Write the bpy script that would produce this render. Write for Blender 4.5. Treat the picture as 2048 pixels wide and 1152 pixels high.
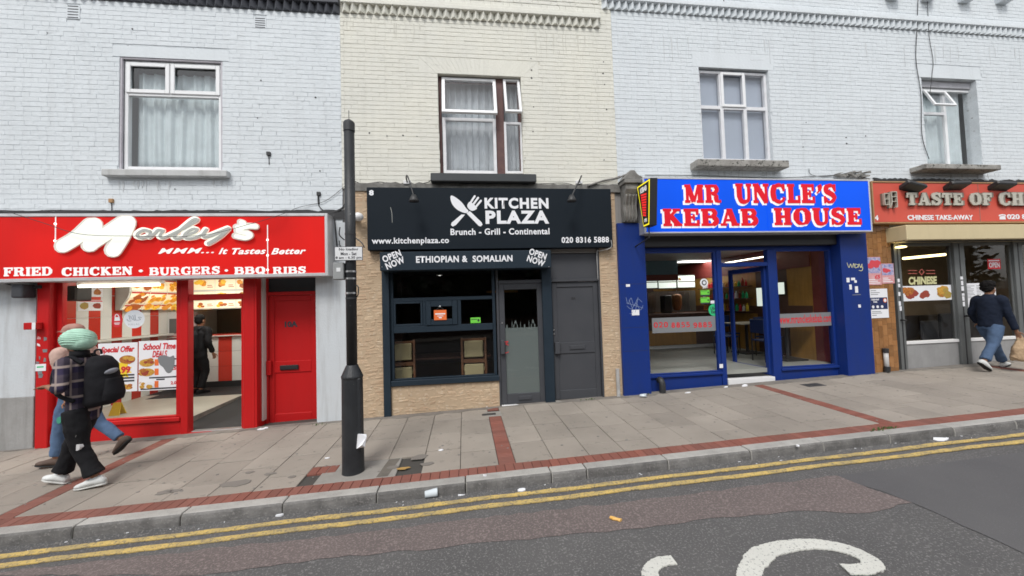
import bpy, bmesh, math, random
from mathutils import Vector, Matrix
random.seed(7)
R = math.radians
for o in list(bpy.data.objects):
    bpy.data.objects.remove(o)
scene = bpy.context.scene
COL = scene.collection

# ------------------------------------------------------------------ camera
FPX, CX, CY = 770.0, 1024.0, 576.0            # focal length and centre in pixels of a 2048 px wide frame
YAW, PIT, ROL = -0.12536, 0.03962, -0.03072
CAM = Vector((0.0, -6.6, 1.759))
FWD = Vector((-math.sin(YAW) * math.cos(PIT), math.cos(YAW) * math.cos(PIT), math.sin(PIT)))
_rt = Vector((math.cos(YAW), math.sin(YAW), 0))
_up = _rt.cross(FWD)
RT = _rt * math.cos(ROL) + _up * math.sin(ROL)
UP = RT.cross(FWD)
cam = bpy.data.cameras.new('camera')
cam.sensor_width = 36.0
cam.lens = 36.0 * FPX / 2048.0
cam.clip_start, cam.clip_end = 0.05, 500
camo = bpy.data.objects.new('camera', cam)
COL.objects.link(camo)
camo.matrix_world = Matrix(((RT.x, UP.x, -FWD.x, CAM.x), (RT.y, UP.y, -FWD.y, CAM.y), (RT.z, UP.z, -FWD.z, CAM.z), (0, 0, 0, 1)))
scene.camera = camo

# ------------------------------------------------------------------ sky, sun, exposure
world = bpy.data.worlds.new('World')
scene.world = world
world.use_nodes = True
nt = world.node_tree
bg = nt.nodes['Background']
sky = nt.nodes.new('ShaderNodeTexSky')
sky.sky_type = 'NISHITA'
sky.sun_disc = False
sky.sun_elevation = R(52)
sky.sun_rotation = R(200)
sky.air_density, sky.dust_density, sky.ozone_density = 1.0, 1.0, 1.0
hs = nt.nodes.new('ShaderNodeHueSaturation')      # a grey overcast: most of the blue taken out of the clear sky
hs.inputs['Saturation'].default_value = 0.15
nt.links.new(sky.outputs[0], hs.inputs['Color'])
nt.links.new(hs.outputs[0], bg.inputs['Color'])
bg.inputs['Strength'].default_value = 0.15
sl = bpy.data.lights.new('sun', 'SUN')
sl.energy = 1.4
sl.angle = R(18)
sl.color = (1.0, 0.965, 0.92)
so = bpy.data.objects.new('sun', sl)
COL.objects.link(so)
so.location = (-4, -12, 20)
_az, _el = R(200), R(52)
_sd = Vector((math.sin(_az) * math.cos(_el), math.cos(_az) * math.cos(_el), math.sin(_el)))
so.rotation_euler = (-_sd).to_track_quat('-Z', 'Y').to_euler()
scene.view_settings.view_transform = 'Standard'
scene.view_settings.look = 'None'
scene.view_settings.gamma = 1.0
scene.view_settings.use_curve_mapping = False
scene.view_settings.exposure = 0.62
scene.render.engine = 'CYCLES'
scene.cycles.max_bounces = 8
scene.cycles.transparent_max_bounces = 16
scene.cycles.use_denoising = True
scene.cycles.filter_width = 1.65

# ------------------------------------------------------------------ measured planes of the street
GX, CF = 0.0245, 0.015
def gz(x, y): return GX * x + CF * y                    # pavement height
KF = -2.59                                              # kerb face
def rz(x, y): return GX * x + CF * KF - 0.105 + 0.006 * (KF - y)   # road height
def ray(u, v): return RT * (u - CX) - UP * (v - CY) + FWD * FPX
def P(u, v, Y=0.0):                                     # point of the upright plane y = Y
    d = ray(u, v); return CAM + d * ((Y - CAM.y) / d.y)
def PX(u, v, x):
    d = ray(u, v); return CAM + d * ((x - CAM.x) / d.x)
def GP(u, v):                                           # point of the pavement
    d = ray(u, v); return CAM + d * ((-CAM.z + CF * CAM.y) / (d.z - GX * d.x - CF * d.y))
def RP(u, v):                                           # point of the road
    d = ray(u, v); c0 = CF * KF - 0.105 + 0.006 * KF
    return CAM + d * ((c0 - CAM.z - 0.006 * CAM.y) / (d.z - GX * d.x + 0.006 * d.y))
def RC(u0, v0, u1, v1, Y=0.0):                          # upright rectangle: x0, x1, z0, z1
    um, vm = (u0 + u1) / 2, (v0 + v1) / 2
    return P(u0, vm, Y).x, P(u1, vm, Y).x, P(um, v1, Y).z, P(um, v0, Y).z

# ------------------------------------------------------------------ materials
MATS = {}
def M(name, c, rough=0.6, var=0.0, vs=3.0, vc=None, bump=0.0, bs=60.0, metal=0.0, emit=None, es=1.0, rnd=0.0,
      streak=0.0, sc=(0.12, 0.11, 0.1), speck=0.0, spc=(0.03, 0.03, 0.03), sps=40.0, spt=0.68, spec=0.5, local=False, stretch=None, ev=0.0, dash=0.0, dashc=(0.3, 0.3, 0.3), dasht=0.62):
    m = bpy.data.materials.new(name)
    MATS[name] = m
    m.use_nodes = True
    t = m.node_tree
    N, L = t.nodes, t.links
    b = N['Principled BSDF']
    b.inputs['Base Color'].default_value = (*c, 1)
    b.inputs['Roughness'].default_value = rough
    b.inputs['Metallic'].default_value = metal
    b.inputs['Specular IOR Level'].default_value = spec
    if local:
        src = N.new('ShaderNodeTexCoord').outputs['Object']
    else:
        src = N.new('ShaderNodeNewGeometry').outputs['Position']
    if stretch:
        mp = N.new('ShaderNodeMapping'); mp.inputs['Scale'].default_value = stretch
        L.new(src, mp.inputs['Vector']); src = mp.outputs[0]
    cur = None
    def mix(fac, a, bcol):
        x = N.new('ShaderNodeMix'); x.data_type = 'RGBA'
        L.new(fac, x.inputs[0])
        if a is None: x.inputs[6].default_value = (*c, 1)
        else: L.new(a, x.inputs[6])
        x.inputs[7].default_value = (*bcol, 1)
        return x.outputs[2]
    def noise(scale, detail=4, rough_=0.6, vec=None):
        n = N.new('ShaderNodeTexNoise'); n.inputs['Scale'].default_value = scale
        n.inputs['Detail'].default_value = detail; n.inputs['Roughness'].default_value = rough_
        L.new(vec or src, n.inputs['Vector']); return n.outputs['Fac']
    def ramp(f, a, b_):
        r = N.new('ShaderNodeMapRange'); r.inputs[1].default_value = a; r.inputs[2].default_value = b_
        L.new(f, r.inputs[0]); return r.outputs[0]
    def mul(f, k):
        r = N.new('ShaderNodeMath'); r.operation = 'MULTIPLY'; L.new(f, r.inputs[0]); r.inputs[1].default_value = k; return r.outputs[0]
    if var:
        cur = mix(mul(ramp(noise(vs), 0.35, 0.68), var), cur, vc or tuple(x * 0.55 for x in c))
    if streak:
        mp = N.new('ShaderNodeMapping'); mp.inputs['Scale'].default_value = (6.0, 6.0, 0.55)
        L.new(src, mp.inputs['Vector'])
        cur = mix(mul(ramp(noise(1.3, 5, 0.65, mp.outputs[0]), 0.48, 0.8), streak), cur, sc)
    if speck:
        cur = mix(mul(ramp(noise(sps, 3, 0.7), spt, spt + 0.05), speck), cur, spc)
    if dash:
        mp = N.new('ShaderNodeMapping'); mp.inputs['Scale'].default_value = (7.0, 7.0, 36.0)
        L.new(src, mp.inputs['Vector'])
        cur = mix(mul(ramp(noise(1.0, 3, 0.6, mp.outputs[0]), dasht, dasht + 0.1), dash), cur, dashc)
    if rnd:
        oi = N.new('ShaderNodeObjectInfo')
        h = N.new('ShaderNodeHueSaturation')
        r = N.new('ShaderNodeMapRange'); r.inputs[3].default_value = 1 - rnd; r.inputs[4].default_value = 1 + rnd
        L.new(oi.outputs['Random'], r.inputs[0]); L.new(r.outputs[0], h.inputs['Value'])
        if cur is None: h.inputs['Color'].default_value = (*c, 1)
        else: L.new(cur, h.inputs['Color'])
        cur = h.outputs[0]
    if cur is not None:
        L.new(cur, b.inputs['Base Color'])
    if bump:
        bp = N.new('ShaderNodeBump'); bp.inputs['Strength'].default_value = bump; bp.inputs['Distance'].default_value = 0.01
        L.new(noise(bs, 5, 0.65), bp.inputs['Height']); L.new(bp.outputs[0], b.inputs['Normal'])
    if emit:
        b.inputs['Emission Color'].default_value = (*emit, 1)
        b.inputs['Emission Strength'].default_value = es
        if ev:                                        # tubes behind the panel light it unevenly
            r = N.new('ShaderNodeMapRange'); r.inputs[1].default_value = .3; r.inputs[2].default_value = .7
            r.inputs[3].default_value = es * (1 - ev); r.inputs[4].default_value = es * (1 + ev)
            L.new(noise(.9, 1, .4), r.inputs[0]); L.new(r.outputs[0], b.inputs['Emission Strength'])
    return m

def glass(name, tint=(1, 1, 1), k=1.0, base=0.0, rough=0.0, dif=0.0, dc=(0.5, 0.5, 0.5)):
    m = bpy.data.materials.new(name); MATS[name] = m
    m.use_nodes = True
    t = m.node_tree; N, L = t.nodes, t.links
    N.remove(N['Principled BSDF'])
    out = N['Material Output']
    tr = N.new('ShaderNodeBsdfTransparent'); tr.inputs[0].default_value = (*tint, 1)
    gl = N.new('ShaderNodeBsdfGlossy'); gl.inputs['Roughness'].default_value = rough
    fr = N.new('ShaderNodeFresnel'); fr.inputs[0].default_value = 1.5
    ge = N.new('ShaderNodeNewGeometry')
    inv = N.new('ShaderNodeMath'); inv.operation = 'SUBTRACT'; inv.inputs[0].default_value = 1; L.new(ge.outputs['Backfacing'], inv.inputs[1])
    mu = N.new('ShaderNodeMath'); mu.operation = 'MULTIPLY_ADD'; L.new(fr.outputs[0], mu.inputs[0]); mu.inputs[1].default_value = k; mu.inputs[2].default_value = base
    m2 = N.new('ShaderNodeMath'); m2.operation = 'MULTIPLY'; L.new(mu.outputs[0], m2.inputs[0]); L.new(inv.outputs[0], m2.inputs[1])
    sh = N.new('ShaderNodeMixShader'); L.new(m2.outputs[0], sh.inputs[0]); L.new(tr.outputs[0], sh.inputs[1]); L.new(gl.outputs[0], sh.inputs[2])
    res = sh.outputs[0]
    if dif:
        df = N.new('ShaderNodeBsdfDiffuse'); df.inputs[0].default_value = (*dc, 1)
        s2 = N.new('ShaderNodeMixShader'); s2.inputs[0].default_value = dif
        L.new(res, s2.inputs[1]); L.new(df.outputs[0], s2.inputs[2]); res = s2.outputs[0]
    L.new(res, out.inputs['Surface'])
    return m

# ------------------------------------------------------------------ geometry helpers
class MB:
    def __init__(s): s.v, s.f = [], []
    def add(s, vs, fs):
        n = len(s.v); s.v += [tuple(p) for p in vs]; s.f += [tuple(i + n for i in f) for f in fs]
    def box(s, x0, x1, y0, y1, z0, z1):
        x0, x1 = min(x0, x1), max(x0, x1); y0, y1 = min(y0, y1), max(y0, y1); z0, z1 = min(z0, z1), max(z0, z1)
        s.add([(x0, y0, z0), (x1, y0, z0), (x1, y1, z0), (x0, y1, z0), (x0, y0, z1), (x1, y0, z1), (x1, y1, z1), (x0, y1, z1)],
              [(0, 3, 2, 1), (4, 5, 6, 7), (0, 1, 5, 4), (1, 2, 6, 5), (2, 3, 7, 6), (3, 0, 4, 7)]); return s
    def prism(s, poly, y0, y1):                       # polygon of (x, z), pushed along y
        a = sum(poly[i][0] * poly[(i + 1) % len(poly)][1] - poly[(i + 1) % len(poly)][0] * poly[i][1] for i in range(len(poly)))
        if a < 0: poly = poly[::-1]
        n = len(poly)
        s.add([(p[0], y0, p[1]) for p in poly] + [(p[0], y1, p[1]) for p in poly],
              [tuple(range(n)), tuple(range(2 * n - 1, n - 1, -1))] + [(i, i + n, (i + 1) % n + n, (i + 1) % n) for i in range(n)]); return s
    def gen(s, bot, top):                             # loft between two closed loops of equal length
        n = len(bot)
        s.add(list(bot) + list(top), [tuple(range(n - 1, -1, -1)), tuple(range(n, 2 * n))] + [(i, (i + 1) % n, (i + 1) % n + n, i + n) for i in range(n)]); return s
    def tube(s, pts, r, n=8, caps=True, flat=None):
        pts = [Vector(p) for p in pts]; rs = r if isinstance(r, (list, tuple)) else [r] * len(pts)
        base = len(s.v); ref = None
        for i, p in enumerate(pts):
            d = (pts[min(i + 1, len(pts) - 1)] - pts[max(i - 1, 0)])
            d = d.normalized() if d.length > 1e-9 else Vector((0, 0, 1))
            if ref is None: ref = Vector((1, 0, 0)) if abs(d.x) < 0.9 else Vector((0, 1, 0))
            a = (ref - d * ref.dot(d)); a = a.normalized() if a.length > 1e-6 else d.orthogonal().normalized()
            b = d.cross(a); ref = a
            for k in range(n):
                t = 2 * math.pi * k / n
                s.v.append(tuple(p + (a * math.cos(t) + b * math.sin(t)) * rs[i]))
        for i in range(len(pts) - 1):
            for k in range(n):
                q = base + i * n
                s.f.append((q + k, q + (k + 1) % n, q + n + (k + 1) % n, q + n + k))
        if caps:
            s.f.append(tuple(base + k for k in range(n - 1, -1, -1)))
            s.f.append(tuple(base + (len(pts) - 1) * n + k for k in range(n)))
        return s
    def rings(s, rings, n=16, caps=True):             # rings: (centre, vector a, vector b)
        base = len(s.v)
        for c, a, b in rings:
            c, a, b = Vector(c), Vector(a), Vector(b)
            for k in range(n):
                t = 2 * math.pi * k / n
                s.v.append(tuple(c + a * math.cos(t) + b * math.sin(t)))
        for i in range(len(rings) - 1):
            for k in range(n):
                q = base + i * n
                s.f.append((q + k, q + (k + 1) % n, q + n + (k + 1) % n, q + n + k))
        if caps:
            s.f.append(tuple(base + k for k in range(n - 1, -1, -1)))
            s.f.append(tuple(base + (len(rings) - 1) * n + k for k in range(n)))
        return s
    def ball(s, c, rx, ry=None, rz_=None, nu=14, nv=9, rot=None):
        ry = ry or rx; rz_ = rz_ or rx
        c = Vector(c); base = len(s.v)
        for j in range(nv + 1):
            ph = math.pi * j / nv
            for k in range(nu):
                t = 2 * math.pi * k / nu
                p = Vector((rx * math.sin(ph) * math.cos(t), ry * math.sin(ph) * math.sin(t), -rz_ * math.cos(ph)))
                if rot: p = rot @ p
                s.v.append(tuple(c + p))
        for j in range(nv):
            for k in range(nu):
                q = base + j * nu
                s.f.append((q + k, q + (k + 1) % nu, q + nu + (k + 1) % nu, q + nu + k))
        return s
    def mesh(s, name):
        me = bpy.data.meshes.new(name); me.from_pydata(s.v, [], s.f); me.update(); return me

def link(o): COL.objects.link(o); return o
def thing(name, label, cat, loc=(0, 0, 0), rzz=0.0, group=None, kind=None):
    o = bpy.data.objects.new(name, None); link(o)
    o.empty_display_size = 0.1
    o.location = loc; o.rotation_euler = (0, 0, rzz)
    if label: o['label'] = label
    if cat: o['category'] = cat
    if group: o['group'] = group
    if kind: o['kind'] = kind
    return o
def wmat(o):
    m = Matrix.LocRotScale(o.location, o.rotation_euler, o.scale)
    return (wmat(o.parent) @ o.matrix_parent_inverse @ m) if o.parent else m
def adopt(o, parent, local=False):
    o.parent = parent
    if not local: o.matrix_parent_inverse = wmat(parent).inverted()
    return o
def part(mb, name, mat, parent=None, local=False, bevel=0.0, smooth=False, label=None, kind=None, seg=1):
    me = mb.mesh(name) if isinstance(mb, MB) else mb
    if mat is not None and not me.materials: me.materials.append(MATS[mat] if isinstance(mat, str) else mat)
    o = bpy.data.objects.new(name, me); link(o)
    if parent is not None: adopt(o, parent, local)
    if bevel:
        bv = o.modifiers.new('edge', 'BEVEL'); bv.width = bevel; bv.segments = seg; bv.limit_method = 'ANGLE'; bv.angle_limit = R(35)
    if smooth: me.polygons.foreach_set('use_smooth', [True] * len(me.polygons))
    if label: o['label'] = label
    if kind: o['kind'] = kind
    return o
def solo(mb, name, mat, label, cat, group=None, **k):
    o = part(mb, name, mat, None, **k)
    me = o.data
    if me.vertices:                                   # origin at the thing's base
        xs = [v.co for v in me.vertices]
        c = Vector((sum(p.x for p in xs) / len(xs), sum(p.y for p in xs) / len(xs), min(p.z for p in xs)))
        me.transform(Matrix.Translation(-c)); o.location = c
    o['label'] = label; o['category'] = cat
    if group: o['group'] = group
    return o
def structure(mb, name, mat, **k):
    o = part(mb, name, mat, None, **k); o['kind'] = 'structure'; return o
def box(name, mat, parent, x0, x1, y0, y1, z0, z1, bevel=0.0, **k):
    return part(MB().box(x0, x1, y0, y1, z0, z1), name, mat, parent, bevel=bevel, **k)
def frame(name, mat, parent, x0, x1, z0, z1, y0, y1, w, wt=None, wb=None, bevel=0.004, **k):   # four bars round a rectangle
    wt = w if wt is None else wt; wb = w if wb is None else wb
    m = MB()
    m.box(x0, x0 + w, y0, y1, z0, z1); m.box(x1 - w, x1, y0, y1, z0, z1)
    m.box(x0 + w, x1 - w, y0 + 0.001, y1, z1 - wt, z1); m.box(x0 + w, x1 - w, y0 + 0.001, y1, z0, z0 + wb)
    return part(m, name, mat, parent, bevel=bevel, **k)

# smooth curve through control points
def spl(pts, n=6, closed=False):
    pts = [tuple(p) for p in pts]; out = []; m = len(pts)
    for i in range(m if closed else m - 1):
        p0, p1, p2, p3 = (pts[(i - 1) % m], pts[i], pts[(i + 1) % m], pts[(i + 2) % m]) if closed else (pts[max(i - 1, 0)], pts[i], pts[i + 1], pts[min(i + 2, m - 1)])
        for k in range(n):
            t = k / n
            out.append(tuple(0.5 * (2 * b + (c - a) * t + (2 * a - 5 * b + 4 * c - d) * t * t + (3 * b - a - 3 * c + d) * t ** 3) for a, b, c, d in zip(p0, p1, p2, p3)))
    if not closed: out.append(pts[-1])
    return out
def strip2d(pts, w, rnd=False):                       # 2D stroke -> closed outline; w a number or one per point
    n = len(pts); ws = w if isinstance(w, (list, tuple)) else [w] * n
    Lf, Rt = [], []
    for i in range(n):
        if 0 < i < n - 1:
            d0 = Vector((pts[i][0] - pts[i - 1][0], pts[i][1] - pts[i - 1][1])); d1 = Vector((pts[i + 1][0] - pts[i][0], pts[i + 1][1] - pts[i][1]))
            d0 = d0.normalized() if d0.length else d1.normalized(); d1 = d1.normalized() if d1.length else d0
            d = d0 + d1; d = d.normalized() if d.length > 1e-6 else d0
            k = 1 / max(0.5, d.dot(d1))
        else:
            a, b = (0, 1) if i == 0 else (n - 2, n - 1)
            d = Vector((pts[b][0] - pts[a][0], pts[b][1] - pts[a][1])); d = d.normalized() if d.length else Vector((1, 0)); k = 1
        h = ws[i] / 2 * k
        Lf.append((pts[i][0] - d.y * h, pts[i][1] + d.x * h)); Rt.append((pts[i][0] + d.y * h, pts[i][1] - d.x * h))
    return Lf, Rt
def stroke(mb, pts, w, fn, y0, y1, rnd=False):        # fn(a, b, depth) -> point; front y0, back y1
    ws = list(w) if isinstance(w, (list, tuple)) else [w] * len(pts)
    Lf, Rt = strip2d(pts, ws)
    def cap(c, d, r): 
        ang = math.atan2(d[1], d[0]); return [(c[0] + r * math.cos(ang + a), c[1] + r * math.sin(ang + a)) for a in (1.0472, 0.5236, 0, -0.5236, -1.0472)]
    n = len(pts); base = len(mb.v); A = []
    for i in range(n):
        for dep in (y0 + 5e-5 * i, y1 + 5e-5 * i):
            mb.v.append(tuple(fn(*Lf[i], dep))); mb.v.append(tuple(fn(*Rt[i], dep)))
    for i in range(n - 1):
        q = base + 4 * i
        mb.f += [(q, q + 1, q + 5, q + 4), (q + 2, q + 6, q + 7, q + 3), (q, q + 4, q + 6, q + 2), (q + 1, q + 3, q + 7, q + 5)]
    q = base + 4 * (n - 1)
    mb.f += [(base, base + 2, base + 3, base + 1), (q, q + 1, q + 3, q + 2)]
    if rnd:
        for i, j in ((0, 1), (n - 1, n - 2)):
            d = (pts[i][0] - pts[j][0], pts[i][1] - pts[j][1])
            c = cap(pts[i], d, ws[i] / 2); q2 = base + 4 * i
            b2 = len(mb.v)
            ends = (q2, q2 + 1) if i else (q2 + 1, q2)
            for dep in (y0, y1):
                for p in c: mb.v.append(tuple(fn(*p, dep)))
            f0 = [ends[0]] + [b2 + k for k in range(5)] + [ends[1]]
            f1 = [ends[0] + 2] + [b2 + 5 + k for k in range(5)] + [ends[1] + 2]
            mb.f.append(tuple(f0)); mb.f.append(tuple(f1[::-1]))
            for k in range(6): mb.f.append((f0[k], f1[k], f1[k + 1], f0[k + 1]))

# ------------------------------------------------------------------ lettering
def text_mesh(body, x0, x1, z0, z1, Y, bold=0.02, shear=0.0, depth=0.0, rot=0.0, axis='y', X=0.0, space=1.0):
    c = bpy.data.curves.new('t', 'FONT'); c.body = body; c.offset = bold; c.shear = shear; c.extrude = depth / 2; c.align_x = 'CENTER'
    c.resolution_u = 3; c.space_character = space; c.space_line = 0.85
    o = bpy.data.objects.new('t', c); COL.objects.link(o)
    me = bpy.data.meshes.new_from_object(o)
    bpy.data.objects.remove(o); bpy.data.curves.remove(c)
    vs = [v.co.copy() for v in me.vertices]
    if not vs: return me
    ax0, ax1 = min(v.x for v in vs), max(v.x for v in vs); ay0, ay1 = min(v.y for v in vs), max(v.y for v in vs)
    cx, cz, w, h = (x0 + x1) / 2, (z0 + z1) / 2, x1 - x0, z1 - z0
    cr, sr = math.cos(rot), math.sin(rot)
    for v, q in zip(me.vertices, vs):
        a = ((q.x - ax0) / (ax1 - ax0) - 0.5) * w; b = ((q.y - ay0) / max(ay1 - ay0, 1e-6) - 0.5) * h
        a, b = a * cr - b * sr, a * sr + b * cr
        if axis == 'y': v.co = (cx + a, Y - q.z, cz + b)
        else: v.co = (X - q.z, cx - a, cz + b)           # reading on a face that looks towards -x
    me.materials.clear()
    return me
def text(body, mat, parent, x0, x1, z0, z1, Y, name='lettering', **k):
    return part(text_mesh(body, x0, x1, z0, z1, Y, **k), name, mat, parent)
def textpx(body, mat, parent, u0, v0, u1, v1, Y, **k):
    x0, x1, z0, z1 = RC(u0, v0, u1, v1, Y)
    return text(body, mat, parent, x0, x1, z0, z1, Y, **k)

ARC = lambda pts: spl(pts, 5)
def _O(w, s, t):
    return [(spl([(s / 2, .5), (w * .2, .87), (w / 2, .94), (w * .8, .87), (w - s / 2, .5), (w * .8, .13), (w / 2, .06), (w * .2, .13)], 4, True), None)]
def slab(ch, S=0.30, T=0.15, H=0.15):
    """heavy slab-serif capitals: (advance, strokes [(points, width)], boxes [(x0, x1, z0, z1)])"""
    st, bx = [], []
    e = 0.07
    def stem(x, z0=0, z1=1): bx.append((x, x + S, z0, z1))
    def ser(x0, x1, top=True, bot=True):
        if bot: bx.append((x0, x1, 0, H))
        if top: bx.append((x0, x1, 1 - H, 1))
    if ch == 'I': stem(e); ser(0, S + 2 * e); w = S + 2 * e
    elif ch == 'L': stem(e); ser(0, S + 2 * e, True, False); bx.append((0, .80, 0, .17)); bx.append((.66, .80, 0, .40)); w = .80
    elif ch in 'EF':
        stem(e); bx.append((0, .80, 1 - .17, 1)); bx.append((.66, .80, .64, 1)); bx.append((e, .6, .43, .57)); bx.append((.48, .6, .32, .68)); w = .84
        if ch == 'E': bx.append((0, .84, 0, .17)); bx.append((.70, .84, 0, .36))
        else: bx.append((0, S + 2 * e + .04, 0, H)); w = .80
    elif ch == 'H': stem(e); stem(e + .52); ser(0, S + 2 * e); ser(.52, .52 + S + 2 * e); bx.append((e, .8, .41, .57)); w = .52 + S + 2 * e
    elif ch == 'K':
        stem(e); ser(0, S + 2 * e); st.append(([(S * .8, .42), (.72, .93)], .16)); st.append(([(.42, .55), (.80, .07)], .28)); bx.append((.52, .92, 1 - H, 1)); bx.append((.55, 1.0, 0, H)); w = 1.0
    elif ch == 'M':
        bx.append((e, e + .17, 0, 1)); bx.append((.82, .82 + S, 0, 1)); st.append(([(.20, .97), (.55, .06)], .30)); st.append(([(.58, .06), (.88, .97)], .15)); bx.append((0, .32, 1 - H, 1)); bx.append((0, .34, 0, H)); bx.append((.74, 1.2, 0, H)); bx.append((.9, 1.2, 1 - H, 1)); w = 1.2
    elif ch == 'N':
        bx.append((e, e + .16, 0, 1)); bx.append((.72, .88, 0, 1)); st.append(([(.18, .95), (.80, .05)], .30)); bx.append((0, .3, 1 - H, 1)); bx.append((0, .32, 0, H)); bx.append((.62, .97, 1 - H, 1)); w = .97
    elif ch == 'A':
        st.append(([(.16, .02), (.46, .97)], .14)); st.append(([(.50, .97), (.80, .02)], .30)); bx.append((.26, .72, .26, .40)); bx.append((0, .36, 0, H)); bx.append((.60, 1.05, 0, H)); bx.append((.36, .62, .86, 1)); w = 1.05
    elif ch == 'U':
        st.append((ARC([(.22, .95), (.22, .35), (.34, .10), (.55, .07), (.74, .16), (.79, .40), (.79, .95)]), [S] * 6 + [.27] * 5 + [.22] * 5 + [.18] * 15)); ser(0, .44, True, False); ser(.64, .96, True, False); w = .96
    elif ch == 'T': stem(.29); bx.append((0, .88, 1 - .17, 1)); bx.append((0, .13, .62, 1)); bx.append((.75, .88, .62, 1)); bx.append((.19, .69, 0, H)); w = .88
    elif ch in 'BRPD':
        stem(e); ser(0, S + e)
        if ch == 'D': st.append((ARC([(.30, .93), (.55, .92), (.74, .75), (.80, .5), (.74, .25), (.55, .08), (.30, .07)]), [.15] * 6 + [.2] * 6 + [.3] * 8 + [.2] * 5 + [.15] * 6)); w = .96
        else:
            st.append((ARC([(.30, .93), (.60, .92), (.74, .80), (.74, .68), (.60, .56), (.30, .54)]), [.15] * 6 + [.24] * 14 + [.15] * 6))
            if ch == 'B': st.append((ARC([(.30, .52), (.62, .50), (.80, .38), (.80, .20), (.62, .09), (.30, .07)]), [.14] * 6 + [.27] * 14 + [.15] * 6)); w = .94
            elif ch == 'R': st.append((ARC([(.45, .52), (.66, .42), (.70, .2), (.80, .08), (1.0, .1)]), [.18] * 6 + [.28] * 8 + [.15] * 7)); bx.append((0, S + 2 * e + .03, 0, H)); w = 1.0
            else: w = .9
    elif ch in 'COQG':
        if ch in 'OQ':
            st.append((spl([(.17, .5), (.24, .80), (.5, .93), (.76, .80), (.83, .5), (.76, .20), (.5, .07), (.24, .20)], 4, True) + [(.17, .5), (.172, .53)], [.33] * 3 + [.26] * 3 + [.14] * 4 + [.24] * 3 + [.33] * 6 + [.26] * 3 + [.14] * 4 + [.24] * 4 + [.33] * 4)); w = 1.0
            if ch == 'Q': st.append(([(.5, .25), (.95, -.12)], .2))
        else:
            st.append((ARC([(.84, .70), (.72, .88), (.5, .93), (.24, .80), (.16, .5), (.24, .20), (.5, .07), (.74, .12), (.86, .30)]), [.15] * 8 + [.2] * 6 + [.32] * 12 + [.2] * 6 + [.15] * 9)); bx.append((.76, .90, .62, 1)); w = .95
            if ch == 'G': bx.append((.60, 1.0, .36, .48)); bx.append((.70, .92, 0, .45)); w = 1.0
    elif ch == 'S':
        st.append((ARC([(.72, .72), (.62, .90), (.40, .93), (.20, .82), (.20, .64), (.42, .53), (.62, .42), (.68, .24), (.52, .09), (.28, .08), (.12, .28)]), [.15] * 8 + [.2] * 5 + [.28] * 22 + [.2] * 6 + [.15] * 10)); bx.append((.68, .80, .62, 1)); bx.append((.02, .14, 0, .38)); w = .84
    elif ch in "'\u2019": st.append((ARC([(.20, .96), (.25, .84), (.20, .68), (.05, .52)]), [.24] * 3 + [.27] * 4 + [.2] * 4 + [.08] * 5)); w = .36
    elif ch == '0': st.append((spl([(.13, .5), (.2, .82), (.4, .93), (.6, .82), (.67, .5), (.6, .18), (.4, .07), (.2, .18)], 4, True) + [(.13, .5), (.131, .53)], .2)); w = .8
    elif ch == '8': st.append((spl([(.18, .74), (.4, .93), (.62, .74), (.4, .54)], 5, True) + [(.18, .74), (.19, .77)], .18)); st.append((spl([(.14, .28), (.4, .53), (.66, .28), (.4, .07)], 5, True) + [(.14, .28), (.15, .3)], .2)); w = .8
    elif ch == '9': st.append((spl([(.15, .67), (.4, .93), (.65, .67), (.4, .42)], 5, True) + [(.15, .67), (.16, .7)], .19)); st.append((ARC([(.67, .7), (.64, .3), (.48, .1), (.15, .09)]), .18)); w = .8
    elif ch == '5': bx.append((.14, .66, .84, 1)); bx.append((.14, .28, .5, 1)); st.append((ARC([(.2, .52), (.45, .6), (.66, .42), (.64, .2), (.42, .07), (.12, .14)]), .18)); w = .8
    elif ch == '2': st.append((ARC([(.14, .72), (.28, .92), (.54, .9), (.64, .7), (.52, .45), (.16, .12)]), .19)); bx.append((.08, .72, 0, .16)); w = .8
    elif ch == '.': bx.append((.05, .25, 0, .2)); w = .3
    elif ch == '\u00b7': st.append((spl([(.1, .5), (.2, .6), (.3, .5), (.2, .4)], 3, True) + [(.1, .5), (.11, .52)], .14)); w = .4
    else: w = .5
    return w, st, bx
def slab_word(word, mat, parent, x0, x1, z0, z1, Y, depth=0.012, gap=0.10, grow=0.0, name='letter', dx=0.0, dz=0.0, S=0.30, edge=0.0):
    """every letter an object of its own"""
    ws = [slab(c, S) for c in word]
    tot = sum(w for w, _, _ in ws) + gap * (len(word) - 1)
    kx, kz = (x1 - x0) / tot, z1 - z0
    cur = 0.0; out = []
    for (w, st, bx), ch in zip(ws, word):
        if ch != ' ':
            m = MB(); k = 0
            fn = lambda a, b, d: (x0 + dx + (cur + a) * kx, d, z0 + dz + b * kz)
            g = grow
            for p, wd in st:
                y = Y + 0.0005 * k; k += 1
                wdd = [q + 2 * g for q in wd] if isinstance(wd, list) else wd + 2 * g
                if isinstance(wdd, list) and len(wdd) != len(p): wdd = [wdd[min(int(i * len(wdd) / len(p)), len(wdd) - 1)] for i in range(len(p))]
                stroke(m, p, wdd, fn, y - depth, Y + 0.003)
            for a0, a1, b0, b1 in bx:
                y = Y + 0.0005 * k; k += 1
                q0, q1 = fn(a0 - g, b0 - g, 0), fn(a1 + g, b1 + g, 0)
                m.box(q0[0], q1[0], y - depth, Y + 0.003, q0[2], q1[2])
            o = part(m, name, mat, parent); out.append(o)
        cur += w + gap
    return out
def slab_px(word, mat, parent, u0, v0, u1, v1, Y, **k):
    x0, x1, z0, z1 = RC(u0, v0, u1, v1, Y); return slab_word(word, mat, parent, x0, x1, z0, z1, Y, **k)
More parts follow.
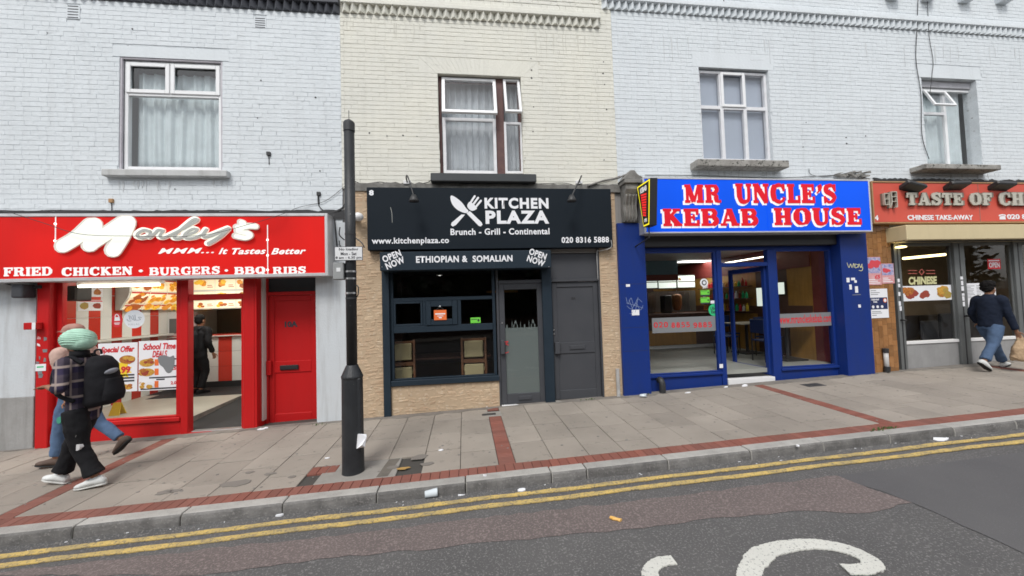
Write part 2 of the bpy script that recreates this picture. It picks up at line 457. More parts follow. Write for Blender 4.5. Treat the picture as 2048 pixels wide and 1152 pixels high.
def scrawl(pts_px, w, mat, parent, Y, name='mark', rnd=True, depth=0.002, n=5):     # painted strokes on an upright face
    m = MB()
    for k, pl in enumerate(pts_px):
        q = [(P(u, v, Y).x, P(u, v, Y).z) for u, v in pl]
        ww = w[k] if isinstance(w, list) else w
        s = spl(q, n) if len(q) > 2 else q
        if isinstance(ww, (list, tuple)):
            ww = [ww[min(int(i * len(ww) / len(s)), len(ww) - 1)] for i in range(len(s))]
        stroke(m, s, ww, lambda a, b, d: (a, d, b), Y - depth - 0.0004 * k, Y, rnd)
    return part(m, name, mat, parent)
def disc(mat, parent, x, z, rx, rz_, Y, name='disc', n=20, d=0.003):
    return part(MB().prism([(x + rx * math.cos(2 * math.pi * k / n), z + rz_ * math.sin(2 * math.pi * k / n)) for k in range(n)], Y - d, Y), name, mat, parent)

# ------------------------------------------------------------------ ground
M('asphalt', (0.118, 0.115, 0.114), 0.9, var=0.6, vs=.9, vc=(0.080, 0.079, 0.080), bump=0.8, bs=90, speck=0.8, spc=(0.23, 0.225, 0.22), sps=62, spt=0.56, spec=.25)
M('asphalt_red', (0.155, 0.128, 0.122), 0.9, var=0.6, vs=1.2, vc=(0.12, 0.104, 0.10), bump=0.9, bs=80, speck=0.8, spc=(0.265, 0.215, 0.205), sps=56, spt=0.53, spec=.25)
M('asphalt_new', (0.088, 0.086, 0.090), 0.85, spec=.3, var=0.8, vs=0.6, vc=(0.115, 0.113, 0.114), bump=0.3, bs=160, speck=0.5, spc=(0.18, 0.18, 0.185), sps=110, spt=0.6)
M('yellow_paint', (0.64, 0.46, 0.15), 0.9, var=0.85, vs=6, vc=(0.33, 0.27, 0.15), bump=0.8, bs=90, speck=0.8, spc=(0.16, 0.145, 0.12), sps=46, spt=0.545, spec=.25)
M('white_paint_road', (0.62, 0.62, 0.57), 0.7, var=0.4, vs=3, vc=(0.48, 0.48, 0.45), bump=0.4, bs=120, speck=0.85, spc=(0.17, 0.17, 0.17), sps=55, spt=0.585)
M('joint', (0.06, 0.056, 0.05), 0.95, bump=0.5, bs=60)
M('slab', (0.325, 0.290, 0.250), 0.9, var=0.75, vs=.9, vc=(0.235, 0.210, 0.182), bump=0.4, bs=100, rnd=0.09, speck=0.45, spc=(0.17, 0.153, 0.137), sps=10, spt=0.61, spec=.3)
M('paver', (0.235, 0.088, 0.066), 0.9, spec=.25, var=0.7, vs=2, vc=(0.19, 0.095, 0.078), bump=0.4, bs=110, rnd=0.12)
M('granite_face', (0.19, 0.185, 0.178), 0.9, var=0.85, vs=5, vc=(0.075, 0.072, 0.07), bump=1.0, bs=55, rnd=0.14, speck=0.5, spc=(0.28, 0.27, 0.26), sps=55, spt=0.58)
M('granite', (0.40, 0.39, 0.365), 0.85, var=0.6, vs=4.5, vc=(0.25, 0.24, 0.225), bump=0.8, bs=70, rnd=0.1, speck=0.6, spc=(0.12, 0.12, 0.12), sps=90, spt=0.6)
M('concrete', (0.30, 0.285, 0.26), 0.9, var=0.5, vs=4, bump=0.5, bs=60, speck=0.3, sps=20)
M('earth', (0.10, 0.095, 0.085), 0.95, var=0.4, vs=0.5)

m = MB(); m.add([(-220, -220, -6.0), (220, -220, 5.0), (220, 220, 5.0), (-220, 220, -6.0)], [(0, 1, 2, 3)])
structure(m, 'ground', 'earth')
def sheet(poly, zf, dz, th=0.0):
    m = MB(); n = len(poly)
    m.gen([(x, y, zf(x, y) + dz - th - 0.0005) for x, y in poly], [(x, y, zf(x, y) + dz) for x, y in poly]); return m
road = structure(sheet([(-60, -13.0), (60, -13.0), (60, KF - 0.001), (-60, KF - 0.001)], rz, 0.0, 0.05), 'road', 'asphalt')
road['label'] = 'grey asphalt road with worn patches beside the granite kerb'
def rpx(pts): return [(p.x, p.y) for p in (RP(u, v) for u, v in pts)]
def ragged(poly, j=.018, step=.10):
    out = []; rr = random.Random(len(poly))
    for (x0, y0), (x1, y1) in zip(poly, poly[1:] + poly[:1]):
        n = max(1, int(math.hypot(x1 - x0, y1 - y0) / step))
        for k in range(n): out.append((x0 + (x1 - x0) * k / n + rr.uniform(-j, j) * (k > 0), y0 + (y1 - y0) * k / n + rr.uniform(-j, j) * (k > 0)))
    return out
edge = [(-20, 1152), (390, 1152), (500, 1138), (640, 1118), (760, 1108), (900, 1094), (1000, 1083), (1120, 1072), (1240, 1060), (1340, 1050), (1450, 1035), (1560, 1026), (1610, 1022), (1680, 1026), (1740, 1026), (1795, 1010), (1824, 1006)]
topline = [(1740, 978), (1675, 952), (1560, 965), (1400, 986), (1240, 1006), (900, 1043), (700, 1068), (300, 1112), (-20, 1148)]
part(sheet(ragged(rpx(edge + topline)), rz, 0.004), 'red_surfacing', 'asphalt_red', road)
p = rpx([(1675, 952), (1824, 1006), (2000, 1085), (2048, 1108)])
newp = p + [(p[-1][0] + 3.5, p[-1][1] - 1.6), (16, -5.5), (16, -3.05)] + rpx([(2048, 905), (1900, 925)])
part(sheet(ragged(newp), rz, 0.0045), 'smooth_patch', 'asphalt_new', road)
for yc in (-2.765, -2.92):
    pts = [(-9 + 0.10 * i, yc + 0.006 * math.sin(i * 0.36) + random.uniform(-.004, .004)) for i in range(251)]
    m = MB(); stroke(m, pts, [0.066 + random.uniform(-.012, .008) for _ in pts], lambda a, b, d: (a, b, rz(a, b) + d), 0.0088, 0.0)
    part(m, 'yellow_line', 'yellow_paint', road)
def mark(px, w):
    q = [(p.x, p.y) for p in (RP(u, v) for u, v in px)]
    s = spl(q, 14); ww = [w[min(int(i * len(w) / len(s)), len(w) - 1)] * random.uniform(.93, 1.05) for i in range(len(s))]
    m = MB(); stroke(m, s, ww, lambda a, b, d: (a, b, rz(a, b) + d), 0.0085, 0.0); part(m, 'white_marking', 'white_paint_road', road)
mark([(1500, 1190), (1498, 1152), (1512, 1122), (1540, 1102), (1600, 1091), (1650, 1092), (1700, 1103), (1738, 1122), (1745, 1134), (1725, 1142), (1690, 1142)], [.14, .14, .15, .13, .12, .12, .12, .12, .12, .10, .10])
mark([(1322, 1190), (1303, 1160), (1302, 1140), (1320, 1126), (1348, 1122)], [.11, .11, .1, .1, .09])

pave = structure(sheet([(-60, KF + 0.02), (60, KF + 0.02), (60, 0.4), (-60, 0.4)], gz, -0.020, 0.2), 'pavement', 'joint')
pave['label'] = 'sloping pavement of grey slabs with red paver bands'
SLX, SLY = math.atan(CF), -math.atan(GX)
def unit_slab(c):
    m = MB(); m.gen([(-.5, -.5, -1), (.5, -.5, -1), (.5, .5, -1), (-.5, .5, -1)], [(-.5, -.5, 0), (.5, -.5, 0), (.5, .5, 0), (-.5, .5, 0)])
    return m
_um = {}
def ground_piece(name, mat, x0, x1, y0, y1, up=0.0, parent=None, c=0.004):
    key = (name, round(x1 - x0, 2), round(y1 - y0, 2))
    if key not in _um:
        w, h = (x1 - x0) / 2, (y1 - y0) / 2
        mm = MB(); L1 = [(-w, -h, -c), (w, -h, -c), (w, h, -c), (-w, h, -c)]
        mm.gen([(a, b, -0.03) for a, b, _ in L1], L1)
        mm.f.pop(1); mm.f.pop(0)
        mm.add(L1 + [(-w + c, -h + c, 0), (w - c, -h + c, 0), (w - c, h - c, 0), (-w + c, h - c, 0)], [(0, 1, 5, 4), (1, 2, 6, 5), (2, 3, 7, 6), (3, 0, 4, 7), (4, 5, 6, 7)])
        me = mm.mesh(name); me.materials.append(MATS[mat]); _um[key] = me
    o = bpy.data.objects.new(name, _um[key]); link(o)
    x, y = (x0 + x1) / 2, (y0 + y1) / 2
    o.location = (x, y, gz(x, y) + up); o.rotation_euler = (SLX + random.uniform(-.004, .004), SLY + random.uniform(-.003, .003), 0)
    adopt(o, parent or pave); return o
bands = [-9.38, -4.52, 0.34, 5.20, 10.06, 14.9]
YR = -2.262
hole = (-1.62, -0.78, -2.262, -1.78)                    # patched ground round the pole
for b0, b1 in zip(bands[:-1], bands[1:]):
    xs = b0 + 0.19; pitch = (b1 - xs) / 11
    for i in range(11):
        x0 = xs + i * pitch + 0.003; x1 = x0 + pitch - 0.006
        y = YR - random.choice([0.0, 0.0, 0.15, 0.3, 0.42])
        while y < 0.06:
            y1 = min(y + 0.6, 0.08); ya = max(y, YR)
            if y1 - ya > 0.07 and x0 < 14:
                if x1 > hole[0] and x0 < hole[1] and ya < hole[3]:
                    ya = hole[3]
                if y1 - ya > 0.07: ground_piece('paving_slab', 'slab', x0, x1, ya + 0.008, y1 - 0.008, random.uniform(-.0025, .0025))
            y = y1 if y1 > y else y + 0.6
            if y1 >= 0.08: break
n = 0; x = -6.0
while x < 9.3:
    ground_piece('paving_brick', 'paver', x + .002, x + .098, YR - 0.175, YR - 0.002, random.uniform(-.002, .002)); x += 0.1
for b in bands[1:5]:
    y = YR
    while y < 0.0:
        if not (b == 0.34 and -0.52 < y < -0.25) and b < 10.5:
            ground_piece('paving_brick', 'paver', b + .003, b + .187, y + .002, y + .098, random.uniform(-.002, .002))
        y += 0.1
ground_piece('cover_surround', 'concrete', 0.28, 0.55, -0.52, -0.26, 0.001)
M('iron', (0.06, 0.06, 0.062), 0.6, var=0.5, vs=20, metal=0.3, bump=0.4, bs=80)
ground_piece('drain_cover', 'iron', 0.24, 0.46, -0.44, -0.34, 0.005)
p = GP(1626, 770); ground_piece('drain_cover', 'iron', p.x - .17, p.x + .17, p.y - .1, p.y + .1, 0.003)
ground_piece('concrete_patch', 'concrete', hole[0], hole[1], hole[2] + .003, hole[3], -0.001)
for k in range(3): ground_piece('paving_brick', 'paver', -1.78 + .102 * k, -1.78 + .102 * k + .097, -1.99, -1.81, 0.003)
m = sheet([(-.98, -2.25), (-.86, -2.25), (-.80, -1.80), (-.93, -1.80)], gz, 0.002); M('old_tar_', (0.15, 0.135, 0.115), 0.9, var=.6, vs=8, bump=.5, bs=60); part(m, 'tar_strip', 'old_tar_', pave)
kj = [-13.6, -12.7, -11.8, -10.9, -10, -9.1, -8.2, -7.3, -6.3, -5.4, -4.45, -3.54, -2.66, -1.77, -.9, -.03, .86, 1.24, 2.15, 3.13, 4.04, 4.92, 5.81, 6.71, 7.6, 8.5, 9.5, 10.5, 11.4, 12.3, 13.2, 14.1]
for a, b in zip(kj[:-1], kj[1:]):
    m = MB(); j = 0.006; ya, yb = KF + random.uniform(-.006, .006), YR - 0.178
    prof = [(yb, -.2), (yb, 0), (ya + .028, 0.0), (ya + .012, -.006), (ya + .002, -.022), (ya - .004, -.06), (ya - .006, -.2)]
    du = random.uniform(-.003, .003)
    lo = [(a + j, y, gz(a + j, y) + z + du) for y, z in prof]; hi = [(b - j, y, gz(b - j, y) + z + du) for y, z in prof]
    m.gen(lo, hi)
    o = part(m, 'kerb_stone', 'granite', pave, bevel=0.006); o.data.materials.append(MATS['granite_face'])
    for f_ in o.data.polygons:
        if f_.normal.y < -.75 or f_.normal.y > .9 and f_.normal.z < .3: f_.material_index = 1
# old mortar and dirt along the foot of the walls
M('fillet', (0.215, 0.195, 0.172), 0.95, var=.8, vs=5, vc=(.13, .118, .105), bump=.7, bs=45)
rr = random.Random(14); a_ = [(-9 + .12 * k, -.06 - rr.uniform(.02, .09) - .05 * math.sin(k * .21)) for k in range(200)]
part(sheet(a_ + [(14.9, .06), (-9, .06)], gz, 0.005, .02), 'wall_fillet', 'fillet', pave)
# road grit washed into the channel
m = MB()
for i in range(900):
    x = random.uniform(-5, 8); y = KF - abs(random.gauss(0, 0.09)) - 0.004; s = random.uniform(.003, .009); z = rz(x, y)
    m.add([(x - s, y - s * .7, z), (x + s, y - s, z), (x + s * .6, y + s, z), (x - s, y + s * .8, z), (x + s * .1, y, z + s)], [(0, 1, 4), (1, 2, 4), (2, 3, 4), (3, 0, 4)])
M('grit', (0.2, 0.19, 0.175), 0.9, rnd=0.2, var=0.7, vs=14, vc=(0.08, 0.08, 0.08))
o = solo(m, 'gutter_grit', 'grit', 'loose pale grit and small stones washed along the gutter below the kerb', 'grit'); o['kind'] = 'stuff'

# ------------------------------------------------------------------ terrace of houses (upper walls)
M('white_brick', (0.655, 0.695, 0.722), 0.85, var=0.6, vs=.8, vc=(0.59, 0.63, 0.655), bump=0.7, bs=20, rnd=0.008, speck=0.7, spc=(0.24, 0.245, 0.25), sps=20, spt=0.715, streak=0.3, sc=(0.46, 0.475, 0.48), dash=.32, dashc=(0.36, 0.385, 0.41), dasht=.605)
M('white_mortar', (0.53, 0.565, 0.59), 0.9, var=1.0, vs=4.0, vc=(0.655, 0.695, 0.722), bump=0.8, bs=40, speck=0.7, spc=(0.16, 0.16, 0.16), sps=15, spt=0.64)
M('cream_brick', (0.70, 0.69, 0.615), 0.85, var=0.7, vs=.8, vc=(0.63, 0.63, 0.585), bump=0.55, bs=26, rnd=0.012, speck=0.5, spc=(0.3, 0.29, 0.25), sps=24, spt=0.71, streak=0.28, sc=(0.50, 0.49, 0.44), dash=.3, dashc=(0.44, 0.43, 0.38), dasht=.61)
M('cream_mortar', (0.58, 0.565, 0.50), 0.9, var=1.0, vs=5.0, vc=(0.68, 0.665, 0.57), bump=0.7, bs=50, speck=0.4, spc=(0.2, 0.19, 0.16), sps=18, spt=0.66)
M('grey_paint', (0.075, 0.08, 0.095), 0.7, var=0.4, vs=5, bump=0.4, bs=40)
M('render', (0.56, 0.60, 0.63), 0.85, var=0.5, vs=1.4, vc=(0.5, 0.51, 0.52), bump=0.5, bs=35, streak=0.5, sc=(0.24, 0.23, 0.215), speck=0.4, sps=14, spt=0.7)
M('dado', (0.33, 0.33, 0.325), 0.9, var=0.7, vs=2.4, vc=(0.24, 0.235, 0.225), bump=0.6, bs=35, streak=0.6, sc=(0.16, 0.155, 0.145))
M('smooth_white', (0.655, 0.695, 0.722), 0.85, var=0.6, vs=.8, vc=(0.59, 0.63, 0.655), bump=0.5, bs=20, streak=0.2, sc=(0.4, 0.42, 0.43))
M('upvc', (0.78, 0.79, 0.80), 0.35, var=0.15, vs=8, vc=(0.62, 0.62, 0.6))
M('dark_void', (0.012, 0.012, 0.013), 0.9)
M('hidden_backing', (0.25, 0.24, 0.23), 0.9)
glass('pane_glass', k=1.0)
glass('pane_upper', k=1.5, base=0.02)

XL, XR = P(682, 200).x, P(1229, 200).x
def wall_cells(x0, x1, z0, z1, holes, y0, y1):
    m = MB(); xs = sorted({x0, x1} | {h[0] for h in holes} | {h[1] for h in holes})
    for a, b in zip(xs[:-1], xs[1:]):
        cut = sorted((h[2], h[3]) for h in holes if h[0] < (a + b) / 2 < h[1]); z = z0
        for c, d in cut:
            if c > z: m.box(a, b, y0, y1, z, c)
            z = d
        if z1 > z: m.box(a, b, y0, y1, z, z1)
    return m
def brickwork(parent, mat, x0, x1, z0, z1, skips, jit, face=0.0, back=0.011, keep=300, course=0.075, phase=0.0, wob=0.0018, cham=0.005, gv=0.0012, gh=0.0028):
    L = []; row = 0; z = z0
    while z < z1 - 0.03:
        x = x0 - (0.056 if row % 2 else 0.17) + phase; k = row
        while x < x1:
            ln = 0.225 if k % 2 == 0 else 0.112
            ln *= random.uniform(0.95, 1.05)
            a, b = max(x, x0), min(x + ln, x1)
            iv = [(a, b)]
            for h in skips:
                if h[2] - 0.02 < z + course / 2 < h[3] + 0.02:
                    nv = []
                    for p, q in iv:
                        if q <= h[0] or p >= h[1]: nv.append((p, q)); continue
                        if p < h[0]: nv.append((p, h[0]))
                        if q > h[1]: nv.append((h[1], q))
                    iv = nv
            for p, q in iv:
                if q - p > 0.035: L.append((p, q, z, z + course))
            x += ln; k += 1
        z += course; row += 1
    cx, cz = 0.0, 1.76
    L.sort(key=lambda b: ((b[0] + b[1]) / 2 - cx) ** 2 + (b[2] - cz) ** 2 - 4 * (b[1] - b[0] > 0.15))
    rest = MB(); cache = {}
    for i, (a, b, c, d) in enumerate(L):
        w, h = (b - a) / 2 - gv, (d - c) / 2 - gh
        y = face + random.uniform(-jit, jit); dz = random.uniform(-wob, wob); ch = cham
        if w < ch * 2 or h < ch * 2: continue
        X0, Z0 = (a + b) / 2, (c + d) / 2 + dz
        def geo(m, w, h, X0=0.0, y=0.0, Z0=0.0, t=(0, 0, 0, 0)):
            bl = face + back + 0.004 - (y if y else face)
            O = [(X0 - w, y + ch, Z0 - h), (X0 + w, y + ch, Z0 - h), (X0 + w, y + ch, Z0 + h), (X0 - w, y + ch, Z0 + h)]
            I = [(X0 - w + ch, y + t[0], Z0 - h + ch), (X0 + w - ch, y + t[1], Z0 - h + ch), (X0 + w - ch, y + t[2], Z0 + h - ch), (X0 - w + ch, y + t[3], Z0 + h - ch)]
            Bk = [(p[0], y + back + 0.006, p[2]) for p in O]
            m.add(Bk + O + I, [(8, 9, 10, 11)] + [(4 + k, 4 + (k + 1) % 4, 8 + (k + 1) % 4, 8 + k) for k in range(4)] + [(k, (k + 1) % 4, 4 + (k + 1) % 4, 4 + k) for k in range(4)])
        if i < keep:
            key = (round(w, 2), round(h, 3))
            if key not in cache:
                mm = MB(); geo(mm, w, h); me = mm.mesh('brick'); me.materials.append(MATS[mat]); cache[key] = me
            o = bpy.data.objects.new('brick', cache[key]); link(o); o.location = (X0, y, Z0); o.rotation_euler = (random.uniform(-.02, .02), random.uniform(-.006, .006), random.uniform(-.006, .006)); adopt(o, parent)
        else:
            geo(rest, w, h, X0, y, Z0, [random.uniform(-.0012, .0012) for _ in range(4)])
    part(rest, 'brick', mat, parent, kind='stuff')
def dogtooth(parent, mat, x0, x1, z0, z1, out=0.075, pitch=0.129, bandh=0.075, bout=0.085, mat2=None):
    n = max(1, int(round((x1 - x0) / pitch))); p = (x1 - x0) / n
    mm = MB(); h = (z1 - z0)
    mm.gen([(-p / 2, 0.005, 0), (0, -out, 0.0), (p / 2, 0.005, 0)], [(-p / 2, 0.005, h), (0, -out, h), (p / 2, 0.005, h)])
    me = mm.mesh('dogtooth_brick'); me.materials.append(MATS[mat])
    for i in range(n):
        o = bpy.data.objects.new('dogtooth_brick', me); link(o); o.location = (x0 + p * (i + .5), random.uniform(-.003, .003), z0); o.rotation_euler = (0, 0, random.uniform(-.06, .06)); adopt(o, parent)
    box('string_course', mat2 or mat, parent, x0, x1, -bout, 0.01, z1, z1 + bandh, bevel=0.008)
    box('string_course', mat2 or mat, parent, x0, x1, -bout + .03, 0.01, z1 + bandh, z1 + bandh + .07, bevel=0.008)

W1 = RC(238, 117, 444.5, 342)
W2 = RC(877.5, 150, 1044.5, 347)
W3 = RC(1402, 137, 1541.5, 320.5)
W4 = RC(1849, 157, 1959, 328)
ZT = 8.9
def gables(): pass
# --- white house on the left
ZS = P(300, 440).z - 0.05
hl = thing('terraced_house', 'white painted brick house above the red fried chicken takeaway', 'house', (-5.5, 0.15, gz(-5.5, 0)))
part(wall_cells(-10, XL, ZS, ZT, [W1], 0.008, 0.24), 'wall', 'white_mortar', hl)
soff1 = P(640, 26).z
lint1 = (W1[0] - .1, W1[1] + .1, W1[3], W1[3] + .17)
V1 = [RC(133, 10, 160, 38), RC(508, 35, 533, 57)]
xg0 = P(545, 10).x
brickwork(hl, 'white_brick', -10, XL, ZS, ZT, [W1, lint1] + V1 + [(-10, XL, soff1, soff1 + .30)], 0.0008, back=.0032, cham=.0021, gh=.0014, gv=.0005)
box('lintel', 'smooth_white', hl, lint1[0], lint1[1], 0.0005, 0.01, lint1[2], lint1[3])
dogtooth(hl, 'grey_paint', -10, XL, soff1, soff1 + .135)
for v in V1:
    m = MB(); m.box(v[0], v[1], -.004, .01, v[2], v[3])
    ab = part(m, 'air_brick', 'smooth_white', hl, bevel=.003)
    m = MB()
    for i in range(5):
        zz = v[2] + (v[3] - v[2]) * (i + .5) / 5
        m.box(v[0] + .02, v[1] - .02, -.0065, -.003, zz - .008, zz + .006)
    part(m, 'slots', 'grey_paint', ab)
box('render_wall', 'render', hl, -10, P(71, 700).x - .002, 0.0, 0.2, P(30, 795).z, ZS, bevel=.003)
box('dado', 'dado', hl, -10, P(71, 700).x - .002, -0.012, 0.2, -0.5, P(30, 795).z, bevel=.006)
box('render_wall', 'render', hl, P(632, 700).x + .002, P(708, 600).x, 0.0, 0.2, -0.5, ZS, bevel=.003)
# --- cream house in the middle
hc = thing('terraced_house', 'cream painted brick house above the black restaurant sign', 'house', (0.4, 0.15, gz(0.4, 0)))
ZS2 = P(980, 372).z - .06
part(wall_cells(XL, XR, ZS2, ZT, [W2], 0.008, 0.24), 'wall', 'cream_mortar', hc)
soff2 = P(973, 43).z
arch = (W2[0] - .32, W2[1] + .32, W2[3], W2[3] + .30)
xe = P(1199, 45).x
brickwork(hc, 'cream_brick', XL, XR, ZS2, ZT, [W2, arch, (XL, xe, soff2, soff2 + .28)], 0.0011, back=.0042, cham=.0029, gh=.0018, gv=.0006)
dogtooth(hc, 'cream_brick', XL + .03, xe, soff2, soff2 + .13)
m = MB()                                               # parapet brickwork stands a little proud above the course
brickwork(hc, 'cream_brick', XL, xe, soff2 + .28, ZT, [], 0.002, face=-.03, back=.035, keep=0)
nv = 24                                                # flat arch of rubbed bricks over the window
for i in range(nv):
    a0, a1 = i / nv, (i + 1) / nv
    lo0, lo1 = W2[0] - .02 + (W2[1] - W2[0] + .04) * a0, W2[0] - .02 + (W2[1] - W2[0] + .04) * a1
    hi0, hi1 = arch[0] + (arch[1] - arch[0]) * a0, arch[0] + (arch[1] - arch[0]) * a1
    m = MB().prism([(lo0 + .001, arch[2]), (lo1 - .001, arch[2]), (hi1 - .001, arch[3] - .01), (hi0 + .001, arch[3] - .01)], random.uniform(-.001, .001), .012)
    part(m, 'arch_brick', 'cream_brick', hc)
for sgn, e0, e1 in ((1, arch[0], W2[0] - .02), (-1, arch[1], W2[1] + .02)):
    part(MB().prism([(e0, arch[2]), (e1, arch[2]), (e0, arch[3] - .01)], .002, .012), 'arch_shoulder', 'cream_brick', hc)
# --- white house on the right
hr = thing('terraced_house', 'white painted brick house above the blue kebab shop and orange Chinese takeaway', 'house', (8, 0.15, gz(8, 0)))
ZS3 = P(1600, 360).z - .1
part(wall_cells(XR, 17, ZS3, ZT, [W3, W4], 0.008, 0.24), 'wall', 'white_mortar', hr)
soff3 = P(1600, 45).z
l3 = (W3[0] - .12, W3[1] + .12, W3[3], W3[3] + .30); l4 = (W4[0] - .10, W4[1] + .12, W4[3], W4[3] + .26)
xs3 = P(1203, 15).x
brickwork(hr, 'white_brick', XR, 17, ZS3, ZT, [W3, W4, l3, l4, (XR, 17, soff3, soff3 + .28)], 0.0010, back=.0036, cham=.0024, gh=.0015, gv=.0006, phase=.05)
for l in (l3, l4): box('lintel', 'smooth_white', hr, l[0], l[1], 0.0005, 0.01, l[2], l[3])
dogtooth(hr, 'white_brick', xs3, 17, soff3, soff3 + .135)
for uu in (1780, 1850, 1925, 2000):                    # corbel ends under the eaves
    q = P(uu, 2 + (uu - 1780) * .035)
    part(MB().prism([(q.x - .12, q.z), (q.x + .12, q.z), (q.x + .14, q.z + .1), (q.x + .14, q.z + .3), (q.x - .14, q.z + .3), (q.x - .14, q.z + .1)], -.14, .01), 'corbel', 'smooth_white', hr, bevel=.01)
# one plain wall behind the shops' fascias
for nm, o, a, b, zt in (('fascia_wall', hl, -10, XL, ZS), ('fascia_wall', hc, XL, XR, ZS2), ('fascia_wall', hr, XR, 17, ZS3)):
    box(nm, 'hidden_backing', o, a + .002, b - .002, 0.03, 0.24, 2.62 if o is not hr else 2.75, zt)

# ------------------------------------------------------------------ upper windows and curtains
M('curtain_pale', (0.50, 0.58, 0.60), 0.9, var=0.3, vs=5, rnd=0.0)
M('curtain_grey', (0.40, 0.44, 0.47), 0.9, var=0.3, vs=5)
M('blind', (0.34, 0.39, 0.47), 0.8, var=0.2, vs=1.5)
M('maroon_wood', (0.085, 0.035, 0.035), 0.6, var=0.6, vs=9, vc=(0.14, 0.07, 0.055), bump=0.4, bs=50)
M('upvc_dirty', (0.72, 0.73, 0.75), 0.4, var=0.4, vs=9, vc=(0.55, 0.54, 0.56))
M('black_paint', (0.03, 0.035, 0.04), 0.5, var=0.4, vs=6, vc=(0.05, 0.055, 0.055), bump=0.15, bs=40)
M('sill_stone', (0.52, 0.53, 0.53), 0.85, var=0.6, vs=5, vc=(0.36, 0.36, 0.35), bump=0.5, bs=50, streak=0.5, sc=(0.16, 0.155, 0.145))
M('sill_old', (0.36, 0.35, 0.325), 0.9, var=0.8, vs=6, vc=(0.19, 0.18, 0.165), bump=0.7, bs=45, speck=0.9, spc=(0.07, 0.07, 0.06), sps=15, spt=0.56)
M('wood_beam', (0.52, 0.52, 0.55), 0.8, var=0.5, vs=6, bump=0.3, bs=40)

def pane(parent, mat, x0, x1, z0, z1, y, tilt=0.0):
    return box('pane', mat, parent, x0, x1, y, y + 0.006, z0, z1)
def curtain(label, x0, x1, z0, z1, y, mat, folds=9, amp=0.022, gap=None, sag=0.0, seed=1, group=None):
    rr = random.Random(seed); nx = 90; nz = 8; m = MB(); ph = [rr.uniform(0, 6.3) for _ in range(4)]
    for j in range(nz + 1):
        t = j / nz
        for i in range(nx + 1):
            s = i / nx
            w = math.sin(s * folds * 6.283 + ph[0] + .5 * math.sin(t * 2 + ph[1])) + .5 * math.sin(s * folds * 2.3 * 6.283 + ph[2]) + .4 * math.sin(s * 3 + t * 3 + ph[3])
            x = x0 + (x1 - x0) * s + .012 * math.sin(t * 3 + s * 9)
            z = z0 + (z1 - z0) * t + (sag * math.sin(s * 3.1416) * (1 - t) if sag else 0)
            m.v.append((x, y + amp * w, z))
    for j in range(nz):
        for i in range(nx):
            q = j * (nx + 1) + i; m.f.append((q, q + 1, q + nx + 2, q + nx + 1))
    o = solo(m, 'curtain', mat, label, 'curtain', group, smooth=True)
    sd = o.modifiers.new('thick', 'SOLIDIFY'); sd.thickness = 0.003
    return o
def light_block(parent, W):  # shallow closed box added behind an upper window to block light
    m = MB(); a, b, c, d = W
    m.box(a - .3, b + .3, .9, .95, c - .3, d + .3); m.box(a - .3, a - .25, .25, .9, c - .3, d + .3); m.box(b + .25, b + .3, .25, .9, c - .3, d + .3)
    m.box(a - .25, b + .25, .25, .9, d + .25, d + .3); m.box(a - .25, b + .25, .25, .9, c - .3, c - .25)
    part(m, 'hidden_backing', 'hidden_backing', parent)

# window 1: two top lights over one big pane
a, b, c, d = W1; Y0 = 0.055
M('reveal_mauve', (0.50, 0.48, 0.52), 0.8, var=0.4, vs=8, bump=.4, bs=40)
frame('reveal', 'reveal_mauve', hl, a, b, c, d, 0.012, 0.05, .028, bevel=0.003)
a += .03; b -= .03; c += .03; d -= .03
w1 = frame('window', 'upvc', hl, a, b, c, d, Y0, Y0 + .07, .055)
zt = P(340, 190, Y0).z; xm = P(341, 155, Y0).x
part(MB().box(a + .055, b - .055, Y0 + .002, Y0 + .068, zt - .028, zt + .028).box(xm - .028, xm + .028, Y0 + .003, Y0 + .067, zt + .028, d - .055), 'transom', 'upvc', w1, bevel=.004)
for p, q in ((a + .03, xm - .006), (xm + .006, b - .03)):
    frame('sash', 'upvc', w1, p, q, zt + .012, d - .03, Y0 - .018, Y0 + .001, .062, bevel=.006)
    pane(w1, 'pane_upper', p + .06, q - .06, zt + .07, d - .09, Y0 + .02)
pane(w1, 'pane_upper', a + .05, b - .05, c + .05, zt - .025, Y0 + .03)
box('sill', 'sill_stone', w1, W1[0] - .16, W1[1] + .12, -.10, .05, P(340, 356).z, P(340, 343).z, bevel=.01)
light_block(hl, W1)
curtain('thin pale curtain bunched at its lower corner in the wide window over the red takeaway', a + .06, b - .04, c + .02, d - .12, .21, 'curtain_pale', folds=7, amp=.02, seed=3)
# window 2: maroon timber with white sashes, two of them propped open
a, b, c, d = W2; Y0 = 0.09
w2 = frame('window', 'maroon_wood', hc, a + .002, b - .002, c, d - .002, Y0, Y0 + .09, .045, .075, .02)
xm = P(1000.5, 250, Y0).x
box('mullion', 'maroon_wood', w2, xm - .07, xm + .07, Y0 - .01, Y0 + .085, c + .02, d - .075, bevel=.006)
def wsash(u0, v0, u1, v1, w=.055, y=Y0 - .012, mat='upvc_dirty', tilt=0.0):
    p, q, r, s = RC(u0, v0, u1, v1, y)
    o = frame('sash', mat, w2, p, q, r, s, y, y + .05, w)
    gl = box('pane', 'pane_upper', w2, p + w - .005, q - w + .005, y + .02, y + .026, r + w - .005, s - w + .005)
    if tilt:
        T = Matrix.Translation((0, y, s)) @ Matrix.Rotation(-tilt, 4, 'X') @ Matrix.Translation((0, -y, -s))
        o.data.transform(T); gl.data.transform(T)
    return o
wsash(886, 236, 993, 347); wsash(1009, 244, 1046, 347, .045)
wsash(884, 156, 992, 238, .055, Y0 - .022, 'upvc', R(15)); wsash(1007, 158, 1040, 238, .045, Y0 - .022, 'upvc', R(17))
pane(w2, 'pane_upper', a + .05, xm - .07, P(930, 258, Y0).z, P(930, 238, Y0).z, Y0 + .04)
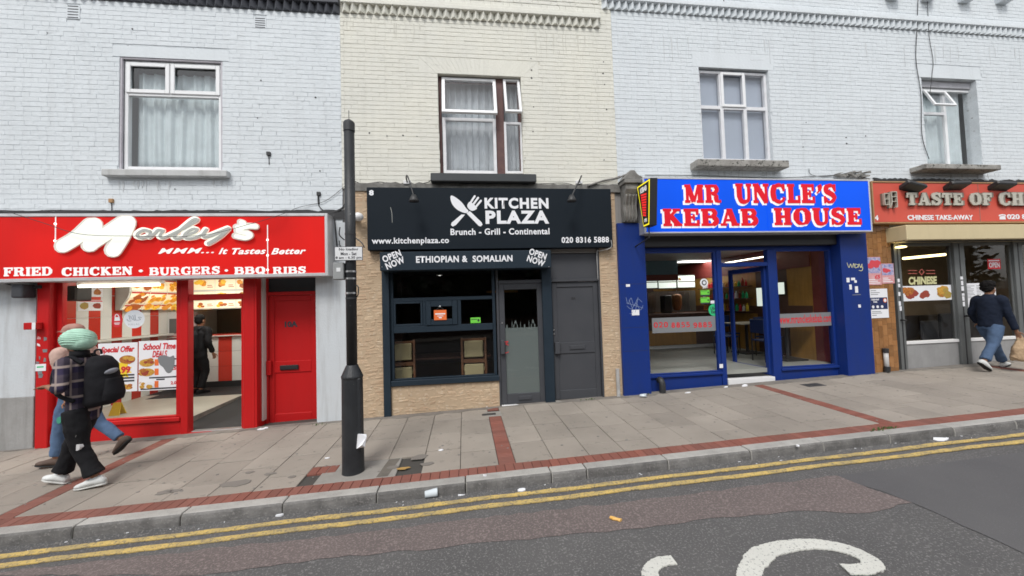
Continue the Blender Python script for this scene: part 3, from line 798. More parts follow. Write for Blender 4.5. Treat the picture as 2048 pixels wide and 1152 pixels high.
p = RC(861, 346.5, 1073, 363, -.16)
box('sill', 'black_paint', w2, p[0], p[1], -.16, .06, p[2], p[3], bevel=.012)
light_block(hc, W2)
curtain('grey net curtain hanging behind the half open maroon framed window', a + .03, b - .03, c, d - .02, .27, 'curtain_grey', folds=11, amp=.025, seed=5)
# window 3: six panes
a, b, c, d = W3; Y0 = 0.06
w3 = frame('window', 'upvc_dirty', hr, a + .002, b - .002, c, d - .03, Y0, Y0 + .07, .05)
x1, x2 = P(1446, 250, Y0).x, P(1492.5, 250, Y0).x; zt = P(1470, 216, Y0).z
m = MB()
for x in (x1, x2): m.box(x - .033, x + .033, Y0 + .002, Y0 + .068, c + .05, d - .08)
for p, q in ((a + .05, x1 - .033), (x1 + .033, x2 - .033), (x2 + .033, b - .05)): m.box(p, q, Y0 + .003, Y0 + .067, zt - .035, zt + .035)
part(m, 'glazing_bars', 'upvc_dirty', w3, bevel=.005)
frame('sash', 'upvc', w3, x1 - .01, x2 + .01, zt + .01, d - .05, Y0 - .02, Y0 + .001, .055, bevel=.006)
for p, q in ((a + .045, x1 - .03), (x1 + .03, x2 - .03), (x2 + .03, b - .045)):
    pane(w3, 'pane_upper', p, q, c + .045, zt - .03, Y0 + .03); pane(w3, 'pane_upper', p, q, zt + .03, d - .075, Y0 + .03)
p = RC(1396, 321, 1577, 331, -.24)
box('sill', 'sill_old', w3, p[0] + .0, p[1] + .02, -.24, .05, p[2] - .02, p[3] + .02, bevel=.012)
solo(MB().box(a + .02, b - .02, .17, .18, c - .02, d), 'window_blind', 'blind', 'flat blue grey blind behind the six paned white window', 'blind', bevel=.002)
light_block(hr, W3)
# window 4: one side light propped open, curtain drawn
a, b, c, d = W4; Y0 = 0.13
box('beam', 'wood_beam', hr, a + .002, b - .002, Y0 - .03, Y0 + .06, P(1900, 178, Y0).z, d - .002, bevel=.006)
dt = P(1900, 179, Y0).z
w4 = frame('window', 'upvc', hr, a + .002, P(1950, 250, Y0).x, c, dt, Y0, Y0 + .06, .05)
xm = P(1893, 250, Y0).x; bb = P(1950, 250, Y0).x
box('mullion', 'upvc', w4, xm - .03, xm + .03, Y0 + .002, Y0 + .058, c + .05, dt - .05, bevel=.004)
zt = P(1872, 227, Y0).z
box('transom', 'upvc_dirty', w4, a + .052, xm - .03, Y0 + .003, Y0 + .057, zt - .03, zt + .03, bevel=.004)
pane(w4, 'pane_upper', xm + .02, bb - .045, c + .045, dt - .045, Y0 + .03); pane(w4, 'pane_upper', a + .05, xm - .02, c + .045, zt - .02, Y0 + .03)
p = RC(1850, 181, 1893, 221, Y0 - .02); y = Y0 - .02
o = frame('sash', 'upvc', w4, p[0], p[1], p[2], p[3], y, y + .04, .04); g = box('pane', 'pane_upper', w4, p[0] + .035, p[1] - .035, y + .015, y + .021, p[2] + .035, p[3] - .035)
T = Matrix.Translation((0, y, p[3])) @ Matrix.Rotation(-R(24), 4, 'X') @ Matrix.Translation((0, -y, -p[3])); o.data.transform(T); g.data.transform(T)
p = RC(1852, 331, 2003, 336, -.28)
box('sill', 'sill_old', w4, p[0], p[1], -.28, .1, p[2] - .02, p[3] + .03, bevel=.012)
light_block(hr, W4)
curtain('pale blue green curtain drawn across the small window with one propped open light', a + .03, bb - .14, c, dt, .27, 'curtain_pale', folds=5, amp=.02, seed=8)

# ------------------------------------------------------------------ fascia signs
M('sign_red', (0.55, 0.010, 0.008), 0.5, var=0.2, vs=1.2, vc=(0.48, 0.011, 0.009), emit=(1.0, 0.010, 0.005), es=0.10, ev=.7, spec=.15, streak=.12, sc=(.25, .012, .01), speck=.3, spc=(.3, .02, .02), sps=9, spt=.72)
M('sign_blue', (0.002, 0.068, 0.60), 0.5, emit=(0.0, 0.11, 0.95), es=0.22, ev=.25, spec=.15)
M('sign_black', (0.010, 0.015, 0.021), 0.6, var=0.4, vs=1.5, vc=(0.013, 0.019, 0.026), spec=.12)
M('sign_orange', (0.60, 0.10, 0.07), 0.6, spec=.2, var=0.35, vs=2.5, vc=(0.55, 0.085, 0.06), bump=0.1, bs=20, streak=0.15, sc=(0.4, 0.12, 0.1))
M('alu', (0.62, 0.62, 0.63), 0.4, metal=0.4, var=0.3, vs=6)
M('letter_white', (0.78, 0.78, 0.77), 0.5, emit=(1, 0.97, 0.93), es=0.18)
M('letter_lit', (0.82, 0.84, 0.76), 0.4, emit=(1.0, 1.0, 0.86), es=0.22, var=0.2, vs=1.5, vc=(0.74, 0.77, 0.70))
M('letter_dim', (0.46, 0.47, 0.44), 0.5, var=0.35, vs=5, vc=(0.36, 0.37, 0.34))
M('letter_rim', (0.60, 0.57, 0.52), 0.45, emit=(1, .9, .8), es=0.12)
M('letter_plain', (0.78, 0.79, 0.82), 0.5)
M('letter_red', (0.62, 0.012, 0.024), 0.5, spec=.15, emit=(0.9, 0.012, 0.03), es=0.12)
M('letter_gold', (0.50, 0.48, 0.41), 0.5, var=0.4, vs=12, vc=(0.32, 0.30, 0.25), bump=.2, bs=40)
M('letter_gold_side', (0.20, 0.18, 0.145), 0.6)
M('tan_wood', (0.42, 0.24, 0.11), 0.6, var=0.5, vs=8, bump=0.2, bs=40)
M('beige_metal', (0.60, 0.50, 0.30), 0.5, var=0.35, vs=2.5, vc=(0.52, 0.43, 0.26), streak=0.2, sc=(0.35, 0.28, 0.17))
M('navy', (0.016, 0.027, 0.039), 0.5, spec=.2, var=0.35, vs=4, vc=(0.026, 0.038, 0.052))
M('iron_black', (0.025, 0.026, 0.028), 0.5, bump=.2, bs=60)
M('cable', (0.03, 0.03, 0.032), 0.6)
M('bulb', (0.9, 0.9, 0.9), 0.3, emit=(1, 0.9, 0.8), es=1.2)

# red sign
Y = -.27
a, b, c, d = RC(0, 427, 656, 557.5, Y); a = -8.6
c = P(330, 558.5, Y).z; d = P(330, 427, Y).z
s1 = thing('shop_sign', 'long red illuminated fascia sign with white script lettering', 'shop sign', ((a + b) / 2, 0, c))
box('housing', 'alu', s1, a, b, Y + .012, .028, c + .004, d - .004, bevel=.006)
box('panel', 'sign_red', s1, a + .03, b - .05, Y + .001, Y + .02, c + .05, d - .05)
frame('trim', 'alu', s1, a, b, c, d, Y - .012, Y + .012, .045, .045, .05, bevel=.005)
for (u, v0, v1) in ((111, 430, 500), (535.5, 450, 552)):
    x = P(u, 490, Y).x; o = part(MB().box(x - .006, x + .006, Y - .006, Y + .001, P(u, v1, Y).z, P(u, v0, Y).z), 'panel_joint', 'letter_white', s1)
    mb = MB()
    for v in ((448, 482) if u < 200 else (480, 511, 540)): mb.ball((x, Y - .008, P(u, v, Y).z), .018, .012, .018, 8, 6)
    part(mb, 'lamp', 'bulb', o, smooth=True)
def z1(pts): return [(x / 3.012, 400 + y / 3.012) for x, y in pts]
Mst = [z1([(385, 278), (470, 225), (550, 150)]), z1([(573, 152), (558, 215), (548, 270)]), z1([(556, 262), (660, 195), (748, 136)]), z1([(775, 138), (740, 220), (688, 302)])]
Lst = [spl(z1([(905, 190), (870, 182), (835, 200), (830, 218), (860, 228), (900, 215), (908, 192)]), 4),
       spl(z1([(905, 225), (935, 200), (955, 182), (985, 186)]), 4), spl(z1([(985, 190), (965, 215), (985, 228), (1040, 205), (1110, 170), (1180, 132), (1190, 118), (1160, 122), (1090, 180), (1050, 222), (1075, 232), (1120, 215)]), 4),
       spl(z1([(1120, 212), (1175, 195), (1190, 178), (1160, 176), (1115, 205), (1125, 230), (1180, 226), (1225, 205)]), 4),
       spl(z1([(1245, 180), (1225, 212), (1250, 222), (1320, 195), (1378, 172)]), 4), spl(z1([(1378, 174), (1335, 215), (1290, 245), (1258, 262)]), 4),
       spl(z1([(1455, 135), (1470, 142), (1455, 158), (1430, 165)]), 4), spl(z1([(1545, 162), (1500, 160), (1450, 172), (1440, 190), (1490, 200), (1510, 215), (1480, 228), (1425, 218)]), 4)]
for k, pl in enumerate(Mst + Lst):
    big = k < 4
    w = ([.185, .20, .19, .20][k] if big else [.040, .040, .036, .036, .046, .052, .06, .066][k - 4])
    o = scrawl([pl], w + (.026 if big else .034), 'letter_rim' if big or k > 9 else 'letter_lit', s1, Y, 'letter', depth=.03 + .001 * k, n=6 if big else 2)
    scrawl([pl], w, 'letter_lit' if (big or k > 9) else 'letter_dim', o, Y - .03 - .001 * k, 'letter_face', depth=.01, n=6 if big else 2)
for t, u0, u1 in (('MMM...', 316, 428), ('It', 437, 456), ('Tastes', 464, 532), ('Better', 542, 612)):
    textpx(t, 'letter_white', s1, u0, 496, u1, 508.5 if t != 'MMM...' else 507, Y - .004, bold=.028, shear=.35, space=1.18 if t == 'MMM...' else 1.06)
for t, u0, u1 in (('FRIED', 8, 105), ('CHICKEN', 124, 265), ('\u00b7', 277, 287), ('BURGERS', 299, 440), ('\u00b7', 449, 457), ('BBQ', 469, 531), ('RIBS', 546, 612)):
    slab_px(t, 'letter_white', s1, u0, 534.5 - (u0 / 600) * 1.0, u1, 552 - (u0 / 600) * 5, Y, depth=.006, S=.27)
# black sign
Y = -.14
a, b = P(734, 440, Y).x, P(1224, 440, Y).x; c, d = P(980, 497.5, Y).z, P(978, 376, Y).z
s2 = thing('shop_sign', 'black fascia sign with white crossed knife and fork', 'shop sign', ((a + b) / 2, 0, c))
box('panel', 'sign_black', s2, a, b, Y, .028, c, d, bevel=.008)
textpx('8', 'letter_plain', s2, 738, 380, 747.5, 391, Y - .003, bold=.06)
textpx('KITCHEN', 'letter_plain', s2, 969, 395.5, 1097, 417.5, Y - .003, bold=.045, space=1.16)
textpx('PLAZA', 'letter_plain', s2, 971, 421, 1098, 447.5, Y - .003, bold=.048, space=1.16)
textpx('Brunch - Grill - Continental', 'letter_plain', s2, 901, 456.5, 1099, 469.5, Y - .003, bold=.028, space=1.08)
textpx('www.kitchenplaza.co', 'letter_plain', s2, 743.5, 475, 898, 490.5, Y - .003, bold=.028, space=1.08)
textpx('020 8316 5888', 'letter_plain', s2, 1123, 473.5, 1218, 485.5, Y - .003, bold=.03, space=1.08)
def zz4(pts): return [(640 + x / 3.2, 340 + y / 3.2) for x, y in pts]
def flat(px, mat, parent, Y, name, d=.004):
    return part(MB().prism([(P(u, v, Y).x, P(u, v, Y).z) for u, v in px], Y - d, Y), name, mat, parent)
flat(spl(zz4([(838, 165), (862, 172), (905, 205), (935, 245), (950, 262), (938, 275), (915, 272), (880, 255), (850, 225), (836, 190)]), 3, True), 'letter_plain', s2, Y - .001, 'emblem_blade')
flat(zz4([(938, 278), (958, 262), (1034, 335), (1040, 350), (1030, 361), (1016, 358)]), 'letter_plain', s2, Y - .001, 'emblem_handle')
flat(zz4([(905, 285), (928, 286), (870, 352), (850, 362), (838, 352), (842, 338)]), 'letter_plain', s2, Y - .0015, 'emblem_handle')
flat(spl(zz4([(942, 232), (950, 210), (965, 205), (1000, 235), (1002, 250), (975, 262), (955, 252)]), 2, True), 'letter_plain', s2, Y - .001, 'emblem_fork')
for p, q in (((955, 222), (990, 168)), ((972, 232), (1012, 178)), ((990, 245), (1030, 197))):
    scrawl([zz4([p, q])], .034, 'letter_plain', s2, Y - .001, 'emblem_tine', depth=.0045)
scrawl([zz4([(452, 240), (460, 280), (462, 335)])], .006, 'letter_dim', s2, Y, 'scratch')
# blue sign
Y = -.27
a, b = P(1287.5, 412, Y).x, P(1741.5, 412, Y).x; c, d = P(1515, 465.5, Y).z, P(1515, 357, Y).z
s3 = thing('shop_sign', 'bright blue illuminated fascia sign with red lettering edged in white', 'shop sign', ((a + b) / 2, 0, c))
box('housing', 'alu', s3, a, b, Y + .012, .028, c + .003, d - .003, bevel=.006)
box('panel', 'sign_blue', s3, a + .02, b - .02, Y + .001, Y + .02, c + .03, d - .03)
frame('trim', 'alu', s3, a, b, c, d, Y - .01, Y + .012, .028, bevel=.005)
x = P(1534, 412, Y).x; box('panel_joint', 'sign_blue', s3, x - .004, x + .004, Y - .004, Y + .001, c + .03, d - .03)
for t, r in (('MR', (1369, 369.5, 1441, 406)), ("UNCLE\u2019S", (1471, 368, 1672, 406.5)), ('KEBAB', (1326, 417.5, 1515, 452)), ('HOUSE', (1548, 416, 1722, 450))):
    slab_px(t, 'letter_white', s3, *r, Y, depth=.004, grow=.034, dx=-.03, dz=-.024, name='letter_outline', S=.31)
    slab_px(t, 'letter_red', s3, *r, Y, depth=.012, S=.31)
# orange sign
Y = -.12
a = P(1744, 405, Y).x; b = a + 6.6; c, d = P(1900, 446.5, Y).z, P(1900, 364, Y).z
s4 = thing('shop_sign', 'faded orange fascia sign with raised gold slab letters', 'shop sign', ((a + b) / 2, 0, c))
box('panel', 'sign_orange', s4, a + .03, b, Y, .028, c + .035, d - .02)
frame('trim', 'tan_wood', s4, a, b, c, d, Y - .015, .028, .028, bevel=.004)
x = P(1958, 405, Y).x; box('panel_joint', 'letter_gold_side', s4, x - .004, x + .004, Y - .003, Y + .001, c + .035, d - .03)
for t, u0, u1, v0, v1 in (('TASTE', 1811, 1923, 386.5, 411), ('OF', 1937, 1981, 386.5, 411), ('CHINA', 1996, 2108, 386, 411.5)):
    slab_px(t, 'letter_gold_side', s4, u0, v0, u1, v1, Y, depth=.045, S=.29, grow=.02, name='letter_outline')
    slab_px(t, 'letter_gold', s4, u0 + 1.5, v0 - .5, u1 + 1.5, v1 - .5, Y - .045, depth=.012, S=.29)
p = RC(1759, 384, 1787, 418, Y)
for dy, mt, w, nm in ((0, 'letter_gold_side', .055, 'letter_outline'), (-.04, 'letter_gold', .042, 'letter')):
    m = MB(); K = 0
    for pl in ([(.08, .2), (.08, .85), (.38, .85), (.38, .2), (.08, .2)], [(.08, .52), (.38, .52)], [(.58, .95), (.58, .35), (.48, .02)], [(.58, .95), (.94, .95), (.94, .08), (.84, .04)], [(.58, .66), (.94, .66)], [(.58, .38), (.94, .38)]):
        K += 1
        stroke(m, pl, [w * (1.0 if len(pl) > 2 else .8)] * len(pl), lambda q, r, e: (p[0] + q * (p[1] - p[0]), e, p[2] + r * (p[3] - p[2])), Y + dy - .04 - .0005 * K, Y + .002)
    part(m, nm, mt, s4)
textpx('CHINESE TAKE-AWAY', 'letter_plain', s4, 1815, 430, 1946, 440, Y - .004, bold=.03, depth=.006)
textpx('4', 'letter_plain', s4, 1749, 430.5, 1757, 440.5, Y - .004, bold=.05)
textpx('020 8', 'letter_plain', s4, 2014, 428.5, 2052, 438.5, Y - .004, bold=.03, depth=.006)
o = flat([(1999, 439), (1999, 434), (2003, 432), (2010, 432), (2011, 439)], 'letter_plain', s4, Y - .001, 'telephone_symbol'); flat([(1997, 432.5), (1998, 429.5), (2004, 428.3), (2010, 429.3), (2012, 432.3), (2009, 432.6), (2008.5, 431), (2001, 431), (2000.5, 432.6)], 'letter_plain', o, Y - .001, 'receiver')

# ------------------------------------------------------------------ shopfronts
M('red_paint', (0.52, 0.013, 0.014), 0.4, spec=.25, streak=.3, sc=(.24, .014, .013), var=0.35, vs=3, vc=(0.46, 0.016, 0.018), bump=0.12, bs=40, speck=0.35, spc=(0.25, 0.05, 0.04), sps=22, spt=0.72)
M('red_door', (0.47, 0.012, 0.013), 0.4, spec=.25, streak=.25, sc=(.3, .013, .012), var=0.3, vs=2, vc=(0.42, 0.014, 0.016), bump=0.1, bs=30)
M('blue_paint', (0.008, 0.031, 0.19), 0.4, spec=.25, streak=.4, sc=(.018, .035, .12), var=0.4, vs=3, vc=(0.014, 0.034, 0.155), bump=0.15, bs=40, speck=0.3, spc=(0.2, 0.22, 0.28), sps=20, spt=0.74)
M('grey_door', (0.056, 0.059, 0.067), 0.5, spec=.2, var=0.4, vs=2.5, vc=(0.075, 0.077, 0.083), bump=0.1, bs=40)
M('steel_grey', (0.17, 0.18, 0.18), 0.4, var=0.4, vs=4, vc=(0.12, 0.125, 0.125), metal=0.3)
M('grey_panel', (0.30, 0.30, 0.30), 0.7, var=0.6, vs=3, vc=(0.22, 0.22, 0.22), streak=0.3, sc=(0.14, 0.14, 0.14), bump=0.2, bs=30)
M('black_metal', (0.02, 0.02, 0.022), 0.45)
M('chrome', (0.55, 0.55, 0.56), 0.3, metal=0.9)
M('stone', (0.52, 0.405, 0.28), 0.85, var=0.9, vs=4, vc=(0.43, 0.29, 0.19), bump=0.8, bs=26, rnd=0.07, speck=0.5, spc=(0.58, 0.50, 0.38), sps=8, spt=0.55, dash=.55, dashc=(0.25, 0.17, 0.10), dasht=.60, spec=.2)
M('stone_joint', (0.45, 0.34, 0.23), 0.9)
M('tile_brown', (0.27, 0.125, 0.045), 0.25, var=0.6, vs=9, vc=(0.36, 0.19, 0.08), bump=0.12, bs=30, rnd=0.22)
M('tile_joint', (0.15, 0.08, 0.04), 0.9)
M('paper', (0.78, 0.79, 0.82), 0.7)
M('ink_red', (0.60, 0.02, 0.03), 0.6)
M('ink_dark', (0.03, 0.03, 0.04), 0.6)
M('ink_navy', (0.012, 0.022, 0.09), 0.6)
M('frost', (0.115, 0.14, 0.135), 0.45, var=0.25, vs=2.0, vc=(0.10, 0.12, 0.118))
M('silver_film', (0.20, 0.21, 0.22), 0.5)
M('white_plastic', (0.72, 0.72, 0.72), 0.5)
M('sticker_green', (0.16, 0.62, 0.06), 0.5)
M('sticker_teal', (0.03, 0.50, 0.20), 0.5)
M('orange_card', (0.78, 0.16, 0.035), 0.6)
M('food_a', (0.55, 0.20, 0.03), 0.6, var=0.9, vs=38, vc=(0.20, 0.05, 0.012))
M('food_b', (0.62, 0.40, 0.06), 0.6, var=0.9, vs=42, vc=(0.45, 0.16, 0.02))
M('food_c', (0.30, 0.36, 0.07), 0.6, var=0.9, vs=42, vc=(0.50, 0.12, 0.03))
M('food_d', (0.42, 0.06, 0.03), 0.6, var=0.9, vs=42, vc=(0.14, 0.03, 0.02))

def stones(parent, x0, x1, z0, z1, y, seed):
    rr = random.Random(seed); z = z0; L = []
    while z < z1 - .01:
        h = rr.choice([.04, .05, .06, .075, .095]); h = min(h, z1 - z); x = x0 - rr.uniform(0, .0)
        if z1 - z - h < .03: h = z1 - z
        while x < x1 - .001:
            w = rr.uniform(.07, .25)
            if x1 - x - w < .05: w = x1 - x
            if h > .07 and rr.random() < .4 and w > .1:
                k = rr.uniform(.4, .6) * h; L += [(x, x + w, z, z + k), (x, x + w, z + k, z + h)]
            else: L.append((x, x + w, z, z + h))
            x += w
        z += h
    for i, (a, b, c, d) in enumerate(L):
        g = .0003; j = lambda k=.010: rr.uniform(-k, k)
        q = [(a + g + max(j(), 0), c + g + max(j(), -.001)), (b - g - max(j(), 0), c + g + max(j(), -.001)), (b - g - max(j(), 0), d - g + min(j(), .001)), (a + g + max(j(), 0), d - g + min(j(), .001))]
        wp_ = lambda p, r: (min(max(p + .012 * math.sin(r * 23 + 2) + .008 * math.sin(r * 51), x0), x1), min(max(r + .014 * math.sin(p * 11 + seed) + .008 * math.sin(p * 27 + r * 9), z0), z1))
        q = [wp_(*k_) for k_ in q]
        mx, mz = sum(k_[0] for k_ in q) / 4, sum(k_[1] for k_ in q) / 4; f = y - rr.uniform(.0015, .0045); s = .03
        fr = [(p + (mx - p) * min(.4, s / max(abs(mx - p), .01)), f + rr.uniform(-.004, .004), r + (mz - r) * min(.4, s / max(abs(mz - r), .01))) for p, r in q]
        m = MB(); m.gen([(p, y + .004, r) for p, r in q], fr)
        part(m, 'cladding_stone', 'stone', parent)
def fix_normals(me):
    bm = bmesh.new(); bm.from_mesh(me); bmesh.ops.recalc_face_normals(bm, faces=bm.faces); bm.to_mesh(me); bm.free()
def panel_door(name, label, mat, x0, x1, z0, z1, y, group=None, rail=None):
    t = thing(name, label, 'door', ((x0 + x1) / 2, y, z0), 0, group)
    w = .085
    box('door_leaf', mat, t, x0 + .004, x1 - .004, y + .018, y + .05, z0 + .004, z1 - .004)
    zr0, zr1 = rail
    frame('stiles', mat, t, x0, x1, z0, z1, y, y + .02, w, .09, .16, bevel=.006)
    box('lock_rail', mat, t, x0 + w, x1 - w, y + .002, y + .02, zr0, zr1, bevel=.006)
    return t
def letterbox(parent, mat, x0, x1, z0, z1, y):
    b = box('letterbox', mat, parent, x0, x1, y - .012, y + .002, z0, z1, bevel=.004)
    box('flap', mat, b, x0 + .012, x1 - .012, y - .018, y - .011, z0 + .012, z1 - .01, bevel=.003)

# ---- red takeaway
Yg = .06
zb = gz(-5.3, 0) - .12; ztop = P(300, 560, -.05).z + .06
f1 = thing('shopfront', 'red painted takeaway shopfront with big window and open doorway', 'shopfront', (-4.9, .05, gz(-4.9, 0)))
px0, px1 = P(71.5, 700, -.06).x, P(97, 700, -.06).x
box('pilaster', 'red_paint', f1, px0, px1, -.06, .2, zb - .2, ztop, bevel=.008)
wl = P(97, 700, Yg).x; wm0, wm1 = P(362, 700, Yg - .03).x, P(377, 700, Yg - .03).x; dr0, dr1 = P(487, 700, Yg - .03).x, P(510, 700, Yg - .03).x
zs = .15
box('stall_riser', 'red_paint', f1, px1 + .001, wm0 - .001, .03, .16, zb - .2, zs - .05, bevel=.006)
box('sill', 'red_paint', f1, px1 + .001, wm0 - .001, -.005, .16, zs - .05, zs + .012, bevel=.008)
frame('window_frame', 'red_paint', f1, px1 + .002, wm0 - .002, zs + .013, ztop, Yg - .02, Yg + .06, .075, .06, .02, bevel=.006)
pane(f1, 'pane_glass', px1 + .07, wm0 - .002, zs + .03, ztop - .05, Yg + .02)
box('mullion', 'red_paint', f1, wm0, wm1, Yg - .045, Yg + .09, zb - .1, ztop, bevel=.008)
box('door_post', 'red_paint', f1, dr0, dr1, Yg - .045, Yg + .12, zb - .1, ztop, bevel=.008)
zt0, zt1 = P(430, 597, Yg).z, P(430, 588, Yg).z
box('transom', 'red_paint', f1, wm1 + .001, dr0 - .001, Yg - .03, Yg + .08, zt0 - .02, zt1, bevel=.006)
box('inner_jamb', 'red_paint', f1, dr0 - .05, dr0 - .001, Yg, Yg + .11, zb, zt0 - .022, bevel=.005)
pane(f1, 'pane_glass', wm1, dr0, zt1, ztop, Yg + .02)
zth = P(430, 861, Yg).z
box('threshold', 'red_paint', f1, wm1 + .001, dr0 - .001, Yg - .04, Yg + .1, zb - .2, zth, bevel=.004)
box('threshold_strip', 'chrome', f1, wm1 + .03, dr0 - .03, Yg - .02, Yg + .09, zth, zth + .012, bevel=.003)
yd = .30; dx0, dx1 = P(528, 700, yd).x, P(632, 700, 0).x - .03
box('reveal_panel', 'red_paint', f1, dr1 + .001, dr1 + .03, Yg - .04, yd + .1, zb, ztop, bevel=.004)
zo = P(578, 588, yd).z
frame('door_frame', 'red_paint', f1, dx0, dx1, zb - .1, ztop, yd - .02, yd + .08, .07, .04, .05, bevel=.006)
box('door_head', 'red_paint', f1, dx0 + .071, dx1 - .071, yd - .019, yd + .08, zo - .02, zo + .04, bevel=.006)
box('overlight', 'black_paint', f1, dx0 + .071, dx1 - .071, yd + .02, yd + .03, zo + .041, ztop - .041)
zd = P(580, 846, yd).z
d1 = panel_door('front_door', 'red painted front door with black letterbox and black figures', 'red_door', dx0 + .072, dx1 - .072, zd, zo - .022, yd + .01, rail=(P(580, 745, yd).z, P(580, 722, yd).z))
box('door_step', 'red_paint', f1, dx0 + .071, dx1 - .071, yd - .06, yd + .08, zb - .2, zd - .005, bevel=.005)
text('10A', 'ink_dark', d1, *RC(568, 642.5, 594, 654.5, yd), yd + .024, bold=.05)
p = RC(560, 730, 597, 739.5, yd); letterbox(d1, 'black_metal', *p, yd + .001)
p = RC(532, 722, 542, 751, yd - .04); box('pull_handle', 'red_door', d1, p[0], p[1], yd - .05, yd + .009, p[2], p[3], bevel=.008)
part(MB().tube([(P(533, 701, yd).x, yd - .005, P(533, 701, yd).z), (P(533, 701, yd).x, yd + .012, P(533, 701, yd).z)], .018, 10), 'lock', 'chrome', d1)
p = RC(524.5, 626, 528.5, 636, yd - .02); solo(MB().box(p[0], p[1], yd - .045, yd - .0205, p[2], p[3]), 'door_bell', 'white_plastic', 'small white bell push beside the red front door', 'door bell', bevel=.004)

# ---- black and navy restaurant
f2 = thing('shopfront', 'navy framed restaurant front with stone effect cladding', 'shopfront', (0.2, .05, gz(.2, 0)))
s0, s1x = P(706.5, 650, 0).x, P(769, 650, 0).x; r0, r1x = P(1203.5, 650, 0).x, P(1240, 650, 0).x
zA, zB = -.16, P(740, 368).z
box('cladding_backing', 'stone_joint', f2, s0, s1x, .004, .2, zA - .1, zB, bevel=.0)
stones(f2, s0, s1x, zA, zB, .004, 11)
box('cladding_backing', 'stone_joint', f2, r0, r1x, .004, .2, zA - .1, zB)
stones(f2, r0, r1x, zA + .1, zB, .004, 12)
Yk = .03
zt = P(900, 540, Yk).z + .1
l0, l1 = P(765.5, 690, -.03).x, P(780, 690, -.03).x
box('post', 'navy', f2, l0 + .001, l1, -.04, .14, zA - .1, zt, bevel=.006)
e0, e1 = P(1088, 690, -.03).x, P(1107, 690, -.03).x
box('post', 'navy', f2, e0, e1, -.04, .14, zA, zt, bevel=.006)
zr = P(890, 763, Yk).z; x9 = P(996, 690, Yk).x
box('cladding_backing', 'stone_joint', f2, l1 + .001, x9, .012, .2, zA - .1, zr - .03)
stones(f2, l1 + .001, x9, zA - .03, zr - .03, .012, 13)
box('sill', 'navy', f2, l1 + .001, x9, -.03, .14, zr - .03, zr + .06, bevel=.008)
wx0, wx1 = l1 + .002, P(993, 690, Yk).x
frame('window_frame', 'navy', f2, wx0, wx1, zr + .061, zt, Yk, Yk + .08, .05, .06, .02, bevel=.005)
za, zb2 = P(885, 601, Yk).z, P(885, 594, Yk).z; zc, zd2 = P(885, 663, Yk).z, P(885, 650, Yk).z
box('transom', 'navy', f2, wx0 + .051, wx1 - .051, Yk + .001, Yk + .079, za, zb2, bevel=.004); box('transom', 'navy', f2, wx0 + .051, wx1 - .051, Yk - .008, Yk + .079, zc, zd2, bevel=.005)
m1, m2 = P(848.5, 625, Yk).x, P(918.5, 625, Yk).x
for x, w in ((m1, .025), (m2, .03)): box('mullion', 'navy', f2, x - w, x + w, Yk + .002, Yk + .078, zd2 + .001, za - .001, bevel=.004)
pane(f2, 'pane_glass', wx0 + .04, wx1 - .04, zb2 - .01, zt - .05, Yk + .04)
pane(f2, 'pane_glass', wx0 + .04, wx1 - .04, zr + .07, zc + .01, Yk + .04)
frame('sash', 'navy', f2, wx0 + .052, m1 - .026, zd2 + .002, za - .002, Yk - .006, Yk + .05, .035, bevel=.005); pane(f2, 'pane_glass', wx0 + .08, m1 - .05, zd2 + .03, za - .03, Yk + .02)
frame('sash', 'navy', f2, m1 + .028, m2 - .032, zd2 + .002, za - .002, Yk - .025, Yk + .03, .085, .10, .10, bevel=.006); pane(f2, 'pane_glass', m1 + .1, m2 - .1, zd2 + .09, za - .09, Yk - .0)
pane(f2, 'pane_glass', m2 + .02, wx1 - .04, zd2 - .01, za + .01, Yk + .04)
# glazed door
g0, g1 = P(995, 690, .05).x, P(1088, 690, .05).x
zh0, zh1 = P(1042, 567, .05).z, P(1042, 560, .05).z
box('door_head', 'grey_door', f2, g0 + .041, g1 - .001, .02, .1, zh0, zh1, bevel=.005)
box('door_jamb', 'grey_door', f2, g0, g0 + .04, .015, .12, zA, zt, bevel=.005)
pane(f2, 'pane_glass', g0 + .04, g1, zh1, zt, .05)
zdb = P(1045, 806, .05).z
box('door_step', 'white_plastic', f2, g0 + .041, g1 - .001, -.02, .1, zA - .1, zdb - .008, bevel=.004)
gd = thing('glazed_door', 'dark grey door with clear glass above frosted film', 'door', ((g0 + g1) / 2, .05, zdb))
frame('stiles', 'grey_door', gd, g0 + .045, g1 - .004, zdb, zh0 - .004, .03, .08, .095, .10, .17, bevel=.006)
q0, q1 = g0 + .135, g1 - .095; zf = P(1045, 655, .05).z; zq0, zq1 = zdb + .165, zh0 - .1
pane(gd, 'pane_glass', q0, q1, zq0, zq1, .05)
box('frosted_film', 'frost', gd, q0, q1, .0575, .059, zq0, zf)
sk = MB(); yy = .0575                                   # skyline cut from the film
for (u, hgt, w) in ((1014, 8, 3), (1024, 15, 1.2), (1031, 9, 9), (1031, 16, 5), (1041, 14, 1.2), (1049, 7, 3), (1058, 15, 1.2), (1066, 9, 9), (1066, 17, 4.5), (1076, 13, 1.4), (1081, 14, 1.2)):
    xx = P(u, 645, .05).x; ww = w / 220; hh = hgt / 118
    sk.prism([(xx - ww, zf), (xx + ww, zf), (xx + ww * .9, zf + hh * .7), (xx, zf + hh), (xx - ww * .9, zf + hh * .7)], yy, .0585)
part(sk, 'skyline_film', 'frost', gd)
p = RC(1001, 680, 1009, 708, .02); box('pull_handle', 'grey_door', gd, p[0], p[1], -.045, .03, p[2], p[3], bevel=.008)
p = RC(1037, 791, 1064, 800, .03); letterbox(gd, 'grey_door', *p, .03)
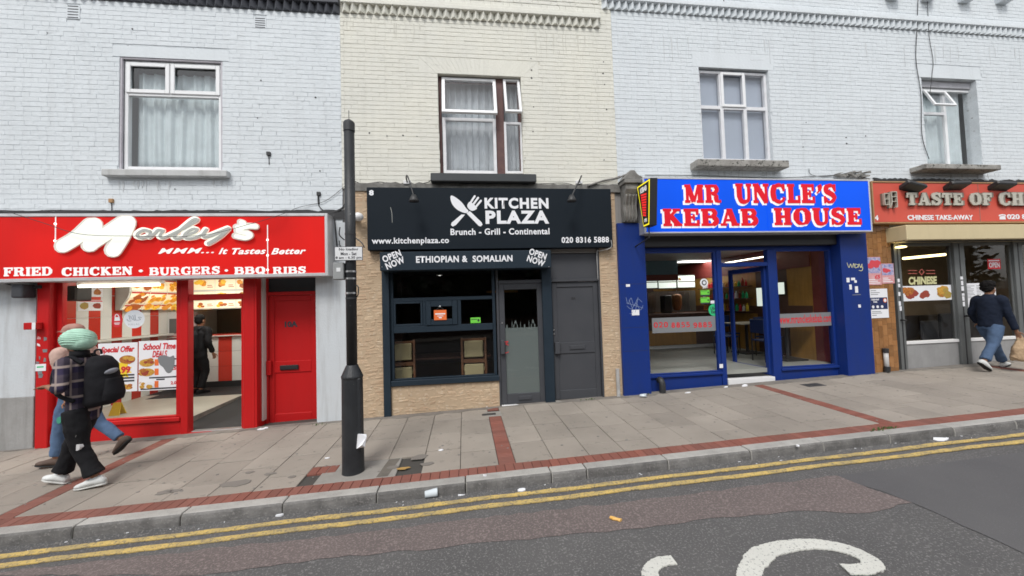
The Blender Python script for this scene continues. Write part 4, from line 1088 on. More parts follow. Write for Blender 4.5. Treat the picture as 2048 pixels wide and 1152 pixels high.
part(MB().tube([(g0 + .09, .02, P(1000, 646, .03).z), (g0 + .09, .031, P(1000, 646, .03).z)], .016, 10), 'lock', 'chrome', gd)
p = RC(1075, 578, 1082, 582, .045); box('sticker', 'paper', gd, p[0], p[1], .047, .05, p[2], p[3])
p = RC(1011, 682, 1016, 686, .03); scrawl([[(1009, 684), (1016, 683), (1012, 688), (1017, 690)], [(1011, 706), (1017, 704)]], .012, 'ink_red', gd, .03, 'paint_mark')
# panel door 8A
h0, h1 = P(1105.5, 690, .05).x, P(1203, 690, .05).x
zq = P(1155, 563, .05).z; zs0 = P(1158, 797, .05).z
box('side_trim', 'grey_door', f2, h1 - .03, r0 - .001, -.01, .14, zA, zB - .3, bevel=.005)
box('top_panel', 'grey_door', f2, e1 + .001, h1 - .031, .04, .07, zq + .05, zt + .15, bevel=.004)
box('door_head', 'grey_door', f2, e1 + .001, h1 - .031, .01, .1, zq, zq + .05, bevel=.005)
box('door_step', 'concrete', f2, e1 + .001, r0 - .002, -.06, .14, zA - .1, zs0 - .006, bevel=.008)
d2 = panel_door('front_door', 'dark grey panelled front door right of the glazed restaurant door', 'grey_door', e1 + .02, h1 - .034, zs0, zq - .005, .045, rail=(P(1155, 706, .05).z, P(1155, 684, .05).z))
text('8A', 'black_metal', d2, *RC(1143, 594, 1152, 600, .05), .062, bold=.04)
p = RC(1139, 690, 1170, 699, .05); letterbox(d2, 'grey_door', *p, .047)
p = RC(1110, 684, 1120, 708, .0); box('pull_handle', 'grey_door', d2, p[0], p[1], -.02, .045, p[2], p[3], bevel=.008)
for v in (660, 668): part(MB().tube([(P(1108, v, .04).x, .03, P(1108, v, .04).z), (P(1108, v, .04).x, .05, P(1108, v, .04).z)], .014, 10), 'lock', 'chrome', d2)
# shutter housing with lettering
Y = -.30
a, b, c, d = RC(759.5, 502, 1102.5, 538.5, Y)
a0 = thing('shutter_housing', 'navy shutter housing under the black sign reading Ethiopian and Somalian', 'shutter', ((a + b) / 2, 0, c))
box('housing', 'navy', a0, a, b, Y, .027, c, d, bevel=.008)
for t, r in (('ETHIOPIAN &', (832, 511.5, 935, 525)), ('SOMALIAN', (945, 510.5, 1025, 523.5))): textpx(t, 'letter_plain', a0, *r, Y - .004, bold=.035, space=1.1)
q = P(787, 519, Y); text('OPEN\nNOW', 'letter_plain', a0, q.x - .155, q.x + .155, q.z - .115, q.z + .115, Y - .004, bold=.035, space=1.08, rot=R(22))
q = P(1074, 515, Y); text('OPEN\nNOW', 'letter_plain', a0, q.x - .155, q.x + .155, q.z - .115, q.z + .115, Y - .004, bold=.035, space=1.08, rot=R(-20))
for u in (764, 1098): 
    q = P(u, 534, Y); part(MB().tube([(q.x, Y - .004, q.z), (q.x, Y + .002, q.z)], .008, 8), 'screw', 'chrome', a0)

# ---- blue kebab shop
Yb = .16
f3 = thing('shopfront', 'blue painted kebab shopfront between two broad blue pillars', 'shopfront', (5.2, .05, gz(5.2, 0)))
k0, k1 = P(1241.5, 620, -.06).x, P(1296, 620, -.06).x
zpt = P(1260, 446, -.06).z; zk = gz(5, 0) - .12
box('pillar', 'blue_paint', f3, k0, k1, -.06, .3, zk - .2, zpt, bevel=.008)
for v in (568, 655, 702): 
    z = P(1268, v, -.06).z; box('pillar_joint', 'ink_navy', f3, k0 + .01, k1 - .01, -.0615, -.059, z - .004, z + .004)
R0, R1 = P(1688.5, 610, -.06).x, P(1742, 610, -.06).x
zpt2 = P(1700, 466, -.06).z + .05
box('pillar', 'blue_paint', f3, R0, R1, -.06, .3, zk - .2, zpt2, bevel=.008)
w0 = k1 + .001; w9 = R0 - .001
zhd = P(1400, 500, Yb).z
box('shutter_box', 'black_metal', f3, w0, w9, .0, .3, zhd + .05, zpt2, bevel=.01)
box('head', 'blue_paint', f3, w0, w9, Yb - .03, Yb + .06, zhd - .02, zhd + .049, bevel=.006)
zsl = P(1380, 746, Yb).z; zsr = P(1615, 733, Yb).z
mu0, mu1 = P(1438.5, 630, Yb - .03).x, P(1448, 630, Yb - .03).x; mv0, mv1 = P(1541, 630, Yb - .03).x, P(1556, 630, Yb - .03).x
for a, b, zz in ((w0, mu0, zsl), (mv1, w9, zsr)):
    box('stall_riser', 'blue_paint', f3, a, b - .001, Yb - .02, Yb + .08, zk - .2, zz - .05, bevel=.006)
    box('sill', 'blue_paint', f3, a, b - .001, Yb - .06, Yb + .08, zz - .05, zz, bevel=.008)
    frame('window_frame', 'blue_paint', f3, a, b - .001, zz + .001, zhd - .021, Yb - .02, Yb + .05, .05, .03, .02, bevel=.005)
    pane(f3, 'pane_glass', a + .04, b - .04, zz + .015, zhd - .04, Yb + .02)
for a, b in ((mu0, mu1), (mv0, mv1)): box('mullion', 'blue_paint', f3, a, b, Yb - .04, Yb + .07, zk, zhd - .021, bevel=.006)
zf0, zf1 = P(1490, 531, Yb).z, P(1490, 526, Yb).z
box('transom', 'blue_paint', f3, mu1 + .001, mv0 - .001, Yb - .035, Yb + .06, zf0 - .02, zf1 + .01, bevel=.005)
pane(f3, 'pane_glass', mu1, mv0, zf1, zhd - .03, Yb + .01)
zst = P(1500, 755, Yb).z
box('threshold', 'white_plastic', f3, mu1 + .001, mv0 - .001, Yb - .06, Yb + .06, zk - .2, zst, bevel=.004)
# the open door: find how far it stands open
xh = mv0 - .01; dw = mv0 - mu1 - .03
def puv(p):
    d = Vector(p) - CAM; z = d.dot(FWD); return CX + FPX * d.dot(RT) / z, CY - FPX * d.dot(UP) / z
th = min((abs(puv((xh - dw * math.cos(t), Yb + dw * math.sin(t), 1.2))[0] - 1470), t) for t in [R(k * .5) for k in range(10, 170)])[1]
ko = thing('glazed_door', 'blue framed glass door standing open into the kebab shop', 'door', (xh, Yb + .01, zst + .01), -th + math.pi)
zdt = zf0 - .03 - zst
m = MB(); m.box(0.02, .10, -.02, .025, .01, zdt); m.box(dw - .09, dw, -.02, .025, .01, zdt); m.box(.101, dw - .091, -.019, .024, zdt - .09, zdt); m.box(.101, dw - .091, -.019, .024, .01, .14)
part(m, 'stiles', 'blue_paint', ko, local=True, bevel=.005)
part(MB().box(.095, dw - .085, 0, .006, .135, zdt - .085), 'pane', 'pane_glass', ko, local=True)
part(MB().box(dw - .012, dw + .002, -.012, .016, .012, zdt * .55), 'worn_edge', 'white_plastic', ko, local=True)
part(MB().box(dw - .06, dw - .03, -.05, -.021, zdt * .5, zdt * .66), 'pull_handle', 'chrome', ko, local=True, bevel=.006)
# window film with the numbers
for (u0, v0, u1, v1), t, tr in (((1305, 634, 1440, 664), '020 8855 9885', None), ((1553, 626, 1677, 653), 'www.mruncleskebab.com', (1557, 629, 1664, 646))):
    p = RC(u0, v0, u1, v1, Yb)
    fb = box('silver_film', 'silver_film', f3, p[0], p[1], Yb + .0155, Yb + .0185, p[2], p[3])
    if tr is None:
        for w, a, b in (('020', 1308, 1337), ('8855', 1343, 1381), ('9885', 1387, 1425)): 
            r = RC(a, 644.5, b, 655, Yb); cur = r[0]; 
            for o in slab_word(w, 'ink_red', fb, r[0], r[1], r[2], r[3], Yb + .0155, depth=.002, gap=.12, name='numeral'): pass
    else: textpx(t, 'ink_red', fb, *tr, Yb + .0145, bold=.022, space=1.05)
def sticker(mat, u0, v0, u1, v1, Y, label, cat='sticker', round_=False, group=None):
    a, b, c, d = RC(u0, v0, u1, v1, Y)
    t = thing('sticker', label, cat, ((a + b) / 2, Y, c), 0, group)
    if round_: disc(mat, t, (a + b) / 2, (c + d) / 2, (b - a) / 2, (d - c) / 2, Y, 'backing', 28)
    else: box('backing', mat, t, a, b, Y - .002, Y, c, d)
    return t, (a, b, c, d)
ysk = Yb + .0195
t, r = sticker('paper', 1400, 557, 1416, 574, ysk, 'round white badge sticker with dark ring on the kebab shop glass', round_=True)
disc('ink_dark', t, (r[0] + r[1]) / 2, (r[2] + r[3]) / 2, .05, .05, ysk - .003, 'ring'); disc('paper', t, (r[0] + r[1]) / 2, (r[2] + r[3]) / 2, .03, .03, ysk - .0045, 'centre')
for v0, v1, w in ((580, 589.5, 'upper'), (594.5, 605, 'lower')):
    t, r = sticker('sticker_green', 1401, v0, 1419, v1, ysk, f'{w} of two bright green hygiene rating stickers on the kebab shop glass', group='green rating stickers')
    box('print_line', 'ink_dark', t, r[0] + .01, r[1] - .05, ysk - .003, ysk - .002, r[3] - .02, r[3] - .01); disc('ink_dark', t, r[1] - .03, (r[2] + r[3]) / 2 - .005, .014, .018, ysk - .002, 'print_spot', 10)
    box('lower_strip', 'ink_dark', t, r[0], r[1], ysk - .0025, ysk, r[2] - .03, r[2] - .001)
t, r = sticker('sticker_teal', 1417, 608, 1439, 632, ysk, 'round green delivery sticker near the kebab shop door post', round_=True)
text('Uber\nEats', 'ink_dark', t, r[0] + .035, r[1] - .035, r[2] + .05, r[3] - .05, ysk - .004, bold=.03)
t, r = sticker('paper', 1421, 601, 1433, 607, ysk, 'small white paper sticker just above the round green delivery sticker')
t, r = sticker('paper', 1439, 728, 1446, 736, Yb - .041, 'small white sticker low on the blue door post')

# ---- Chinese takeaway
Yc = .08
f4 = thing('shopfront', 'grey metal Chinese takeaway front with brown tiled pier', 'shopfront', (10, .05, gz(10, 0)))
t0 = R1 + .001; t1 = P(1789, 600, 0).x; zt4 = P(1765, 447, 0).z + .1; zk4 = gz(8.2, 0) - .1
box('tile_backing', 'tile_joint', f4, t0, t1, .006, .3, zk4 - .2, zt4)
nc = 6; tw = (t1 - t0) / nc; i = 0
for k in range(nc):
    z = zk4 - random.uniform(0, .1)
    while z < zt4:
        hh = random.choice([.215, .215, .108]); zz = min(z + hh, zt4)
        if zz - z > .03: 
            m = MB(); x = t0 + k * tw; m.box(x + .002, x + tw - .002, random.uniform(-.003, .001), .01, z + .002, zz - .002); part(m, 'wall_tile', 'tile_brown', f4, bevel=.004)
        z = zz + .0001
zc0 = P(1850, 681, Yc).z; zcp = P(1850, 687, Yc).z; zct = P(1850, 489, Yc).z
cxs = [P(1789.5, 600, Yc).x, P(1802, 600, Yc).x, P(1909, 600, Yc).x, P(1930, 600, Yc).x, P(2029, 600, Yc).x, P(2046, 600, Yc).x]
ext = cxs[5] + 2.4
for a, b in ((cxs[0], cxs[1]), (cxs[2], cxs[3]), (cxs[4], cxs[5]), (ext, ext + .2)):
    box('frame_post', 'steel_grey', f4, a, b, Yc - .05, Yc + .08, zk4, zct + .3, bevel=.006)
    box('post_groove', 'black_metal', f4, (a + b) / 2 - .012, (a + b) / 2 + .012, Yc - .053, Yc - .049, zk4 + .1, zct)
for a, b in ((cxs[1], cxs[2]), (cxs[3], cxs[4]), (cxs[5], ext)):
    box('head', 'steel_grey', f4, a + .001, b - .001, Yc - .02, Yc + .06, zct - .03, zct + .03, bevel=.005)
    box('head_panel', 'black_metal', f4, a + .001, b - .001, Yc, Yc + .05, zct + .031, zct + .3)
    box('sill', 'white_plastic', f4, a + .001, b - .001, Yc - .03, Yc + .06, zcp, zc0, bevel=.005)
    box('kick_panel', 'grey_panel', f4, a + .001, b - .001, Yc - .01, Yc + .05, zk4 - .2, zcp - .001, bevel=.004)
    pane(f4, 'pane_glass', a, b, zc0, zct - .03, Yc + .02)
    for x in (a + .02, b - .02): box('glazing_bead', 'steel_grey', f4, x - .019, x + .019, Yc - .005, Yc + .019, zc0 + .001, zct - .031, bevel=.003)
for u, v in ((1803, 640), (1932, 632)):
    q = P(u, v, Yc - .06); part(MB().tube([(q.x, Yc - .05, q.z), (q.x, Yc - .1, q.z), (q.x + .06, Yc - .1, q.z - .01)], .017, 8), 'door_handle', 'black_metal', f4, smooth=True)
box('end_wall', 'render', hr, ext + .201, 17, .0, .24, gz(15, 0) - .5, ZS3, bevel=.004)
# beige canopy
Y = -.36
a, b = P(1813.5, 465, Y).x, P(1813, 465, Y).x + 5.9; c, d = P(1930, 478.5, Y).z, P(1930, 449, Y).z
hx = thing('shutter_housing', 'beige metal shutter housing under the orange sign', 'shutter', ((a + b) / 2, 0, c))
box('housing', 'beige_metal', hx, a, b, Y, .027, c, d, bevel=.01)
box('guide_slot', 'black_metal', hx, a + .05, b - .05, Y + .1, Y + .25, c - .012, c + .002)
# things stuck on and beside the fronts
def foodblob(parent, a, b, c, d, Y, seed, mats=('food_a', 'food_b'), n=7, name='food_print'):
    rr = random.Random(seed)
    for k in range(n):
        x = a + (b - a) * rr.uniform(.22, .78); z = c + (d - c) * rr.uniform(.25, .75); s = min(b - a, d - c) * rr.uniform(.14, .26)
        pl = [(x + s * rr.uniform(.8, 1.25) * (1.3 if (b - a) > (d - c) * 1.3 else 1) * math.cos(t * .698), z + s * rr.uniform(.75, 1.1) * math.sin(t * .698)) for t in range(9)]
        part(MB().prism(pl, Y - .0008 - .0003 * k, Y), name, rr.choice(mats), parent)
p = RC(1801, 571, 1907, 601, Yc); yg = Yc + .0185
t, r = sticker('paper', 1801, 571, 1905, 601, yg, 'long white strip of three food pictures across the takeaway window', 'food poster')
w = (r[1] - r[0]) / 3
for k, ms in enumerate((('food_d', 'food_a'), ('food_d',), ('food_c', 'food_a', 'food_b'))):
    foodblob(t, r[0] + w * k, r[0] + w * (k + 1), r[2], r[3], yg - .003, 30 + k, ms, 10 if k != 1 else 4)
M('ink_cream', (0.62, 0.60, 0.32), 0.6); M('ink_pinkred', (0.55, 0.13, 0.10), 0.6)
t = thing('window_lettering', 'pale yellow word Chinese on the takeaway glass', 'lettering', (P(1845, 568, yg).x, yg, P(1845, 568, yg).z))
textpx('CHINESE', 'ink_cream', t, 1817, 553, 1874, 569, yg - .002, bold=.05, shear=.1)
scrawl([[(1816, 541), (1834, 541)], [(1816, 547), (1834, 547)], [(1852, 541), (1870, 541)], [(1852, 547), (1870, 547)], [(1843, 538), (1848, 544), (1843, 550), (1838, 544), (1843, 538)]], .014, 'ink_pinkred', t, yg, 'line_ornament', rnd=False, n=1)
t, r = sticker('ink_red', 1975, 518, 2001, 538, yg, 'red and white open notice on the second takeaway window', 'open sign')
text('OPEN', 'paper', t, r[0] + .03, r[1] - .03, r[2] + .03, r[3] - .07, yg - .004, bold=.03); box('print_line', 'paper', t, r[0] + .03, r[1] - .03, yg - .004, yg - .002, r[3] - .045, r[3] - .025)
t, r = sticker('paper', 1930, 566, 1992, 617, yg, 'white printed menu sheets taped inside the second takeaway window', 'menu')
for k in range(9):
    for j in range(3): box('print_line', 'silver_film', t, r[0] + .05 + j * .24, r[0] + .05 + j * .24 + random.uniform(.1, .2), yg - .003, yg - .002, r[3] - .06 - k * .03, r[3] - .05 - k * .03)
disc('orange_card', t, r[0] + .3, r[2] + .12, .05, .03, yg - .003, 'print_spot')
for i, (u, v, w, h) in enumerate(((1797, 561, 4, 7), (1798, 571, 4, 7), (1798.5, 588, 4, 8), (1799.5, 607, 4, 9), (1801, 617, 4, 9), (1923, 556, 5, 6), (1924, 566, 4, 9), (1925, 577, 5, 9), (1926, 589, 5, 5), (1926.5, 597, 4, 9), (1927.5, 608, 4, 9))):
    p = RC(u - w / 2, v - h / 2, u + w / 2, v + h / 2, Yc - .051); box('notice_scrap', 'paper', f4, p[0], p[1], Yc - .055, Yc - .0505, p[2], p[3])
# posters on the tiled pier
M('poster_pink', (0.62, 0.26, 0.27), 0.7, var=0.6, vs=14, vc=(0.66, 0.48, 0.5)); M('poster_blue', (0.17, 0.22, 0.46), 0.7, var=0.9, vs=22, vc=(0.6, 0.5, 0.6)); M('poster_red', (0.62, 0.06, 0.08), 0.7)
for (u0, v0, u1, v1), lab in (((1731, 514, 1762, 570), 'larger torn pink event poster on the brown tiles'), ((1763, 527, 1788, 567), 'smaller pink event poster overlapping on the brown tiles')):
    t, r = sticker('poster_pink', u0, v0, u1, v1, -.008 if u0 < 1750 else -.007, lab, 'poster', group='pink posters on the pier'); y = (-.008 if u0 < 1750 else -.007) - .0025
    box('top_print', 'poster_blue', t, r[0] + .01, r[1] - .01, y - .001, y + .001, r[2] + (r[3] - r[2]) * .42, r[3] - .01)
    foodblob(t, r[0], r[1], r[2] + (r[3] - r[2]) * .5, r[3] - .02, y - .0015, 60 + u0, ('poster_red',), 7, 'red_print')
    if u0 < 1750: text('£5', 'poster_red', t, r[0] + (r[1] - r[0]) * .55, r[1] - .03, r[2] + (r[3] - r[2]) * .22, r[2] + (r[3] - r[2]) * .36, y - .001, bold=.05)
    for k in range(3): box('print_line', 'paper', t, r[0] + .02, r[1] - .04 - .05 * k, y, y + .001, r[2] + .03 + .035 * k, r[2] + .045 + .035 * k)
t, r = sticker('paper', 1740, 577.5, 1776, 636, -.008, 'white and navy unlimited data poster on the brown tiles', 'poster')
box('navy_block', 'ink_navy', t, r[0] + .01, r[1] - .015, -.0115, -.009, r[2] + .17, r[2] + .40)
text('Unlimited\nData', 'paper', t, r[0] + .03, r[0] + .2, r[2] + .30, r[2] + .385, -.0125, bold=.03)
for k in range(3): disc('paper', t, r[0] + .06 + .1 * k, r[2] + .22, .028, .028, -.0115, 'print_spot')
disc('orange_card', t, r[1] - .07, r[2] + .34, .04, .045, -.0115, 'print_spot'); disc('paper', t, r[1] - .07, r[2] + .34, .03, .032, -.0135, 'print_spot')
for k, (z, w) in enumerate(((.53, .12), (.49, .2), (.455, .16), (.12, .2), (.09, .22), (.05, .1))): box('print_line', 'silver_film', t, r[0] + .03, r[0] + .03 + w, -.0112, -.0098, r[2] + z, r[2] + z + .012)
# graffiti and stickers on the blue pillars
yp = -.0605
t = thing('graffiti', 'pale yellow graffiti tag on the right blue pillar', 'graffiti', (P(1709, 535, yp).x, yp, P(1709, 535, yp).z))
scrawl([[(1694, 526), (1698, 535), (1701, 528), (1704, 535), (1707, 527)], [(1708, 528), (1708, 535)], [(1711, 528), (1717, 531), (1711, 536), (1710, 528)], [(1716, 535), (1718, 528), (1721, 535), (1724, 528)], [(1724, 531), (1721, 535), (1725, 534), (1724, 541), (1718, 541)]], .011, 'ink_cream', t, yp, 'spray_line')
t = thing('graffiti', 'scratchy pale blue graffiti scribble on the left blue pillar', 'graffiti', (P(1268, 625, yp).x, yp, P(1268, 625, yp).z))
M('ink_paleblue', (0.20, 0.26, 0.42), 0.7)
scrawl([[(1252, 595), (1256, 608), (1262, 596), (1268, 612), (1275, 598), (1284, 604)], [(1254, 612), (1263, 618), (1272, 606), (1280, 620), (1286, 611)], [(1258, 600), (1266, 622), (1260, 628)], [(1276, 595), (1270, 625)], [(1253, 606), (1286, 616)]], .007, 'ink_paleblue', t, yp, 'spray_line')
for i, (u, v, w, h, lab) in enumerate(((1271, 625, 15, 11, 'torn white sticker under the scribble on the left blue pillar'), (1256, 571, 8, 5, 'tiny white sticker high on the left blue pillar'), (1696, 560, 6, 9, 'white label beside a curled scrap on the right blue pillar'), (1706, 558, 8, 5, 'curled white scrap highest on the right blue pillar'), (1711, 563, 5, 5, 'small square white sticker right of the curled scrap'), (1701, 574, 5, 10, 'rounded white sticker below the curled scrap on the pillar'), (1713, 579, 6, 13, 'crumpled blue white sticker on the right blue pillar'), (1719, 612, 5, 6, 'lone small square sticker lower on the right blue pillar'))):
    sticker('paper', u - w / 2, v - h / 2, u + w / 2, v + h / 2, yp, lab, group='stickers on the blue pillars')
scrawl([[(1705, 590), (1721, 589)]], .012, 'silver_film', f3, yp, 'paint_scrape')
for k, (u, v) in enumerate(((78, 676), (90, 678), (77, 690), (90, 702), (80, 716), (90, 720), (76, 726), (88, 732), (80, 744), (82, 752))):
    w, h = random.uniform(6, 11), random.uniform(7, 13)
    x0_, x1_, z0_, z1_ = RC(u - w / 2, v - h / 2, u + w / 2, v + h / 2, -.061)
    pl = [(x0_ + random.uniform(0, .02), z0_ + random.uniform(0, .02)), (x1_ - random.uniform(0, .02), z0_ + random.uniform(0, .02)), (x1_ - random.uniform(0, .02), z1_ - random.uniform(0, .03)), (x0_ + random.uniform(0, .02), z1_ - random.uniform(0, .02))]
    part(MB().prism(pl, -.063, -.0605), 'sticker_remnant', random.choice(['paper', 'silver_film', 'poster_pink']), f1)
t, r = sticker('paper', 71, 728, 92, 742, -.064, 'pale blue and white round edged sticker on the red pilaster'); box('print_line', 'sticker_teal', t, r[0] + .02, r[1] - .03, -.0675, -.0655, r[2] + .05, r[2] + .07)

# ------------------------------------------------------------------ rooms behind the glass
M('int_white', (0.66, 0.68, 0.63), 0.5, var=0.2, vs=2); M('tile_white', (0.70, 0.71, 0.67), 0.25, rnd=.05); M('tile_red', (0.55, 0.045, 0.028), 0.25, rnd=.1)
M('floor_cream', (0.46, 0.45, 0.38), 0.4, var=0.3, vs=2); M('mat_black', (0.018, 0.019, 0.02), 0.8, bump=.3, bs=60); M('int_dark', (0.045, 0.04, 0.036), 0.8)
M('kitchen_grey', (0.13, 0.12, 0.10), 0.6, var=.4, vs=2); M('lamp_lit', (0.9, 0.9, 0.9), 0.4, emit=(1, 0.99, 0.94), es=3.0); M('tube_lit', (0.9, 0.9, 0.9), 0.4, emit=(1, 0.93, 0.72), es=3.5)
M('menu_lit', (0.8, 0.74, 0.6), 0.4, emit=(1.0, 0.80, 0.45), es=0.32); M('menu_cool', (0.7, 0.75, 0.7), 0.4, emit=(0.85, 0.95, 0.85), es=0.5)
M('glow_a', (0.7, 0.28, 0.03), 0.5, var=0.9, vs=30, vc=(0.3, 0.08, 0.01), emit=(1.0, 0.40, 0.04), es=0.3); M('glow_b', (0.8, 0.5, 0.05), 0.5, var=0.8, vs=30, vc=(0.5, 0.2, 0.02), emit=(1.0, 0.6, 0.06), es=0.32); M('glow_d', (0.35, 0.10, 0.03), 0.5, var=0.8, vs=30, vc=(0.15, 0.04, 0.015), emit=(0.7, 0.16, 0.03), es=0.22)
M('neon_red', (0.9, 0.05, 0.04), 0.4, emit=(1, 0.05, 0.03), es=4.0); M('wood_floor', (0.13, 0.06, 0.028), 0.35, var=.6, vs=5, stretch=(1, 8, 1)); M('wood_wall', (0.40, 0.21, 0.045), 0.4, var=.5, vs=3, stretch=(4, 4, .6)); M('wood_dark', (0.085, 0.035, 0.022), 0.5, var=.4, vs=4)
M('red_wall', (0.16, 0.025, 0.02), 0.5, var=.4, vs=3); M('chair_cream', (0.30, 0.26, 0.14), 0.7, var=.2, vs=6); M('chair_blue', (0.012, 0.030, 0.11), 0.5); M('tabletop', (0.55, 0.50, 0.38), 0.4); M('meat', (0.42, 0.17, 0.05), 0.6, var=.8, vs=18, vc=(.22, .08, .025), bump=.6, bs=30); M('steel', (0.45, 0.45, 0.45), 0.3, metal=.8)
M('int_brown', (0.20, 0.155, 0.10), 0.7, var=.3, vs=2); M('warm_lit', (0.9, 0.8, 0.5), 0.4, emit=(1, 0.78, 0.36), es=3.0); M('floor_grey', (0.30, 0.31, 0.28), 0.35, var=.4, vs=2); M('ceil_grey', (0.36, 0.37, 0.37), 0.7); M('ramp_wood', (0.30, 0.27, 0.25), 0.8, var=.8, vs=5, vc=(.15, .135, .12), streak=.4)
M('cer_teal', (0.10, 0.19, 0.24), 0.7); M('yellow_plastic', (0.7, 0.5, 0.03), 0.5); M('orange_plastic', (0.75, 0.22, 0.03), 0.5)

def room(label, x0, x1, y0, y1, z0, z1, mats, dy=0.0):
    t = thing('room', label, None, ((x0 + x1) / 2, (y0 + y1) / 2, z0), kind='structure')
    for nm, mt, b in (('floor', mats[0], (x0, x1, y0, y1, z0 - .08, z0)), ('ceiling', mats[1], (x0, x1, y0, y1, z1, z1 + .08)), ('back_wall', mats[2], (x0, x1, y1, y1 + .08, z0, z1)),
                      ('side_wall', mats[3], (x0 - .08, x0, y0, y1, z0, z1)), ('side_wall', mats[4], (x1, x1 + .08, y0, y1, z0, z1))):
        if mt: box(nm, mt, t, *b)
    return t
def lamp_light(name, parent, loc, sx, sy, power, col=(1, .97, .9)):
    l = bpy.data.lights.new(name, 'AREA'); l.shape = 'RECTANGLE'; l.size = sx; l.size_y = sy; l.energy = power; l.color = col
    o = bpy.data.objects.new(name, l); link(o); o.location = loc; adopt(o, parent); return o
def ceiling_light(label, x, y, z, sx, sy, power, mat='lamp_lit', col=(1, .97, .9), group=None):
    t = thing('ceiling_light', label, 'ceiling light', (x, y, z), 0, group)
    box('diffuser', mat, t, x - sx / 2, x + sx / 2, y - sy / 2, y + sy / 2, z - .02, z - .002); frame_ = MB()
    for a, b, c, d in ((x - sx / 2 - .03, x + sx / 2 + .03, y - sy / 2 - .03, y - sy / 2), (x - sx / 2 - .03, x + sx / 2 + .03, y + sy / 2, y + sy / 2 + .03), (x - sx / 2 - .03, x - sx / 2, y - sy / 2, y + sy / 2), (x + sx / 2, x + sx / 2 + .03, y - sy / 2, y + sy / 2)): frame_.box(a, b, c, d, z - .022, z - .001)
    part(frame_, 'trim', 'white_plastic', t)
    if power: lamp_light('lamp', t, (x, y, z - .03), sx, sy, power, col)
    return t

# red takeaway: striped tiles, counter, lit menus
xw = -6.9; zc1 = 2.64; fz = 0.0
r1 = room('red and white tiled takeaway room behind the big window', xw, -3.35, .17, 5.2, -.02, zc1, (None, 'int_white', 'kitchen_grey', 'int_white', 'int_white'))
m = MB(); m.gen([(xw, .17, -.1), (-4.62, .17, -.1), (-4.70, 2.35, -.1), (-4.0, 2.75, -.1), (xw, 2.75, -.1)], [(xw, .17, fz), (-4.62, .17, fz), (-4.70, 2.35, fz), (-4.0, 2.75, fz), (xw, 2.75, fz)]); part(m, 'floor', 'floor_cream', r1)
m = MB(); m.gen([(-4.62, .165, -.2), (-3.36, .165, -.2), (-3.36, 2.74, -.2), (-4.68, 2.34, -.2)], [(-4.615, .165, -.10), (-3.36, .165, -.10), (-3.36, 2.74, -.03), (-4.695, 2.34, -.03)]); part(m, 'floor', 'mat_black', r1)
m = MB(); m.gen([(-4.60, .18, -.15), (-4.59, .18, -.15), (-4.68, 2.34, -.15), (-4.69, 2.34, -.15)], [(-4.60, .18, fz + .004), (-4.59, .18, fz + .004), (-4.68, 2.34, fz + .004), (-4.69, 2.34, fz + .004)]); part(m, 'ramp_side', 'ramp_wood', r1)
box('floor', 'mat_black', r1, xw, -3.36, 2.76, 3.4, -.1, -.004)
box('floor_strip', 'mat_black', r1, -6.6, -4.72, 2.35, 2.74, fz + .001, fz + .004)
for i in range(18):                                     # stripes of tiles on the left wall
    y0 = .32 + .235 * i; mt = 'tile_white' if i % 2 == 0 else 'tile_red'
    # red where the photograph shows red: y 0.98-1.23, 1.48-1.71 ...
    y0 = .51 + .235 * i; mt = 'tile_red' if i % 2 == 0 else 'tile_white'
    if y0 > 3.3: break
    for z in (0.0, .42, .84, 1.31, 1.73, 2.15):
        z1_ = {0.0: .415, .42: .835, .84: 1.26, 1.31: 1.725, 1.73: 2.145, 2.15: 2.6}[z]
        box('wall_tile', mt, r1, xw + .001, xw + .012, y0 + .002, y0 + .233, z + .003, z1_)
box('wall_tile', 'tile_white', r1, xw + .001, xw + .012, .2, .508, 0, 2.6)
box('ledge', 'int_white', r1, xw + .001, xw + .16, .25, 3.35, 1.265, 1.305, bevel=.004)
ct = thing('counter', 'takeaway counter faced with red and white tiles', 'counter', (-4.6, 3.5, 0))
x = -7.02; i = 0
while x < -3.37:
    x1 = min(x + .30, -3.37)
    for z in (.13, .48, .83): box('front_tile', 'tile_red' if i % 2 == 0 else 'tile_white', ct, max(x + .002, xw + .013), x1 - .002, 3.40, 3.42, z, z + .345)
    x = x1; i += 1
box('counter_body', 'int_dark', ct, xw + .01, -3.37, 3.421, 3.9, 0, 1.18); box('plinth', 'mat_black', ct, xw + .01, -3.37, 3.395, 3.42, -.02, .125)
box('counter_top', 'tile_red', ct, xw + .01, -3.37, 3.33, 3.95, 1.181, 1.225, bevel=.008); box('counter_edge', 'int_white', ct, xw + .01, -3.37, 3.325, 3.329, 1.19, 1.215)
